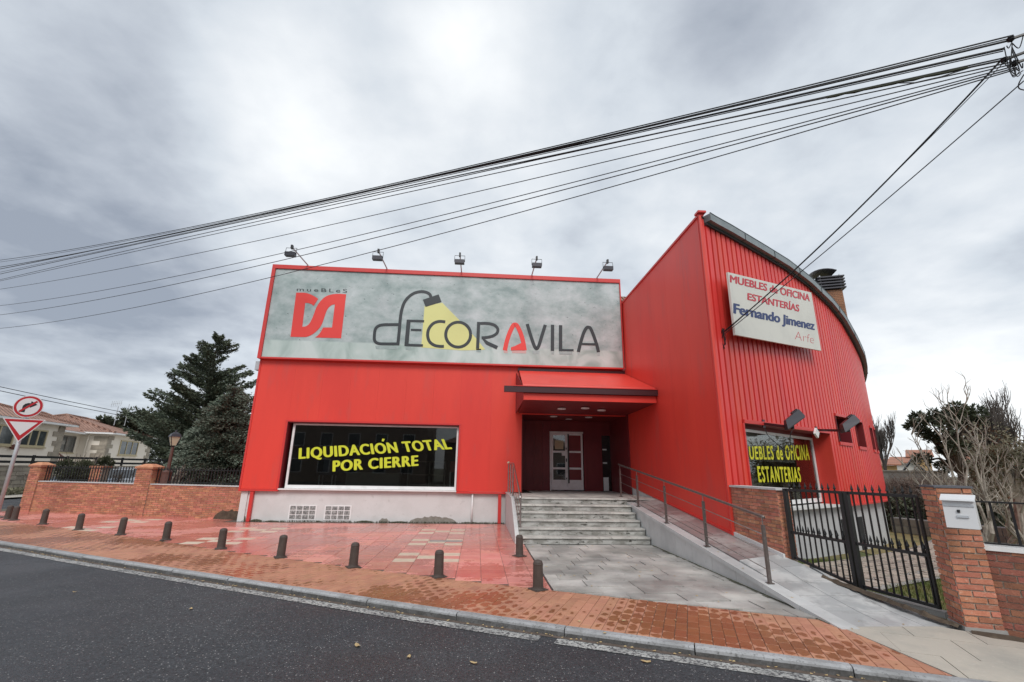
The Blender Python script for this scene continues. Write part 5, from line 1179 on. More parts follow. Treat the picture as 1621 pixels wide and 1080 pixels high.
MB().hexa([mp_(-.02, .090, .0), mp_(.005, .090, .0), mp_(.005, .05, .0), mp_(-.02, .05, .0)], [mp_(-.02, .087, .03), mp_(.005, .087, .03), mp_(.005, .05, .03), mp_(-.02, .05, .03)]).build('lock', MT['black'], mbx)
MB().hexa([mp_(-.03, .098, -.055), mp_(.07, .098, -.055), mp_(.07, .06, -.055), mp_(-.03, .06, -.055)], [mp_(-.03, .094, -.03), mp_(.07, .094, -.03), mp_(.07, .06, -.03), mp_(-.03, .06, -.03)]).build('name_plate', MT['galv'], mbx)

# =================================================================== GATE
gt = thing('iron_gate', (5.5, 6.9, .15), 'double black iron gate with spear-topped bars, closed across the driveway', 'gate')
GL, GR = Vector((5.22, 7.84)), Vector((5.80, 6.0)); gd = GR-GL; GT_ = 1.435
def gp_(t, z): p = GL+gd*t; return Vector((p.x, p.y, z))
gb = lambda t: .385-.235*min(t/.5, 1) if t < .5 else .15-.05*(t-.5)/.5
for t, w in ((0.0, .07), (.49, .075), (.53, .07)):
    MB().beam(gp_(t, gb(t)-.03), gp_(t, GT_+.02), w, .05, up=(gd.x, gd.y, 0)).build('gate_post', MT['black'], gt)
MB().beam(gp_(1.0, gb(1)), gp_(1.0, GT_-.0), .03).build('gate_stile', MT['black'], gt)
MB().beam(gp_(0, GT_), gp_(.49, GT_), .035, .04).build('top_rail', MT['black'], gt); MB().beam(gp_(.53, GT_), gp_(1.0, GT_), .035, .04).build('top_rail', MT['black'], gt)
ZM = .735
MB().beam(gp_(0, ZM+.03), gp_(.49, ZM), .035, .04).build('middle_rail', MT['black'], gt); MB().beam(gp_(.53, ZM), gp_(1.0, ZM-.02), .035, .04).build('middle_rail', MT['black'], gt)
MB().beam(gp_(0.0, gb(0)+.0), gp_(.49, gb(.49)+.0), .035, .04).build('bottom_rail', MT['black'], gt); MB().beam(gp_(.53, gb(.53)+.02), gp_(1.0, gb(1.0)+.02), .035, .04).build('bottom_rail', MT['black'], gt)
def gbar(t, z0, z1):
    b = MB(); p = gp_(t, z0); b.box(p.x-.009, p.x+.009, p.y-.009, p.y+.009, z0, z1); b.lathe((p.x, p.y, z1), [(.007, 0), (.022, .025), (.014, .05), (.002, .10)], 6); b.build('spear_bar', MT['black'], gt)
for k in range(9): gbar(.045+k*.0495, ZM, GT_+.03)
for k in range(9): gbar(.575+k*.0495, ZM, GT_+.03)
for k in range(9): t = .07+k*.0475; gbar(t, gb(t), ZM+.05)
for k in range(9): t = .60+k*.0475; gbar(t, gb(t), ZM+.04)
# door-stop kerb under the gate
MB().poly([(5.25, 7.8, .05), (5.83, 5.98, .0), (5.95, 6.02, .0), (5.37, 7.84, .05)], (0, 0, .07)).build('gate_threshold', MT['conc'], kind='structure')

# =================================================================== BOLLARDS
BB = [((-14.15, 15.85), .42), ((-13.75, 15.62), .40), ((-12.16, 14.71), .40), ((-10.34, 13.61), .40), ((-8.69, 12.76), .40), ((-7.12, 11.94), .40), ((-5.31, 10.81), .40), ((-3.72, 9.87), .40), ((-2.13, 8.99), .40), ((-.58, 8.25), .40), ((.94, 7.42), .41), ((.90, 10.10), .40)]
BL = ['dark bollard half hidden by the traffic sign pole at the far left', 'dark bollard just right of the traffic sign pole', 'first bollard clear of the sign pole, before the left end of the brick wall', 'second bollard clear of the sign pole, before the left part of the brick wall',
      'bollard standing before the brick pillar of the garden wall', 'bollard standing before the right part of the garden wall', 'bollard left of the show window, before the shop corner', 'bollard standing under the left end of the show window', 'bollard standing under the middle of the show window',
      'bollard right of the checkered cream tiles, under the window right end', 'nearest bollard, on the corner of red tiles and grey slabs', 'bollard at the foot of the step handrail']
b = MB().lathe((0, 0, 0), [(.098, 0), (.098, .016), (.082, .026), (.078, .045), (.073, .34), (.076, .346), (.076, .352), (.071, .358), (.068, .376), (.055, .392), (.025, .403)], 16); me = b.mesh('post', smooth=False); me.materials.append(MT['boll'])
proto = thing('bollard', (*BB[0][0], 0), BL[0], 'bollard', 'iron bollards between plaza and pavement')
pp = bpy.data.objects.new('post', me); COL.objects.link(pp); pp.parent = proto
bm_ = MB().box(-.11, .11, -.11, .11, 0, .012); me2 = bm_.mesh('base_plate'); me2.materials.append(MT['boll']); p2 = bpy.data.objects.new('base_plate', me2); COL.objects.link(p2); p2.parent = proto
for k, ((x, y), h) in enumerate(BB):
    o = proto if k == 0 else copy_tree(proto)
    o.location = (x, y, .001); o['label'] = BL[k]; o.rotation_euler = (random.uniform(-.02, .02), random.uniform(-.025, .02), .5)

# =================================================================== TRAFFIC SIGNS
tsn = thing('traffic_sign_post', (-14.55, 16.3, 0), 'grey pole with a no right turn disc above a yield triangle', 'traffic sign')
px_, py_ = -14.72, 16.12; DS = hypot(px_, py_)
MB().tube([(px_, py_, -.05), (px_, py_, 3.75)], .052, 12).build('pole', MT['galv'], tsn, smooth=True)
fd = Vector((-px_, -py_, 0)).normalized(); rt = Vector((-fd.y, fd.x, 0)); rt = -rt if rt.x < 0 else rt; fd = (fd+rt*-.22).normalized(); rt = Vector((-fd.y, fd.x, 0)); rt = -rt if rt.x < 0 else rt
zc_ = EYE+.0788*DS; Rd = .355; Z3 = Vector((0, 0, 1)); cen = Vector((px_, py_, zc_))+fd*.08
def disc(r, o, m_, name, n=40): MB().poly([cen+rt*cos(2*pi*k/n)*r+Z3*sin(2*pi*k/n)*r+fd*o for k in range(n)], fd*.006).build(name, m_, tsn)
disc(Rd, 0, MT['signwh'], 'disc_plate'); disc(Rd-.022, .0065, MT['signred'], 'red_ring'); disc(Rd-.085, .013, MT['signwh'], 'disc_face')
def sq(u, v, o): return cen+rt*u+Z3*v+fd*o
def flat(P, o, m_, name, th=.004): MB().poly([sq(u, v, o) for u, v in P], fd*th).build(name, m_, tsn)
arrow = [(-.13, -.19), (-.05, -.19), (-.05, -.01), (-.035, .02), (.0, .03), (.04, .03), (.04, -.04), (.20, .07), (.04, .18), (.04, .11), (-.02, .11), (-.09, .08), (-.13, .01)]
flat(arrow, .020, MT['signbk'], 'arrow'); flat([(-.20, -.16), (-.16, -.20), (.20, .16), (.16, .20)], .0245, MT['signred'], 'slash')
zt2 = EYE+.0605*DS; cen = Vector((px_, py_, 0))+fd*.08; hb, zb_ = .50, EYE+.0265*DS
flat([(-hb, zt2), (hb, zt2), (0, zb_)], 0, MT['signwh'], 'triangle_plate'); flat([(-hb+.04, zt2-.022), (hb-.04, zt2-.022), (0, zb_+.05)], .0045, MT['signred'], 'red_border'); flat([(-hb+.17, zt2-.10), (hb-.17, zt2-.10), (0, zb_+.22)], .009, MT['signwh'], 'triangle_face')
MB().box(px_-.13, px_+.13, py_-.13, py_+.13, -.02, .06).build('footing', MT['conc'], tsn)

# =================================================================== CHIMNEY on the wing roof
cc = at(1313, 470, D=20.6); CH = Vector((cc.x, cc.y, 0)); ca = (CH.normalized()); cs_ = Vector((ca.y, -ca.x, 0)); ang_c = atan2(cs_.y, cs_.x)+.35
chm = thing('roof_chimney', (CH.x, CH.y, 5.5), 'brick chimney with a dark louvred metal cowl behind the curved roof edge', 'chimney')
uc = Vector((cos(ang_c), sin(ang_c), 0)); vc = Vector((-uc.y, uc.x, 0))
def cp(u, v, z): return CH+uc*u+vc*v+Vector((0, 0, z))
ztc = EYE+.328*20.6; hw_ = .33
def cbox(u0, u1, v0, v1, z0, z1): return ([cp(u0, v0, z0), cp(u1, v0, z0), cp(u1, v1, z0), cp(u0, v1, z0)], [cp(u0, v0, z1), cp(u1, v0, z1), cp(u1, v1, z1), cp(u0, v1, z1)])
MB().hexa(*cbox(-hw_, hw_, -hw_, hw_, 5, ztc)).build('stack_core', MT['mortar'], chm)
b = MB(); z = 6.9; row = 0
while z < ztc-.02:
    for (s_, fx) in ((0, 1), (1, 1)):
        k = -hw_-(.12 if row % 2 else 0)
        while k < hw_:
            a_, c_ = max(k, -hw_), min(k+.23, hw_); k += .24
            if c_-a_ < .04: continue
            b.hexa(*(cbox(a_, c_, -hw_-.012, -hw_, z, z+.055) if s_ == 0 else cbox(-hw_-.012, -hw_, a_, c_, z, z+.055)))
            b.hexa(*cbox(hw_, hw_+.012, a_, c_, z, z+.055)) if s_ == 1 else None
    z += .068; row += 1
b.build('stack_bricks', MT['chbrick'], chm, kind='stuff')
for k in range(5):
    z = ztc+.03+k*.115; MB().hexa(*cbox(-hw_-.12, hw_+.12, -hw_-.12, hw_+.12, z, z+.05)).build('louvre_slat', MT['cowl'], chm)
for su in (-1, 1):
    for sv in (-1, 1): MB().hexa(*cbox(su*hw_-.02, su*hw_+.02, sv*hw_-.02, sv*hw_+.02, ztc, ztc+.62)).build('cowl_leg', MT['galv'], chm)
b = MB(); n = 10; prev = None
for k in range(n+1):
    a = pi*(.02+.66*k/n); u = -.18-cos(a)*(hw_+.42); z = ztc+.20+sin(a)*.62; row = [cp(u, -hw_-.16, z), cp(u, hw_+.16, z), cp(u, hw_+.16, z+.03), cp(u, -hw_-.16, z+.03)]
    if prev: b.hexa(prev, row)
    prev = row
b.build('curved_cap', MT['cowl'], chm)

# =================================================================== OVERHEAD LINES
MT['polec'] = mat('weathered_pole', (.22, .17, .155), .9, noise=(4, (.15, .12, .11), .42, .7), bump=.5, bscale=20)
UP = at(1632, 60, D=9.0); UPx, UPy = UP.x+.12, UP.y-.02
up_ = thing('utility_pole', (UPx, UPy, -.1), 'tall concrete utility pole at the right edge where all overhead cables meet', 'utility pole')
ZPT = at(1632, 50, D=9.0).z
MB().tube([(UPx, UPy, -.1), (UPx, UPy, 4), (UPx, UPy, ZPT)], [.17, .15, .12], 14).build('pole', MT['polec'], up_, smooth=True)
for z_ in (ZPT-.12, ZPT-.35, ZPT-.6): MB().tube([(UPx-.0, UPy, z_-.02), (UPx, UPy, z_+.02)], .15, 14).build('steel_band', MT['black'], up_)
for (x, y, z) in ((1600, 62, .0), (1590, 95, 0), (1607, 100, 0)):
    p = at(x, y, D=8.95); MB().beam(p, (UPx, UPy, p.z+.03), .03).build('bracket', MT['black'], up_); MB().lathe(p-Vector((0, 0, .04)), [(.02, 0), (.045, .02), (.03, .04), (.045, .06), (.02, .08)], 8).build('insulator', MT['black'], up_)
rr = random.Random(5)
for k in range(9):
    p = at(1596+rr.uniform(-12, 14), 88+rr.uniform(-22, 18), D=8.9); q = at(1608+rr.uniform(-6, 12), 70+rr.uniform(-14, 50), D=9.0); mid = (p+q)/2+Vector((rr.uniform(-.08, .08), rr.uniform(-.06, .06), -rr.uniform(.1, .34)))
    MB().tube(curve([tuple(p), tuple(mid), tuple(q)], 6), .007, 5).build('cable_loop', MT['cable'], up_)
MB().tube(curve([tuple(at(1621, 118, D=8.9)), tuple(at(1613, 132, D=8.9)), tuple(at(1613, 140, D=8.9)), tuple(at(1622, 143, D=8.9))], 6), .008, 5).build('cable_loop', MT['cable'], up_)
def span(p0, p1, sag, r, m_, label=None, group=None, n=22, nm='overhead_cable'):
    p0, p1 = Vector(p0), Vector(p1); P = [p0+(p1-p0)*(k/n)-Vector((0, 0, sag*4*(k/n)*(1-k/n))) for k in range(n+1)]
    o = MB().tube(P, r, 6).build(nm, m_, o=p0); tag(o, label, 'cable', group); return o
DL = 36
# picture readings: right end (x, y), left end at the frame edge x=0, radius
LN = [((1604, 56), 247.5, 412, .013, 'cable', 'topmost thin overhead cable crossing the sky from the pole'), ((1606, 59), 249.5, 415, .009, 'cable', 'thin cable just under the topmost overhead cable'),
      ((1603, 63), 251, 423, .017, 'cable', 'thick black overhead cable, third from the top at the left edge'), ((1590, 77), 252.5, 426, .019, 'cable', 'thickest twisted overhead cable, fourth from the top at the left edge'),
      ((1588, 81), 255, 431, .010, 'cable2', 'thin grey cable hugging the thickest overhead cable'), ((1600, 93), 260, 434, .015, 'cable', 'black overhead cable with mossy wrapping near the pole, in the middle of the bundle'),
      ((1598, 90), 262, 443, .012, 'cable', 'thin black cable under the mossy wrapped one'), ((1604, 98), 269, 445, .011, 'cable', 'lowest cable of the dense upper bundle of overhead lines'), ((1606, 101), 291, 458, .010, 'cable2', 'single line just below the dense overhead bundle'),
      ((1609, 104), 313.5, 484, .010, 'cable2', 'third lowest overhead line, apart from the bundle above'), ((1610, 107), 322, 498.6, .011, 'cable2', 'second lowest overhead line crossing above the big sign'), ((1612, 109), 340, 520, .010, 'cable2', 'lowest overhead line, crossing the top left sign corner')]
def line_pts(rt_, ym, yl, n=30, t1=1.25):
    p0 = at(*rt_, D=9.0); pe = at(0, yl, D=DL); d = pe-p0; r_ = ray(810, ym); det = d.x*r_.y-d.y*r_.x; tm = -(p0.x*r_.y-p0.y*r_.x)/det
    x, y = p0.x+d.x*tm, p0.y+d.y*tm; zm = EYE+r_.z*hypot(x, y)/hypot(r_.x, r_.y)
    c2 = (zm-p0.z-d.z*tm)/(tm*(tm-1)); f = lambda t: Vector((p0.x+d.x*t, p0.y+d.y*t, p0.z+d.z*t+c2*t*(t-1)))
    return f, [f(k/n*t1) for k in range(n+1)]
for rt_, ym, yl, r, mm, lb in LN:
    f_, P = line_pts(rt_, ym, yl); o = MB().tube(P, r, 6).build('overhead_cable', MT[mm], o=P[0]); tag(o, lb, 'cable', 'overhead lines crossing the sky')
# mossy wrapped piece near the pole, and the dead-end clamps
a_, b_ = at(1510, 112, D=9.6), at(1405, 143, D=10.4)
on_line = line_pts((1600, 93), 260, 434)[0]
P = [on_line(.012+.045*k/14)+Vector((0, 0, .006*sin(k*2.2))) for k in range(15)]
tag(MB().tube(P, [.020+.008*(k % 2) for k in range(15)], 6).build('mossy_cable_wrap', MT['mossy'], o=P[0]), 'greenish wrapped splice on the overhead cable near the pole', 'cable splice')
P = [on_line(.010), on_line(.02)-Vector((0, 0, .06)), on_line(.028)-Vector((0, 0, .07)), on_line(.034)]
tag(MB().tube(P, .009, 5).build('splice_loop', MT['cable'], o=P[0]), 'short cable loop hanging under the mossy splice near the pole', 'cable')
# drop wires from the pole to the wing wall bracket
bk = at(1142, 527, D=hypot(off(3, .30, 0).x, off(3, .30, 0).y)); 
t = thing('cable_bracket', tuple(bk), 'small black hook with tangled wire ends on the ribbed wall beside the cream sign', 'cable bracket')
MB().beam(bk, bk+Vector((-.14, .32, 0)), .03).build('hook', MT['black'], t)
for k in range(5):
    e_ = bk+Vector((rr.uniform(-.05, .05), rr.uniform(-.05, .02), -rr.uniform(.15, .55))); MB().tube(curve([tuple(bk), tuple(bk+Vector((rr.uniform(-.1, .1), -.05, rr.uniform(-.1, .1)))), tuple(e_)], 5), .008, 5).build('wire_end', MT['cable'], t)
for (x, y), r, sg, l, dz in (((1588, 92), .014, .16, 'thick black drop wire running from the pole to the wing wall', 0), ((1592, 96), .006, .10, 'thin drop wire beside the thick one, pole to wing wall', -.03), ((1621, 128), .009, .05, 'lower right drop wire from the pole to the wing wall', -.06)):
    span(at(x, y, D=8.95), bk+Vector((.02, -.03, dz)), sg, r, MT['cable'] if r > .01 else MT['cable2'], l, 'drop wires to the wing', nm='drop_wire')
for (y0, p_, l) in ((612, (250, 664), 'upper of two thin lines low in the left sky above the house'), (618.5, (245, 668), 'lower of two lines low in the left sky above the house')):
    a_ = at(-20, y0-4, D=30); c_ = at(p_[0]+140, p_[1]+22, D=46); span(a_, c_, .15, .016, MT['cable2'], l, 'house lines at the left', nm='house_line')

# =================================================================== OPPOSITE SIDE OF THE STREET (seen mirrored in the windows)
def block(name, x0, x1, y0, y1, h, label, cat, wall, roofh=0, nw=5, nf=2, z0=-.1):
    t = thing(name, ((x0+x1)/2, (y0+y1)/2, z0), label, cat); MB().box(x0, x1, y0, y1, z0, h).build('wall', wall, t)
    if roofh:
        xm0, xm1, ym = x0+(y1-y0)/2, x1-(y1-y0)/2, (y0+y1)/2; o_ = .5; b = MB(); A_, B_, C__, D__ = (x0-o_, y0-o_, h), (x1+o_, y0-o_, h), (x1+o_, y1+o_, h), (x0-o_, y1+o_, h); R0, R1 = (xm0, ym, h+roofh), (xm1, ym, h+roofh)
        b.quad(A_, B_, R1, R0); b.quad(C__, D__, R0, R1); b.tri(B_, C__, R1); b.tri(D__, A_, R0); b.quad(D__, C__, B_, A_); b.build('roof', MT['roof'], t)
    else: MB().box(x0-.15, x1+.15, y0-.15, y1+.15, h, h+.25).build('parapet', MT['conc'], t)
    return t
for (x0, x1, y0, y1, h, rh, l) in ((-32, -6, -34, -23, 9.0, 0, 'brown rendered apartment block across the street, mirrored in the show window'), (-4, 12, -33, -24, 4.6, 2.2, 'low house with hipped roof across the street'), (14, 42, -36, -26, 7, 2.4, 'two storey house across the street behind the camera')):
    t = block('opposite_building', x0, x1, y0, y1, h, l, 'building', MT['facade2'], rh)
    nf = max(1, int(h/3)); k = x0+1.6
    while k < x1-1.6:
        for f_ in range(nf):
            fr_ = MB().box(k-.08, k+1.28, y1+.002, y1+.05, 1.0+f_*2.9, 2.5+f_*2.9).build('window', MT['white'], t); MB().box(k, k+1.2, y1+.051, y1+.06, 1.08+f_*2.9, 2.42+f_*2.9).build('pane', MT['hglass'], fr_)
        k += 3.1

# =================================================================== LEFT: HOUSE BEHIND THE SIDE STREET
def az_hit(px, py, A_, B_):
    """where the sightline through a picture point meets the vertical plane through A_ and B_"""
    d = ray(px, py); e_ = (B_[0]-A_[0], B_[1]-A_[1]); det = d.x*e_[1]-d.y*e_[0]; t = (A_[0]*e_[1]-A_[1]*e_[0])/det; return Vector((d.x*t, d.y*t, EYE+d.z*t))
hs = thing('cream_house', (-31, 38, 0), 'cream house with terracotta hipped roofs and stone corners, behind the side street', 'house')
ZE = 4.22
L1, L0 = Vector((-28.85, 34.6)), Vector((-27.0, 23.0)); ld = (L1-L0).normalized(); ln = Vector((ld.y, -ld.x))       # left block facade, ln outward (to +x)
M0, M1 = Vector((-32.6, 38.0)), Vector((-34.6, 44.2)); 
Qc = Vector((-32.2, 43.1)); Qe = Vector((-33.9, 51.2)); Q0 = Vector((-34.3, 42.6))
def prism(P, z0, z1, name, m_, parent): return MB().poly([(*p, z0) for p in P], (0, 0, z1-z0)).build(name, m_, parent)
Lb = [L0, L1, L1-ln*10, L0-ln*10]; prism(Lb, -.3, ZE, 'wall', MT['hcream'], hs)
Rb = [Q0, Qc, Qe, Qe+Vector((-9, -2.0)), Q0+Vector((-7.5, -1.6))]; prism(Rb, -.3, ZE-.02, 'wall', MT['hcream'], hs)
Mb = [M0+Vector((-.6, -2)), M0, M1, M1+Vector((-6, -1)), M0+Vector((-6, -3))]; prism(Mb, -.3, ZE-.05, 'wall', MT['hcream'], hs)
def hip(P, z, h, ridge, over, name):
    c = sum(P, Vector((0, 0)))/len(P); E_ = [c+(p-c)*(1+over/(p-c).length) for p in P]; b = MB()
    for k in range(len(E_)):
        a_, c_ = E_[k], E_[(k+1) % len(E_)]; ra, rb = min(ridge, key=lambda r: (Vector(r)-a_).length), min(ridge, key=lambda r: (Vector(r)-c_).length)
        if ra == rb: b.tri((*a_, z), (*c_, z), (*ra, z+h))
        else: b.quad((*a_, z), (*c_, z), (*rb, z+h), (*ra, z+h))
    ro = b.build(name, MT['roof'], hs)
    MB().poly([(*p, z-.14) for p in E_], (0, 0, .125)).build('eave_board', MT['white'], ro)
    # ridge tiles
    for k in range(len(E_)):
        a_ = E_[k]; ra = min(ridge, key=lambda r: (Vector(r)-a_).length); MB().tube([(*a_, z+.02), (*ra, z+h+.04)], .11, 6).build('ridge_tiles', MT['roof'], ro)
    if len(ridge) == 2: MB().tube([(*ridge[0], z+h+.04), (*ridge[1], z+h+.04)], .11, 6).build('ridge_tiles', MT['roof'], ro)
    return ro
cL = (L0+L1)/2-ln*5; hip(Lb, ZE, 1.75, [tuple(cL-ld*2.2), tuple(cL+ld*1.2)], .75, 'roof')
hip(Rb, ZE, 1.55, [tuple((Q0+Qe)/2+Vector((-3.0, -2.6))), tuple((Q0+Qe)/2+Vector((-3.9, .6)))], .8, 'roof')
hip([M0+Vector((-.3, -1.5)), M0+Vector((.1, 0)), M1+Vector((0, .8)), M1+Vector((-6, -1)), M0+Vector((-6, -3))], ZE-.1, 1.6, [tuple((M0+M1)/2+Vector((-3.2, -1.5))), tuple((M0+M1)/2+Vector((-4.0, 1.5)))], .6, 'roof')
def face_frame(A_, B_):
    d = (Vector(B_)-Vector(A_)).normalized(); n_ = Vector((d.y, -d.x)); return Vector((d.x, d.y, 0)), Vector((n_.x, n_.y, 0))
def house_window(x0, y0, x1, y1, A_, B_, panes, stone=False):
    """window given by two picture corners on a facade plane"""
    p, q = az_hit(x0, y0, A_, B_), az_hit(x1, y1, A_, B_); d, n_ = face_frame(A_, B_); z0, z1 = q.z, p.z
    if (q-p).dot(d) < 0: d = -d
    w = Vector((q.x-p.x, q.y-p.y, 0)).length; n_ = n_ if n_.dot(-Vector((p.x, p.y, 0))) > 0 else -n_; b = MB(); F = lambda s, z, o: Vector((p.x, p.y, 0))+d*s+n_*o+Vector((0, 0, z))
    def bx(s0, s1, za, zb2, o0, o1, bb): return bb.hexa([F(s0, za, o1), F(s1, za, o1), F(s1, za, o0), F(s0, za, o0)], [F(s0, zb2, o1), F(s1, zb2, o1), F(s1, zb2, o0), F(s0, zb2, o0)])
    t_ = .09
    bx(-t_, w+t_, z0-t_, z0, 0, .08, b); bx(-t_, w+t_, z1, z1+t_, 0, .08, b); bx(-t_, 0, z0, z1, 0, .08, b); bx(w, w+t_, z0, z1, 0, .08, b)
    for k in range(1, panes): bx(w*k/panes-.05, w*k/panes+.05, z0, z1, 0, .075, b)
    fr_ = b.build('window', MT['darkst'] if stone else MT['hframe'], hs)
    for k in range(panes): bx(w*k/panes+.05*(k > 0), w*(k+1)/panes-.05*(k < panes-1), z0, z1, .01, .035, MB()).build('pane', MT['hglass'], fr_)
    bx(-.2, w+.2, z0-.16, z0-.09, 0, .12, MB()).build('sill', MT['hframe'], fr_)
house_window(-22, 672, 15, 703, L0, L1, 2); house_window(36, 680, 67, 706, L0, L1, 3)
house_window(192, 698.5, 214, 720, Qc, Qe, 3); house_window(93, 690, 113, 715, M0, M1, 2, True)
def quoins(P, ztop_, A_, B_, w=(.55, .95)):
    d, n_ = face_frame(A_, B_); n_ = n_ if n_.dot(-Vector((P[0], P[1], 0))) > 0 else -n_; z = -.3; k = 0; sgn = 1 if (Vector((A_[0], A_[1]))-Vector(P)).length > .5 else -1
    while z < ztop_-.2:
        h = random.uniform(.28, .40); ww = (w[k % 2])*random.uniform(.9, 1.1); a_ = Vector((P[0], P[1], 0)); e_ = a_-d*ww*sgn
        MB().hexa([a_+n_*.05+Vector((0, 0, z+.015)), e_+n_*.05+Vector((0, 0, z+.015)), e_-n_*.02+Vector((0, 0, z+.015)), a_-n_*.02+Vector((0, 0, z+.015))], [a_+n_*.05+Vector((0, 0, z+h)), e_+n_*.05+Vector((0, 0, z+h)), e_-n_*.02+Vector((0, 0, z+h)), a_-n_*.02+Vector((0, 0, z+h))]).build('quoin_stone', MT['stoneq'], hs)
        z += h; k += 1
quoins(L1, ZE-.2, L0, L1); quoins(Qc, ZE-.2, Q0, Qc); quoins(Qc, ZE-.2, Qc, Qe); quoins(Qe, ZE-.2, Qc, Qe)
p = az_hit(143, 686, Q0, Qc); MB().tube([(p.x+.1, p.y-.15, ZE-.15), (p.x+.05, p.y-.2, ZE-.8), (p.x, p.y-.15, 0)], .06, 8).build('downpipe', MT['hcream'], hs)
# stair railing up to the door
ra_, rb_ = az_hit(84, 712, M0+Vector((1.8, -.8)), M1+Vector((1.8, -.8))), az_hit(110, 730, M0+Vector((1.8, -.8)), M1+Vector((1.8, -.8)))
t = thing('stair_railing', (ra_.x, ra_.y, 0), 'rusty brown railing of the stairs up to the cream house door', 'railing')
MB().beam(ra_, rb_, .07).build('handrail', MT['rust'], t)
for k in range(10):
    p = ra_+(rb_-ra_)*k/9; MB().beam(p, p-Vector((0, 0, 1.1)), .05).build('baluster', MT['rust'], t)
MB().poly([(ra_.x-.3, ra_.y, 0), (rb_.x-.3, rb_.y, 0), (rb_.x-.3, rb_.y, rb_.z-1.0), (ra_.x-.3, ra_.y, ra_.z-1.0)], (-1.6, -.3, 0)).build('stair_block', MT['conc'], t)
# wall lamp and antenna
p = az_hit(17, 708, L0, L1)+Vector((.15, 0, 0)); t = thing('house_lamp', tuple(p), 'small dark wall lamp between the windows of the cream house', 'lamp'); MB().lathe(p-Vector((0, 0, .15)), [(.05, 0), (.16, .1), (.12, .25), (.03, .32)], 8).build('lantern', MT['rust'], t); MB().beam(p, p-Vector((.25, 0, 0)), .05).build('arm', MT['rust'], t)
p = at(183, 662, D=56); t = thing('tv_antenna', (p.x, p.y, 5.2), 'thin television aerial standing on the cream house roof', 'antenna')
MB().tube([(p.x, p.y, 5.0), (p.x, p.y, EYE+.0895*56)], .03, 6).build('mast', MT['galv'], t); MB().beam(at(176, 640, D=56), at(194, 638, D=56), .03).build('boom', MT['galv'], t)
for k in range(6): q = at(177+k*3, 640-k*.3, D=56); MB().beam(q-Vector((0, 0, .28)), q+Vector((0, 0, .28)), .02).build('element', MT['galv'], t)
MB().tube([(p.x+.7, p.y+.3, 5.0), (p.x+.7, p.y+.3, 7.0)], .025, 6).build('mast', MT['galv'], t)
# stone wall with rail at the far side of the side street
A_, B_ = Vector((-25.6, 22.6)), Vector((-24.6, 40)); sw = thing('stone_garden_wall', (-25, 30, 0), 'grey stone block wall with a dark wooden rail in front of the cream house', 'wall')
dS = (B_-A_).normalized(); nS = Vector((dS.y, -dS.x)); zt_ = 1.42
q = [A_, B_, B_-nS*.3, A_-nS*.3]; prism([x-nS*.02 for x in q], 0, zt_, 'wall_core', MT['mortar'], sw)
recs = []; z = .0; row = 0
while z < zt_-.05:
    h = .235; s_ = -(random.random()*.4); 
    while s_ < (B_-A_).length:
        l = random.uniform(.35, .6); a0, a1 = max(0, s_), min(s_+l-.02, (B_-A_).length); s_ += l
        if a1-a0 > .08: p = A_+dS*a0; recs.append((p.x, p.y, z, a1-a0, h-.02))
    z += h; row += 1
recs.sort(key=lambda r: r[0]**2+r[1]**2)
bst = MB(); 
for k, (x, y, z, l, h) in enumerate(recs):
    b = MB() if k < 150 else bst; p = Vector((x, y, z)); dd = Vector((*dS, 0)); nn = Vector((*nS, 0)); o_ = nn*random.uniform(.02, .05)
    b.hexa([p+o_, p+dd*l+o_, p+dd*l-nn*.02, p-nn*.02], [v+Vector((0, 0, h)) for v in (p+o_, p+dd*l+o_, p+dd*l-nn*.02, p-nn*.02)])
    if k < 150: b.build('stone', MT['stoneq'], sw)
if bst.v: bst.build('small_stones', MT['stoneq'], sw, kind='stuff')
MB().hexa([(*c, zt_) for c in [A_+nS*.06, B_+nS*.06, B_-nS*.36, A_-nS*.36]], [(*c, zt_+.07) for c in [A_+nS*.06, B_+nS*.06, B_-nS*.36, A_-nS*.36]]).build('wall_cap', MT['stoneq'], sw)
for z in (1.66, 1.95): MB().beam((*(A_-nS*.1), z), (*(B_-nS*.1), z), .05, .13).build('rail', MT['dark'], sw)
for k in range(9): p = A_+dS*(k*2.1)-nS*.1; MB().box(p.x-.05, p.x+.05, p.y-.05, p.y+.05, zt_+.07, 2.05).build('post', MT['dark'], sw)
# dark back fence right of it is hidden; planting strip at its foot
def blade_cloud(name, n, fn, size, m_, parent=None, o=None, kind=None, wide=.35, up=None, seed=1):
    rr = random.Random(seed); b = MB(); V = []; Fc = []
    for i in range(n):
        p, ax = fn(rr); s_ = size*rr.uniform(.6, 1.4); ax = Vector(ax).normalized(); sd_ = ax.cross(Vector((rr.uniform(-1, 1), rr.uniform(-1, 1), rr.uniform(-1, 1)))).normalized()*s_*wide
        k = len(V); V += [tuple(p-sd_), tuple(p+sd_), tuple(p+ax*s_)]; Fc.append((k, k+1, k+2))
    b.v, b.f = V, Fc; return b.build(name, m_, parent, o=o, kind=kind)
tag(blade_cloud('verge_plants', 5000, lambda r: (Vector((-24.9+r.uniform(0, .9), r.uniform(22, 40), r.uniform(0, .25))), (r.uniform(-1, 1), r.uniform(-1, 1), 1.2)), .16, MT['olive'], o=Vector((-24.5, 30, 0)), seed=3), kind='stuff')

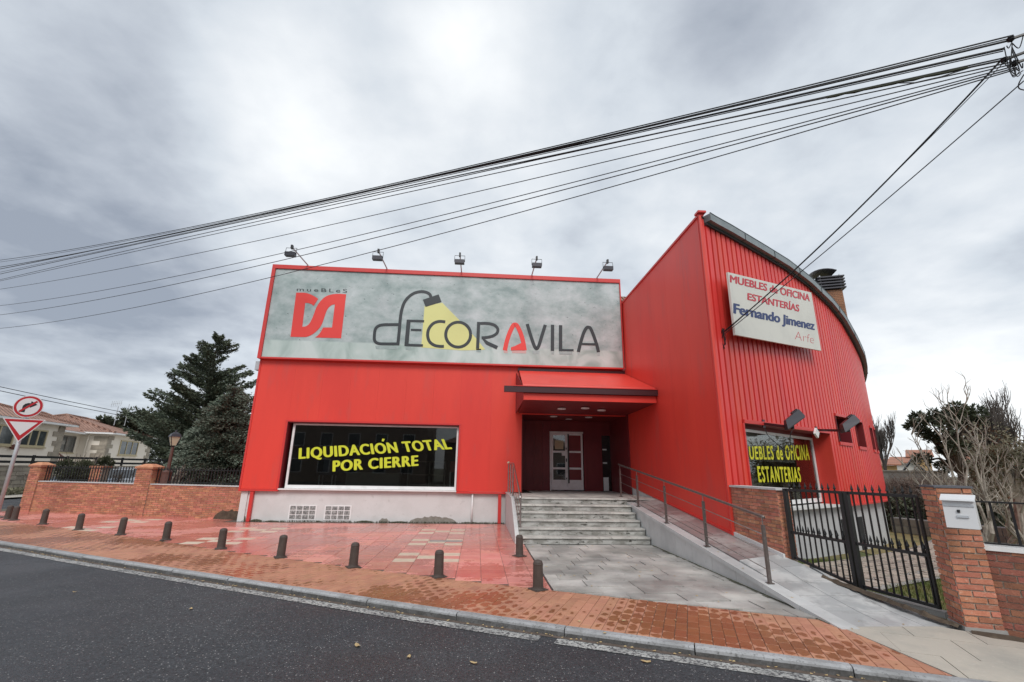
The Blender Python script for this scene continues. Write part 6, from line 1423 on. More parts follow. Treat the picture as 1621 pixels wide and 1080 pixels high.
# two cars parked in the side street
def car(x, y, rz_, body, label):
    t = thing('parked_car', (x, y, -.08), label, 'car', 'cars parked in the side street'); t.rotation_euler.z = rz_
    secs = [(-2.05, .55, .62, .80), (-1.95, .40, .80, .84), (-1.2, .30, .88, .87), (-.55, .30, .92, .88), (.9, .30, .92, .88), (1.75, .30, .92, .86), (2.0, .45, .85, .80), (2.05, .55, .70, .76)]
    b = MB(); rows = [[(sx__, -w, zl), (sx__, -w*1.0, (zl+zt__)/2), (sx__, -w*.94, zt__), (sx__, w*.94, zt__), (sx__, w, (zl+zt__)/2), (sx__, w, zl)] for sx__, zl, zt__, w in secs]
    def loft(rows):
        b = MB(); n = len(rows[0]); b.v = [p for r in rows for p in r]
        for i in range(len(rows)-1):
            for k in range(n): k2 = (k+1) % n; b.f.append((i*n+k, i*n+k2, (i+1)*n+k2, (i+1)*n+k))
        b.f += [tuple(reversed(range(n))), tuple(range((len(rows)-1)*n, len(rows)*n))]; return b
    def add(bb, name, m_):
        me = bb.mesh(name); me.materials.append(m_); o = bpy.data.objects.new(name, me); COL.objects.link(o); o.parent = t; return o
    add(loft(rows), 'body', body)
    cab_ = [(-1.15, .86, .90, .80), (-.35, .86, 1.38, .62), (.3, .86, 1.47, .62), (1.2, .86, 1.40, .60), (1.85, .86, .95, .70)]
    add(loft([[(a, -w*1.08, zl), (a, -w, zt__), (a, w, zt__), (a, w*1.08, zl)] for a, zl, zt__, w in cab_]), 'cabin_glass', MT['carg'])
    add(loft([[(a, -w*.97, z-.02), (a, -w*.95, z+.03), (a, w*.95, z+.03), (a, w*.97, z-.02)] for a, z, w in ((-.38, 1.37, .60), (.3, 1.46, .61), (1.25, 1.39, .6))]), 'roof_panel', body)
    for sx__ in (-1.3, 1.3):
        for sy__ in (-.80, .80):
            bb = MB().tube([(sx__, sy__-.1, .31), (sx__, sy__+.1, .31)], .31, 18); w_ = add(bb, 'wheel', MT['tyre']); bb = MB().tube([(sx__, sy__-.11, .31), (sx__, sy__+.11, .31)], .19, 12); r_ = add(bb, 'rim', MT['galv']); r_.parent = w_
    for sy__ in (-.6, .6): add(MB().box(-2.06, -1.99, sy__-.16, sy__+.16, .62, .74), 'headlight', MT['white'])
p = at(134, 745, D=35); car(p.x, p.y, radians(100), MT['carb'], 'pale blue car seen through the railings left of the brick pillar')
p = at(200, 748, D=39); car(p.x, p.y, radians(97), MT['carw'], 'white car farther back seen through the railings beside the brick pillar')
# street lantern
lp = at(268, 735, D=20.3); t = thing('street_lantern', (lp.x, lp.y, 0), 'brown post lantern with a four-sided glass head behind the garden wall', 'street lamp')
ztop_l = EYE+.0547*20.3; lx, ly = lp.x, lp.y
MB().lathe((lx, ly, 0), [(.16, 0), (.16, 1.35), (.17, 1.42), (.07, 1.5), (.055, 1.6), (.045, ztop_l-.55)], 10).build('post', MT['lampp'], t)
MB().lathe((lx, ly, ztop_l-.50), [(.10, 0), (.20, .30)], 4).build('lamp_glass', MT['lamp'], t); MB().lathe((lx, ly, ztop_l-.20), [(.24, 0), (.17, .10), (.04, .17), (.02, .24)], 4).build('lamp_roof', MT['cowl'], t)
for k in range(4): a = pi/2*k; MB().beam((lx+.10*cos(a), ly+.10*sin(a), ztop_l-.50), (lx+.205*cos(a), ly+.205*sin(a), ztop_l-.2), .018).build('glazing_bar', MT['cowl'], t)
MB().lathe((lx, ly, ztop_l-.56), [(.03, 0), (.11, .06)], 4).build('lamp_base', MT['cowl'], t)
sheet('garden', [(-17.5, 19.0), (-7.4, 16.4), (-7.4, 40), (-8, 62), (-17.5, 62)], MT['ground'], z=-.03)

# =================================================================== TREES
def conifer(px, py_top, D, rad, label, name, m_, layers, droop, nb, fuzz, zbase=1.0, seed=1, lift=.0, cat='tree', blade=.13, prof_p=.85, density=26, group=None):
    rr = random.Random(seed); top = at(px, py_top, D=D); x, y, H = top.x, top.y, top.z
    t = thing(name, (x, y, 0), label, cat, group); MB().tube([(x, y, -.1), (x+.05, y, H*.5), (x, y, H*.97)], [rad*.05+.05, rad*.03+.03, .012], 8).build('trunk', MT['bark'], t)
    V = []; Fc = []; bb = MB()
    for L_ in range(layers):
        f_ = (L_+.5)/layers; z = zbase+(H-zbase)*f_; R_ = rad*(1-f_)**prof_p*1.0+.12
        for k in range(max(3, int(nb*(1-f_*.45)))):
            a = rr.uniform(0, 2*pi); Lr = R_*rr.uniform(.6, 1.15); rise = lift*Lr*rr.uniform(.6, 1.3); z0 = z+rr.uniform(-.3, .3)*(H/layers)
            pr = []
            for s_ in range(7):
                u = s_/6; pr.append(Vector((x+cos(a)*Lr*u, y+sin(a)*Lr*u, z0+rise*u-droop*Lr*u*u)))
            bb.tube(pr, [.03*(1-q/7)+.006 for q in range(7)], 4, cap=False)
            nn_ = int(density*Lr)+6
            for q in range(nn_):
                u = rr.uniform(.08, 1.0)**.8; i_ = min(5, int(u*6)); c = pr[i_].lerp(pr[i_+1], u*6-i_); w = fuzz*(1-u*.72)*Lr*.5+.05
                off_ = Vector((-sin(a), cos(a), 0))*rr.gauss(0, w*.55)+Vector((0, 0, rr.gauss(0, .05)-abs(rr.gauss(0, .05)))); p = c+off_
                ax = Vector((cos(a)+rr.uniform(-.6, .6), sin(a)+rr.uniform(-.6, .6), rr.uniform(-.25, .55))).normalized(); s2 = blade*rr.uniform(.6, 1.5); sd_ = ax.cross(Vector((rr.uniform(-1, 1), rr.uniform(-1, 1), rr.uniform(-1, 1)))).normalized()*s2*.30
                n0 = len(V); V += [tuple(p-sd_), tuple(p+sd_), tuple(p+ax*s2)]; Fc.append((n0, n0+1, n0+2))
    bb.build('branches', MT['bark'], t); b = MB(); b.v, b.f = V, Fc; b.build('crown', m_, t); return t
conifer(347, 530, 31, 3.75, 'tall dark cedar with spreading upturned branches behind the garden wall', 'cedar_tree', MT['cedar'], 24, -.05, 12, .34, zbase=1.4, seed=4, lift=.38, blade=.105, prof_p=.74, density=190)
conifer(372, 612, 24, 2.15, 'dense grey-green spruce right beside the left edge of the shop', 'spruce_tree', MT['spruce'], 26, .30, 15, .75, zbase=.1, seed=9, lift=.16, blade=.085, prof_p=.60, density=250)
conifer(328, 660, 25, 1.45, 'low wide spruce filling the gap under the cedar', 'spruce_tree', MT['spruce'], 16, .30, 14, .8, zbase=.1, seed=12, lift=.14, blade=.085, prof_p=.5, density=220)
def round_tree(px, py, D, rad, hh, label, name, m_, n=7000, seed=1, blade=.35, trunk_m=None, group=None, zb=0., lobes=14, flat_=.7, lr=(.22, .5)):
    rr = random.Random(seed); c = at(px, py, D=D); t = thing(name, (c.x, c.y, zb), label, 'tree', group)
    MB().tube([(c.x, c.y, zb-.2), (c.x+.1, c.y, c.z*.6), (c.x, c.y, c.z)], [.22, .16, .06], 8).build('trunk', trunk_m or MT['bark'], t)
    LB = [(Vector((c.x+rr.uniform(-1, 1)*rad*.75, c.y+rr.uniform(-1, 1)*rad*.75, c.z+rr.uniform(-.9, .75)*hh)), rad*rr.uniform(*lr)) for _ in range(lobes)]
    bb = MB()
    for l, r_ in LB: bb.tube([(c.x, c.y, c.z-hh*1.1), tuple((Vector((c.x, c.y, c.z-hh*.6))+l)/2), tuple(l)], [.09, .06, .02], 5, cap=False)
    bb.build('limbs', trunk_m or MT['bark'], t)
    def fn(r):
        l, R_ = r.choice(LB); d = Vector((r.gauss(0, 1), r.gauss(0, 1), r.gauss(0, .75))).normalized(); return l+d*R_*r.random()**.4*Vector((1, 1, flat_)).length/1.55, (d.x, d.y, d.z*.6+.3)
    blade_cloud('crown', n, fn, blade, m_, t, seed=seed); return t
round_tree(216, 672, 62, 2.6, 1.3, 'dark rounded pine behind the cream house roof, left one', 'pine_tree', MT['pine'], 12000, seed=2, blade=.26)
round_tree(270, 708, 76, 3.2, 2.9, 'dark rounded pine between cream house and cedar', 'pine_tree', MT['pine'], 12000, seed=3, blade=.26)
round_tree(308, 708, 48, 1.9, 2.2, 'dark tree mass low behind the street lantern', 'pine_tree', MT['pine'], 12000, seed=6, blade=.22)
def bare_tree(x, y, zb, H, label, m_, spread=.6, seed=1, levels=5, r0=.09, lean=(0, 0), name='bare_tree', kids=4, group=None, upright=.3, twist=.25, cat='tree', thin=.56):
    rr = random.Random(seed); t = thing(name, (x, y, zb), label, cat, group); tr = MB(); br = MB(); tw = MB()
    def grow(p, d, L_, r, lv):
        n = 4; P = [p]; dd = d.copy()
        for i in range(n):
            dd = (dd+Vector((rr.gauss(0, twist), rr.gauss(0, twist), rr.gauss(0, twist*.5)+upright*.22))).normalized(); P.append(P[-1]+dd*L_/n)
        (tr if lv == 0 else br if lv < 3 else tw).tube(P, [r*(1-.45*i/n) for i in range(n+1)], 7 if lv == 0 else 5 if lv < 2 else 3, cap=False)
        if lv >= levels: return
        for k in range(kids if lv else kids+1):
            u = rr.uniform(.35, 1.0) if lv else rr.uniform(.55, 1); i_ = min(n-1, int(u*n)); q = P[i_].lerp(P[i_+1], u*n-i_)
            nd = (dd+Vector((rr.gauss(0, spread), rr.gauss(0, spread), rr.uniform(-.25, .5)*spread+upright*.4))).normalized(); grow(q, nd, L_*rr.uniform(.55, .82), r*thin, lv+1)
    grow(Vector((x, y, zb)), Vector((lean[0], lean[1], 1)).normalized(), H*.34, r0, 0)
    tr.build('trunk', m_, t); br.build('limbs', m_, t); tw.build('twigs', m_, t); return t
p = at(258, 760, D=21.8); bare_tree(p.x, p.y, 0, 2.5, 'small pruned bare tree beside the street lantern', MT['palebark'], .55, seed=8, levels=3, r0=.09)
# shrub and bare shrubs before the cream house
def shrub(px, py, D, w, h, label, m_, n=5000, blade=.10, seed=1, zb=0, name='shrub', depth=None, group=None):
    c = at(px, py, D=D); t = thing(name, (c.x, c.y, zb), label, 'shrub', group); rr = random.Random(seed)
    b = MB()
    for k in range(26):
        a = rr.uniform(0, 2*pi); b.tube([(c.x, c.y, zb), (c.x+cos(a)*w*.3, c.y+sin(a)*w*.3, zb+h*.5), (c.x+cos(a)*w*rr.uniform(.3, .9), c.y+sin(a)*w*rr.uniform(.3, .9), zb+h*rr.uniform(.7, 1.05))], [.03, .018, .006], 4, cap=False)
    b.build('stems', MT['twig'], t); LB = [(Vector((c.x+rr.uniform(-.7, .7)*w, c.y+rr.uniform(-.7, .7)*w, zb+h*rr.uniform(.25, .8))), rr.uniform(.25, .45)*min(w, h)) for _ in range(12)]
    def fn(r):
        l, R_ = r.choice(LB); d = Vector((r.gauss(0, 1), r.gauss(0, 1), r.gauss(0, 1))).normalized(); return l+d*R_*r.random()**.4, (d.x, d.y, d.z+.4)
    blade_cloud('foliage', n, fn, blade, m_, t, seed=seed); return t
shrub(132, 735, 31, .95, 2.1, 'rounded dull green shrub in front of the cream house corner', MT['bush'], 9000, .09, 5)
for k, (px, l) in enumerate(((62, 'leafless shrub before the left windows of the cream house'), (178, 'leafless reddish shrub before the right cream house wall'), (102, 'leafless shrub at the foot of the cream house stairs'))):
    p = at(px, 745, D=31); bare_tree(p.x, p.y, 0, 1.9, l, MT['twig'], .7, seed=30+k, levels=4, r0=.035, name='bare_shrub', kids=4, upright=.5, cat='shrub')

# house with tiled roof showing over the big sign
p = at(893, 432, D=34); t = thing('house_behind_shop', (p.x, p.y, 0), 'tan house with brown tiled roof peaking above the big sign', 'house'); zr = p.z; cx_, cy2 = p.x, p.y
MB().box(cx_-3, cx_+9, cy2+1, cy2+11, -.3, zr-1.5).build('wall', MT['faryel'], t)
b = MB(); E4 = [(cx_-3.6, cy2+.2, zr-1.35), (cx_+3.4, cy2+.2, zr-1.35)]; PK = (cx_, cy2+3.6, zr+1.15)
b.tri(E4[0], E4[1], PK); b.tri((cx_-3.6, cy2+8, zr-1.35), E4[0], PK); b.tri(E4[1], (cx_+3.4, cy2+8, zr-1.35), PK); b.build('roof', MT['roof'], t)
p2 = at(989, 470, D=34); zr2 = p2.z+.2
MB().box(p2.x-2.6, p2.x+1.2, cy2-.2, cy2+6, zr2-2.0, zr2-.35).build('dormer_wall', MT['faryel'], t); MB().box(p2.x-3.0, p2.x+1.4, cy2-.7, cy2+6.4, zr2-.35, zr2).build('dormer_roof', MT['roof'], t)
MB().box(p2.x-.3, p2.x+.25, cy2-.24, cy2-.21, zr2-1.2, zr2-.5).build('window', MT['dark'], t)

# =================================================================== RIGHT YARD
def yz(x, y): return -.02-.042*max(0, hypot(x-5.5, y-6.8))**.9 if hypot(x-5.5, y-6.8) < 12 else -.41
def grid_sheet(name, P0, U_, V_, nu, nv, zf, m_, keep=lambda x, y: True):
    b = MB(); P0, U_, V_ = Vector(P0), Vector(U_), Vector(V_)
    idx = {}
    for i in range(nu+1):
        for j in range(nv+1):
            p = P0+U_*i/nu+V_*j/nv; idx[i, j] = len(b.v); b.v.append((p.x, p.y, zf(p.x, p.y)))
    for i in range(nu):
        for j in range(nv):
            p = P0+U_*(i+.5)/nu+V_*(j+.5)/nv
            if keep(p.x, p.y): b.f.append((idx[i, j], idx[i+1, j], idx[i+1, j+1], idx[i, j+1]))
    return b.build(name, m_, kind='structure', smooth=True)
gate_side = lambda x, y: (x-5.22)*gd.y-(y-7.84)*gd.x < -.02 or y > 7.9    # inside the yard
inside = lambda x, y: (x > 5.3 and ((y-7.84)*.58+(x-5.22)*1.84) > .02) or (x > 5.4 and y > 7.8)
grid_sheet('lawn', (5.2, 2.2), (36, 0), (0, 46), 90, 110, lambda x, y: yz(x, y)-.02, MT['lawn'], keep=lambda x, y: (y-7.84)*.58+(x-5.22)*1.84 > .02 and ((x-RA.x)*.73+(y-RA.y)*.68) > .12)
# dry lawn patch farther back
grid_sheet('dry_lawn', (9.5, 9.6), (24, 4), (6, 22), 40, 40, lambda x, y: yz(x, y)-.008, MT['dry'])
# crazy paving path: along the wing then turning right
pth = thing('yard_path', (9, 10, -.2), None, None, kind='structure'); rr = random.Random(2)
C0 = [(6.0, 8.55), (7.2, 9.25), (8.6, 9.95), (10.2, 10.9), (12.2, 12.2), (14.6, 13.9), (18, 16.6)]
cps = resample(smooth_tab(C0), .36)
for i, (x, y, dx, dy) in enumerate(cps):
    for j in range(5):
        s_ = (j-2)*.36+rr.uniform(-.03, .03); cx_, cy_ = x-dy*s_, y+dx*s_; r_ = .19; n = rr.choice((5, 6, 6)); a0 = rr.uniform(0, 2)
        P = [(cx_+cos(a0+2*pi*k/n)*r_*rr.uniform(.85, 1.1), cy_+sin(a0+2*pi*k/n)*r_*rr.uniform(.85, 1.1)) for k in range(n)]
        if len(pth.children) < 290: MB().poly([(px__, py__, yz(px__, py__)+.005) for px__, py__ in P], (0, 0, rr.uniform(.012, .02))).build('paving_stone', MT['path'], pth)
b = MB()
for a, c in zip(cps, cps[1:]):
    q = [(a[0]-a[3]*-1.0, a[1]+a[2]*-1.0), (c[0]-c[3]*-1.0, c[1]+c[2]*-1.0), (c[0]-c[3]*.95, c[1]+c[2]*.95), (a[0]-a[3]*.95, a[1]+a[2]*.95)]; b.quad(*[(*p, yz(*p)+.003) for p in q])
b.build('path_bed', MT['conc'], kind='structure')
rg = random.Random(11)
def gr(r):
    while True:
        x, y = r.uniform(5.5, 10.5), r.uniform(5.6, 11)
        if inside(x, y) and min((x-c[0])**2+(y-c[1])**2 for c in cps[::3]) > 1.0 and y < 9.6+.62*(x-5.2): return Vector((x, y, yz(x, y)-.02)), (r.gauss(0, .35), r.gauss(0, .35), 1)
tag(blade_cloud('grass', 16000, gr, .055, MT['grass'], o=Vector((7, 8, 0)), seed=5, wide=.10), kind='stuff')
# far end of the yard
def dpos(px, D, z=0): d = ray(px, 760); h = hypot(d.x, d.y); return Vector((d.x/h*D, d.y/h*D, z))
pA, pB = dpos(1398, 24), dpos(1640, 22); t = thing('low_stone_wall', (*pA.xy, -.4), 'low grey stone wall at the far end of the lawn, under the hedge', 'wall')
dd = (pB-pA); L_ = dd.length; dd.normalize(); nn = Vector((dd.y, -dd.x, 0)); ps = 0; k = 0
MB().hexa([pA+Vector((0, 0, -.6)), pB+Vector((0, 0, -.6)), pB-nn*.4+Vector((0, 0, -.6)), pA-nn*.4+Vector((0, 0, -.6))], [pA+Vector((0, 0, .12)), pB+Vector((0, 0, .12)), pB-nn*.4+Vector((0, 0, .12)), pA-nn*.4+Vector((0, 0, .12))]).build('wall_core', MT['farwall'], t)
for row in range(2):
    ps = -random.random()*.3
    while ps < L_:
        l = random.uniform(.5, .8); a0, a1 = max(ps, 0), min(ps+l-.03, L_); ps += l; z = -.4+row*.26
        if a1-a0 > .1: MB().hexa([pA+dd*a0+nn*.03+Vector((0, 0, z)), pA+dd*a1+nn*.03+Vector((0, 0, z)), pA+dd*a1+Vector((0, 0, z)), pA+dd*a0+Vector((0, 0, z))], [pA+dd*a0+nn*.03+Vector((0, 0, z+.24)), pA+dd*a1+nn*.03+Vector((0, 0, z+.24)), pA+dd*a1+Vector((0, 0, z+.24)), pA+dd*a0+Vector((0, 0, z+.24))]).build('stone', MT['darkst'], t)
hA, hB = dpos(1385, 26.5), dpos(1530, 25.0)
t = thing('bare_hedge', (*hA.xy, -.3), 'wide brown leafless hedge beyond the lawn, right of the curved wing', 'hedge')
b = MB(); rr = random.Random(4)
for k in range(1500):
    p = hA.lerp(hB, rr.random())+Vector((rr.gauss(0, .5), rr.gauss(0, .5), 0)); p.z = -.4; h = rr.uniform(1.2, 2.05); q = p+Vector((rr.gauss(0, .28), rr.gauss(0, .28), h)); b.tube([p, (p+q)/2+Vector((rr.gauss(0, .12), rr.gauss(0, .12), 0)), q], [.016, .011, .004], 3, cap=False)
    for s_ in range(3):
        u = rr.uniform(.4, 1); c = p.lerp(q, u); b.tube([c, c+Vector((rr.gauss(0, .22), rr.gauss(0, .22), rr.uniform(.1, .35)))], [.008, .003], 3, cap=False)
b.build('twigs', MT['twig'], t)
blade_cloud('dry_leaves', 9000, lambda r: (hA.lerp(hB, r.random())+Vector((r.gauss(0, .55), r.gauss(0, .55), r.uniform(-.4, 1.35))), (r.uniform(-1, 1), r.uniform(-1, 1), r.uniform(-1, 1))), .085, MT['dtwig'], t, seed=8)
t = thing('dark_clipped_hedge', (*dpos(1450, 24.8).xy, -.3), 'dark green clipped hedge low behind the gate spears', 'hedge')
e0, e1 = dpos(1412, 25.0), dpos(1560, 24.0)
blade_cloud('foliage', 15000, lambda r: (e0.lerp(e1, r.random())+Vector((r.gauss(0, .25), r.gauss(0, .25), r.uniform(-.4, .85))), (r.uniform(-1, 1), r.uniform(-1, 1), r.uniform(-.3, 1))), .10, MT['cedar'], t, seed=9)
# far concrete wall and houses
a_, c_ = dpos(1392, 34), dpos(1500, 33); d_ = (c_-a_).normalized(); n_ = Vector((d_.y, -d_.x, 0))
o = MB().hexa([a_-Vector((0, 0, .5)), c_-Vector((0, 0, .5)), c_-n_*.25-Vector((0, 0, .5)), a_-n_*.25-Vector((0, 0, .5))], [a_+Vector((0, 0, 1.9)), c_+Vector((0, 0, 1.9)), c_-n_*.25+Vector((0, 0, 1.9)), a_-n_*.25+Vector((0, 0, 1.9))])
t = thing('far_boundary_wall', (*a_.xy, 0), 'plain grey boundary wall above the brown hedge', 'wall'); o.build('wall_panel', MT['farwall'], t); MB().beam(a_+Vector((0, 0, 1.93))-n_*.12, c_+Vector((0, 0, 1.93))-n_*.12, .34, .07).build('wall_cap', MT['conc'], t)
def far_house(px0, px1, D, zt, label, wall, roof, gable=0, dep=8, name='far_house', rh=1.2):
    a_, c_ = dpos(px0, D), dpos(px1, D); d_ = (c_-a_); w = d_.length; d_.normalize(); n_ = Vector((-d_.y, d_.x, 0)); 
    if n_.dot(a_) < 0: n_ = -n_
    t = thing(name, (*a_.xy, 0), label, 'house'); F = lambda s, o, z: a_+d_*s+n_*o+Vector((0, 0, z))
    MB().hexa([F(0, 0, -1), F(w, 0, -1), F(w, dep, -1), F(0, dep, -1)], [F(0, 0, zt), F(w, 0, zt), F(w, dep, zt), F(0, dep, zt)]).build('wall', wall, t)
    b = MB()
    if gable:
        MB().poly([F(0, 0, zt), F(w, 0, zt), F(w/2, 0, zt+rh)], n_*.2).build('gable', wall, t)
        for s0, s1 in ((0, w/2), (w, w/2)):
            q = [F(s0-(.5 if s0 == 0 else -.5), -.4, zt-.2), F(s1, -.4, zt+rh+.03), F(s1, dep, zt+rh+.03), F(s0-(.5 if s0 == 0 else -.5), dep, zt-.2)]; b.hexa(q, [v+Vector((0, 0, .15)) for v in q])
    else:
        q = [F(-.5, -.5, zt), F(w+.5, -.5, zt), F(w+.5, dep, zt+rh), F(-.5, dep, zt+rh)]; b.hexa(q, [v+Vector((0, 0, .15)) for v in q])
    b.build('roof', roof, t)
    for k in range(int(w/3.2)):
        s = 1.2+k*3.2; MB().hexa([F(s, -.03, zt-2.0), F(s+1.1, -.03, zt-2.0), F(s+1.1, 0.0, zt-2.0), F(s, 0, zt-2.0)], [F(s, -.03, zt-.9), F(s+1.1, -.03, zt-.9), F(s+1.1, 0, zt-.9), F(s, 0, zt-.9)]).build('window', MT['hglass'], t)
    return t
far_house(1396, 1424, 78, 2.9, 'ochre house far behind, nearest the curved wing edge', MT['faryel'], MT['farroof'], rh=.9)
far_house(1420, 1446, 90, 3.4, 'distant house with orange roof between ochre house and white gable', MT['farwhite'], MT['farroof'], rh=1.0)
far_house(1434, 1466, 64, 1.75, 'white gabled house with slate roof beyond the grey wall', MT['farwhite'], MT['slate'], gable=1, rh=1.5)
far_house(1448, 1480, 96, 4.4, 'far terracotta roofed house rising behind the slate roof', MT['faryel'], MT['farroof'], rh=1.3)
far_house(1535, 1600, 42, 2.3, 'white house wall glimpsed through the bare branches at right', MT['farwhite'], MT['farroof'], rh=.8)
for k, (pa_, pb_, D, zt, mm) in enumerate(((1575, 1660, 26.5, .65, 'farwhite'),)):
    a_, c_ = dpos(pa_, D), dpos(pb_, D); d_ = (c_-a_).normalized(); n_ = Vector((d_.y, -d_.x, 0)); t = thing('white_yard_wall', (*a_.xy, 0), 'low white yard wall behind the black railing at right', 'wall')
    MB().hexa([a_-Vector((0, 0, .5)), c_-Vector((0, 0, .5)), c_-n_*.2-Vector((0, 0, .5)), a_-n_*.2-Vector((0, 0, .5))], [v+Vector((0, 0, zt)) for v in (a_, c_, c_-n_*.2, a_-n_*.2)]).build('wall_panel', MT[mm], t)
for k, (px, l) in enumerate(((1590, 'terracotta pot on the white yard wall, left one'), (1606, 'terracotta pot on the white yard wall, right one'))):
    p = dpos(px, 26.3, .66); t = thing('flower_pot', tuple(p), l, 'pot', 'terracotta pots on the white wall'); MB().lathe(p, [(.16, 0), (.22, .42), (.27, .43), (.27, .52), (.22, .52)], 12).build('pot', MT['pot'], t); MB().lathe(p+Vector((0, 0, .45)), [(.2, 0), (.2, .03)], 12).build('earth', MT['soil'], t)
# trees of the yard
round_tree(1506, 692, 31, 1.75, 1.55, 'broad dark pine with open layered branches beyond the lawn', 'pine_tree', MT['pine'], 9000, seed=21, blade=.14, lobes=34, zb=-.4, flat_=.1, lr=(.10, .26))
def twig_bush(px, py, D, w, h, label, seed, m_, zb=-.4):
    c = at(px, py, D=D); return round_tree(px, py, D, w, h, label, 'olive_tree', m_, 10000, seed=seed, blade=.075, lobes=20, trunk_m=MT['palebark'], zb=zb)
twig_bush(1597, 742, 21, .95, .75, 'grey-green bushy tree at the right edge behind the railing', 40, MT['olive'])
twig_bush(1652, 722, 22, 1.3, 1.1, 'taller olive tree cut by the right picture edge', 41, MT['olive'])
def fig(px0, py0, D0, targets, label, seed, r0=.10):
    base = at(px0, py0, D=D0); base.z = -.38; rr = random.Random(seed); t = thing('bare_fig_tree', tuple(base), label, 'tree', 'pale leafless fig trees in the yard'); fork = base+Vector((0, 0, .55))
    MB().tube([base-Vector((0, 0, .1)), base+Vector((.02, 0, .3)), fork], [r0*1.3, r0*1.1, r0], 8).build('trunk', MT['palebark'], t); lb = MB(); tw = MB()
    def sub(p, d, L_, r, lv):
        P = [p]; dd = d.copy()
        for i in range(4): dd = (dd+Vector((rr.gauss(0, .16), rr.gauss(0, .16), rr.gauss(.05, .12)))).normalized(); P.append(P[-1]+dd*L_/4)
        tw.tube(P, [r*(1-.18*i) for i in range(5)], 4, cap=False)
        if lv < 3:
            for k in range(2): nd = (dd+Vector((rr.gauss(0, .5), rr.gauss(0, .5), rr.uniform(-.1, .6)))).normalized(); sub(P[rr.choice((2, 3, 4))], nd, L_*rr.uniform(.5, .75), r*.6, lv+1)
    for (tx, ty, td) in targets:
        e_ = at(tx, ty, D=td); n = 8; P = []
        for k in range(n+1):
            u = k/n; q = fork.lerp(e_, u)+Vector((rr.gauss(0, .05), rr.gauss(0, .05), sin(pi*u)*-.12+rr.gauss(0, .035)))*(1 if 0 < k < n else 0); P.append(q)
        lb.tube(P, [r0*.45*(1-.85*k/n) for k in range(n+1)], 6, cap=False); L_ = (e_-fork).length
        for k in range(3, n+1):
            for q in range(2):
                d = ((P[k]-P[k-1]).normalized()+Vector((rr.gauss(0, .55), rr.gauss(0, .55), rr.uniform(0, .6)))).normalized(); sub(P[k], d, L_*rr.uniform(.09, .17), r0*.13, 1)
    lb.build('limbs', MT['palebark'], t); tw.build('twigs', MT['palebark'], t)
fig(1556, 822, 13.5, [(1443, 688, 12.8), (1458, 744, 12.5), (1488, 690, 13.5), (1503, 650, 13.8), (1527, 642, 13.8), (1478, 752, 12.9), (1548, 700, 13), (1430, 735, 13)], 'spreading bare fig tree with pale branches above the gate pillar', 3)
fig(1600, 826, 15.5, [(1560, 690, 15), (1545, 735, 14.5), (1590, 725, 15), (1630, 700, 15.5), (1575, 760, 14.5)], 'second pale bare fig tree farther right, behind the mailbox', 6, .09)
for k, (px, D, H, l) in enumerate(((1402, 70, 10.5, 'thin bare poplar right beside the curved wing'), (1566, 34, 6.6, 'upright bare poplar, left of the three above the olive bush'), (1584, 35, 7.0, 'upright bare poplar, middle of the three above the olive bush'), (1606, 33, 7.2, 'leaning bare poplar at the right edge of the row'))):
    p = dpos(px, D, -.4); bare_tree(p.x, p.y, p.z, H, l, MT['dtwig'], .32 if k else .26, seed=60+k, levels=4, r0=.13 if k else .2, name='bare_poplar', kids=5, upright=.9, group='bare poplars', twist=.12)
# palm-like spiky plant at the foot
p = dpos(1560, 12.2, -.36); t = thing('spiky_plant', tuple(p), 'small pale spiky plant on the dry lawn behind the railing', 'plant'); b = MB()
for k in range(26):
    a = random.uniform(0, 2*pi); r_ = random.uniform(.1, .28); q = p+Vector((cos(a)*r_, sin(a)*r_, random.uniform(.25, .5))); s_ = Vector((-sin(a), cos(a), 0))*.025; b.quad(p-s_, p+s_, q+s_*.2, q-s_*.2)
b.build('leaves', MT['farwhite'], t)

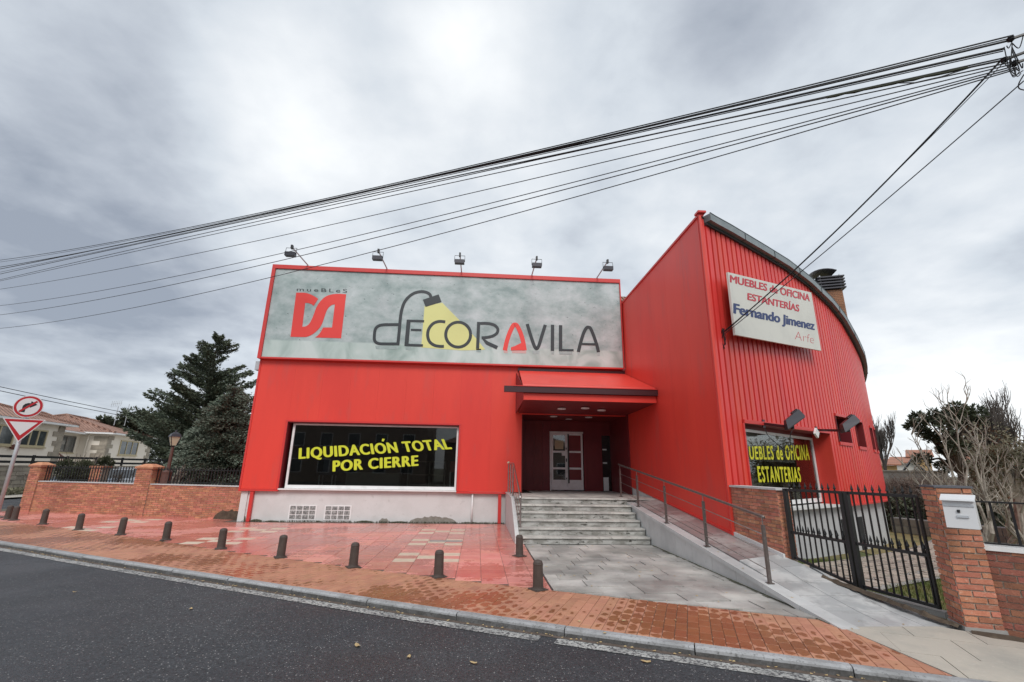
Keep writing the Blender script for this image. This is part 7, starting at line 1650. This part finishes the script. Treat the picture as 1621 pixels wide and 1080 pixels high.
# =================================================================== LITTER
LV = [(566, 1022, .07, 'curled yellow leaf on the asphalt, left of the others'), (647, 1040, .05, 'small pale leaf on the asphalt, between the two larger leaves'), (751, 1049, .055, 'pale leaf near the bottom middle of the road'), (1024, 1047, .07, 'brown leaf on the asphalt close to the edge line'), (302, 964, .05, 'white scrap on the dark asphalt at left'), (118, 937, .04, 'tiny pale scrap at the far left of the road')]
for x, y, s_, l in LV:
    p = at(x, y, Z=-.07); a = random.uniform(0, pi); b = MB(); n = 8; P = []
    for k in range(n): t = 2*pi*k/n; r_ = s_*(1 if k % 2 else .75)*(1.25 if k == 0 else .7); P.append((r_*cos(t), r_*sin(t)*.62, .005*cos(2*t)+.004))
    b.v = [(0, 0, .002)]+P; b.f = [(0, k+1, (k+1) % n+1) for k in range(n)]
    o = b.build('fallen_leaf', MT['leaf'], o=Vector((0, 0, 0))); o.location = p; o.rotation_euler.z = a; tag(o, l, 'leaf', 'leaves lying on the road')
b = MB(); rr = random.Random(77)
for k in range(70):
    x, y = rr.uniform(1.2, 5.2), rr.uniform(5.4, 11.5)
    if x > 4.2: z = rz(x, y)+.004 if y > 5.7 and x < 5 else .006
    else: z = .010
    s_ = rr.uniform(.012, .03); a = rr.uniform(0, pi); b.quad(*[(x+s_*cos(a+q)*(1 if i % 2 else .5), y+s_*sin(a+q)*(1 if i % 2 else .5), z+(.006 if i == 0 else 0)) for i, q in enumerate((0, pi/2, pi, 3*pi/2))])
tag(b.build('leaf_litter', MT['leaf']), kind='stuff')
b = MB()
for k in range(160):
    i = rr.randrange(len(KS)-1); x = rr.uniform(-10, 5); y = kerb_y(x)-rr.uniform(.0, .07); s_ = rr.uniform(.008, .022); a = rr.uniform(0, pi); b.quad(*[(x+s_*cos(a+q), y+s_*.6*sin(a+q), -.070+(.006 if j == 0 else 0)) for j, q in enumerate((0, pi/2, pi, 3*pi/2))])
tag(b.build('kerb_litter', MT['leaf']), kind='stuff')
# weeds in the joints at the plinth foot and ramp
tag(blade_cloud('weeds', 900, lambda r: (Vector((r.uniform(-7.3, .9), YF+.06+r.uniform(-.06, .02), 0)), (r.gauss(0, .6), r.gauss(0, .6)-.3, 1)), .05, MT['bush'], o=Vector((-3, 15.7, 0)), seed=15, wide=.2), kind='stuff')
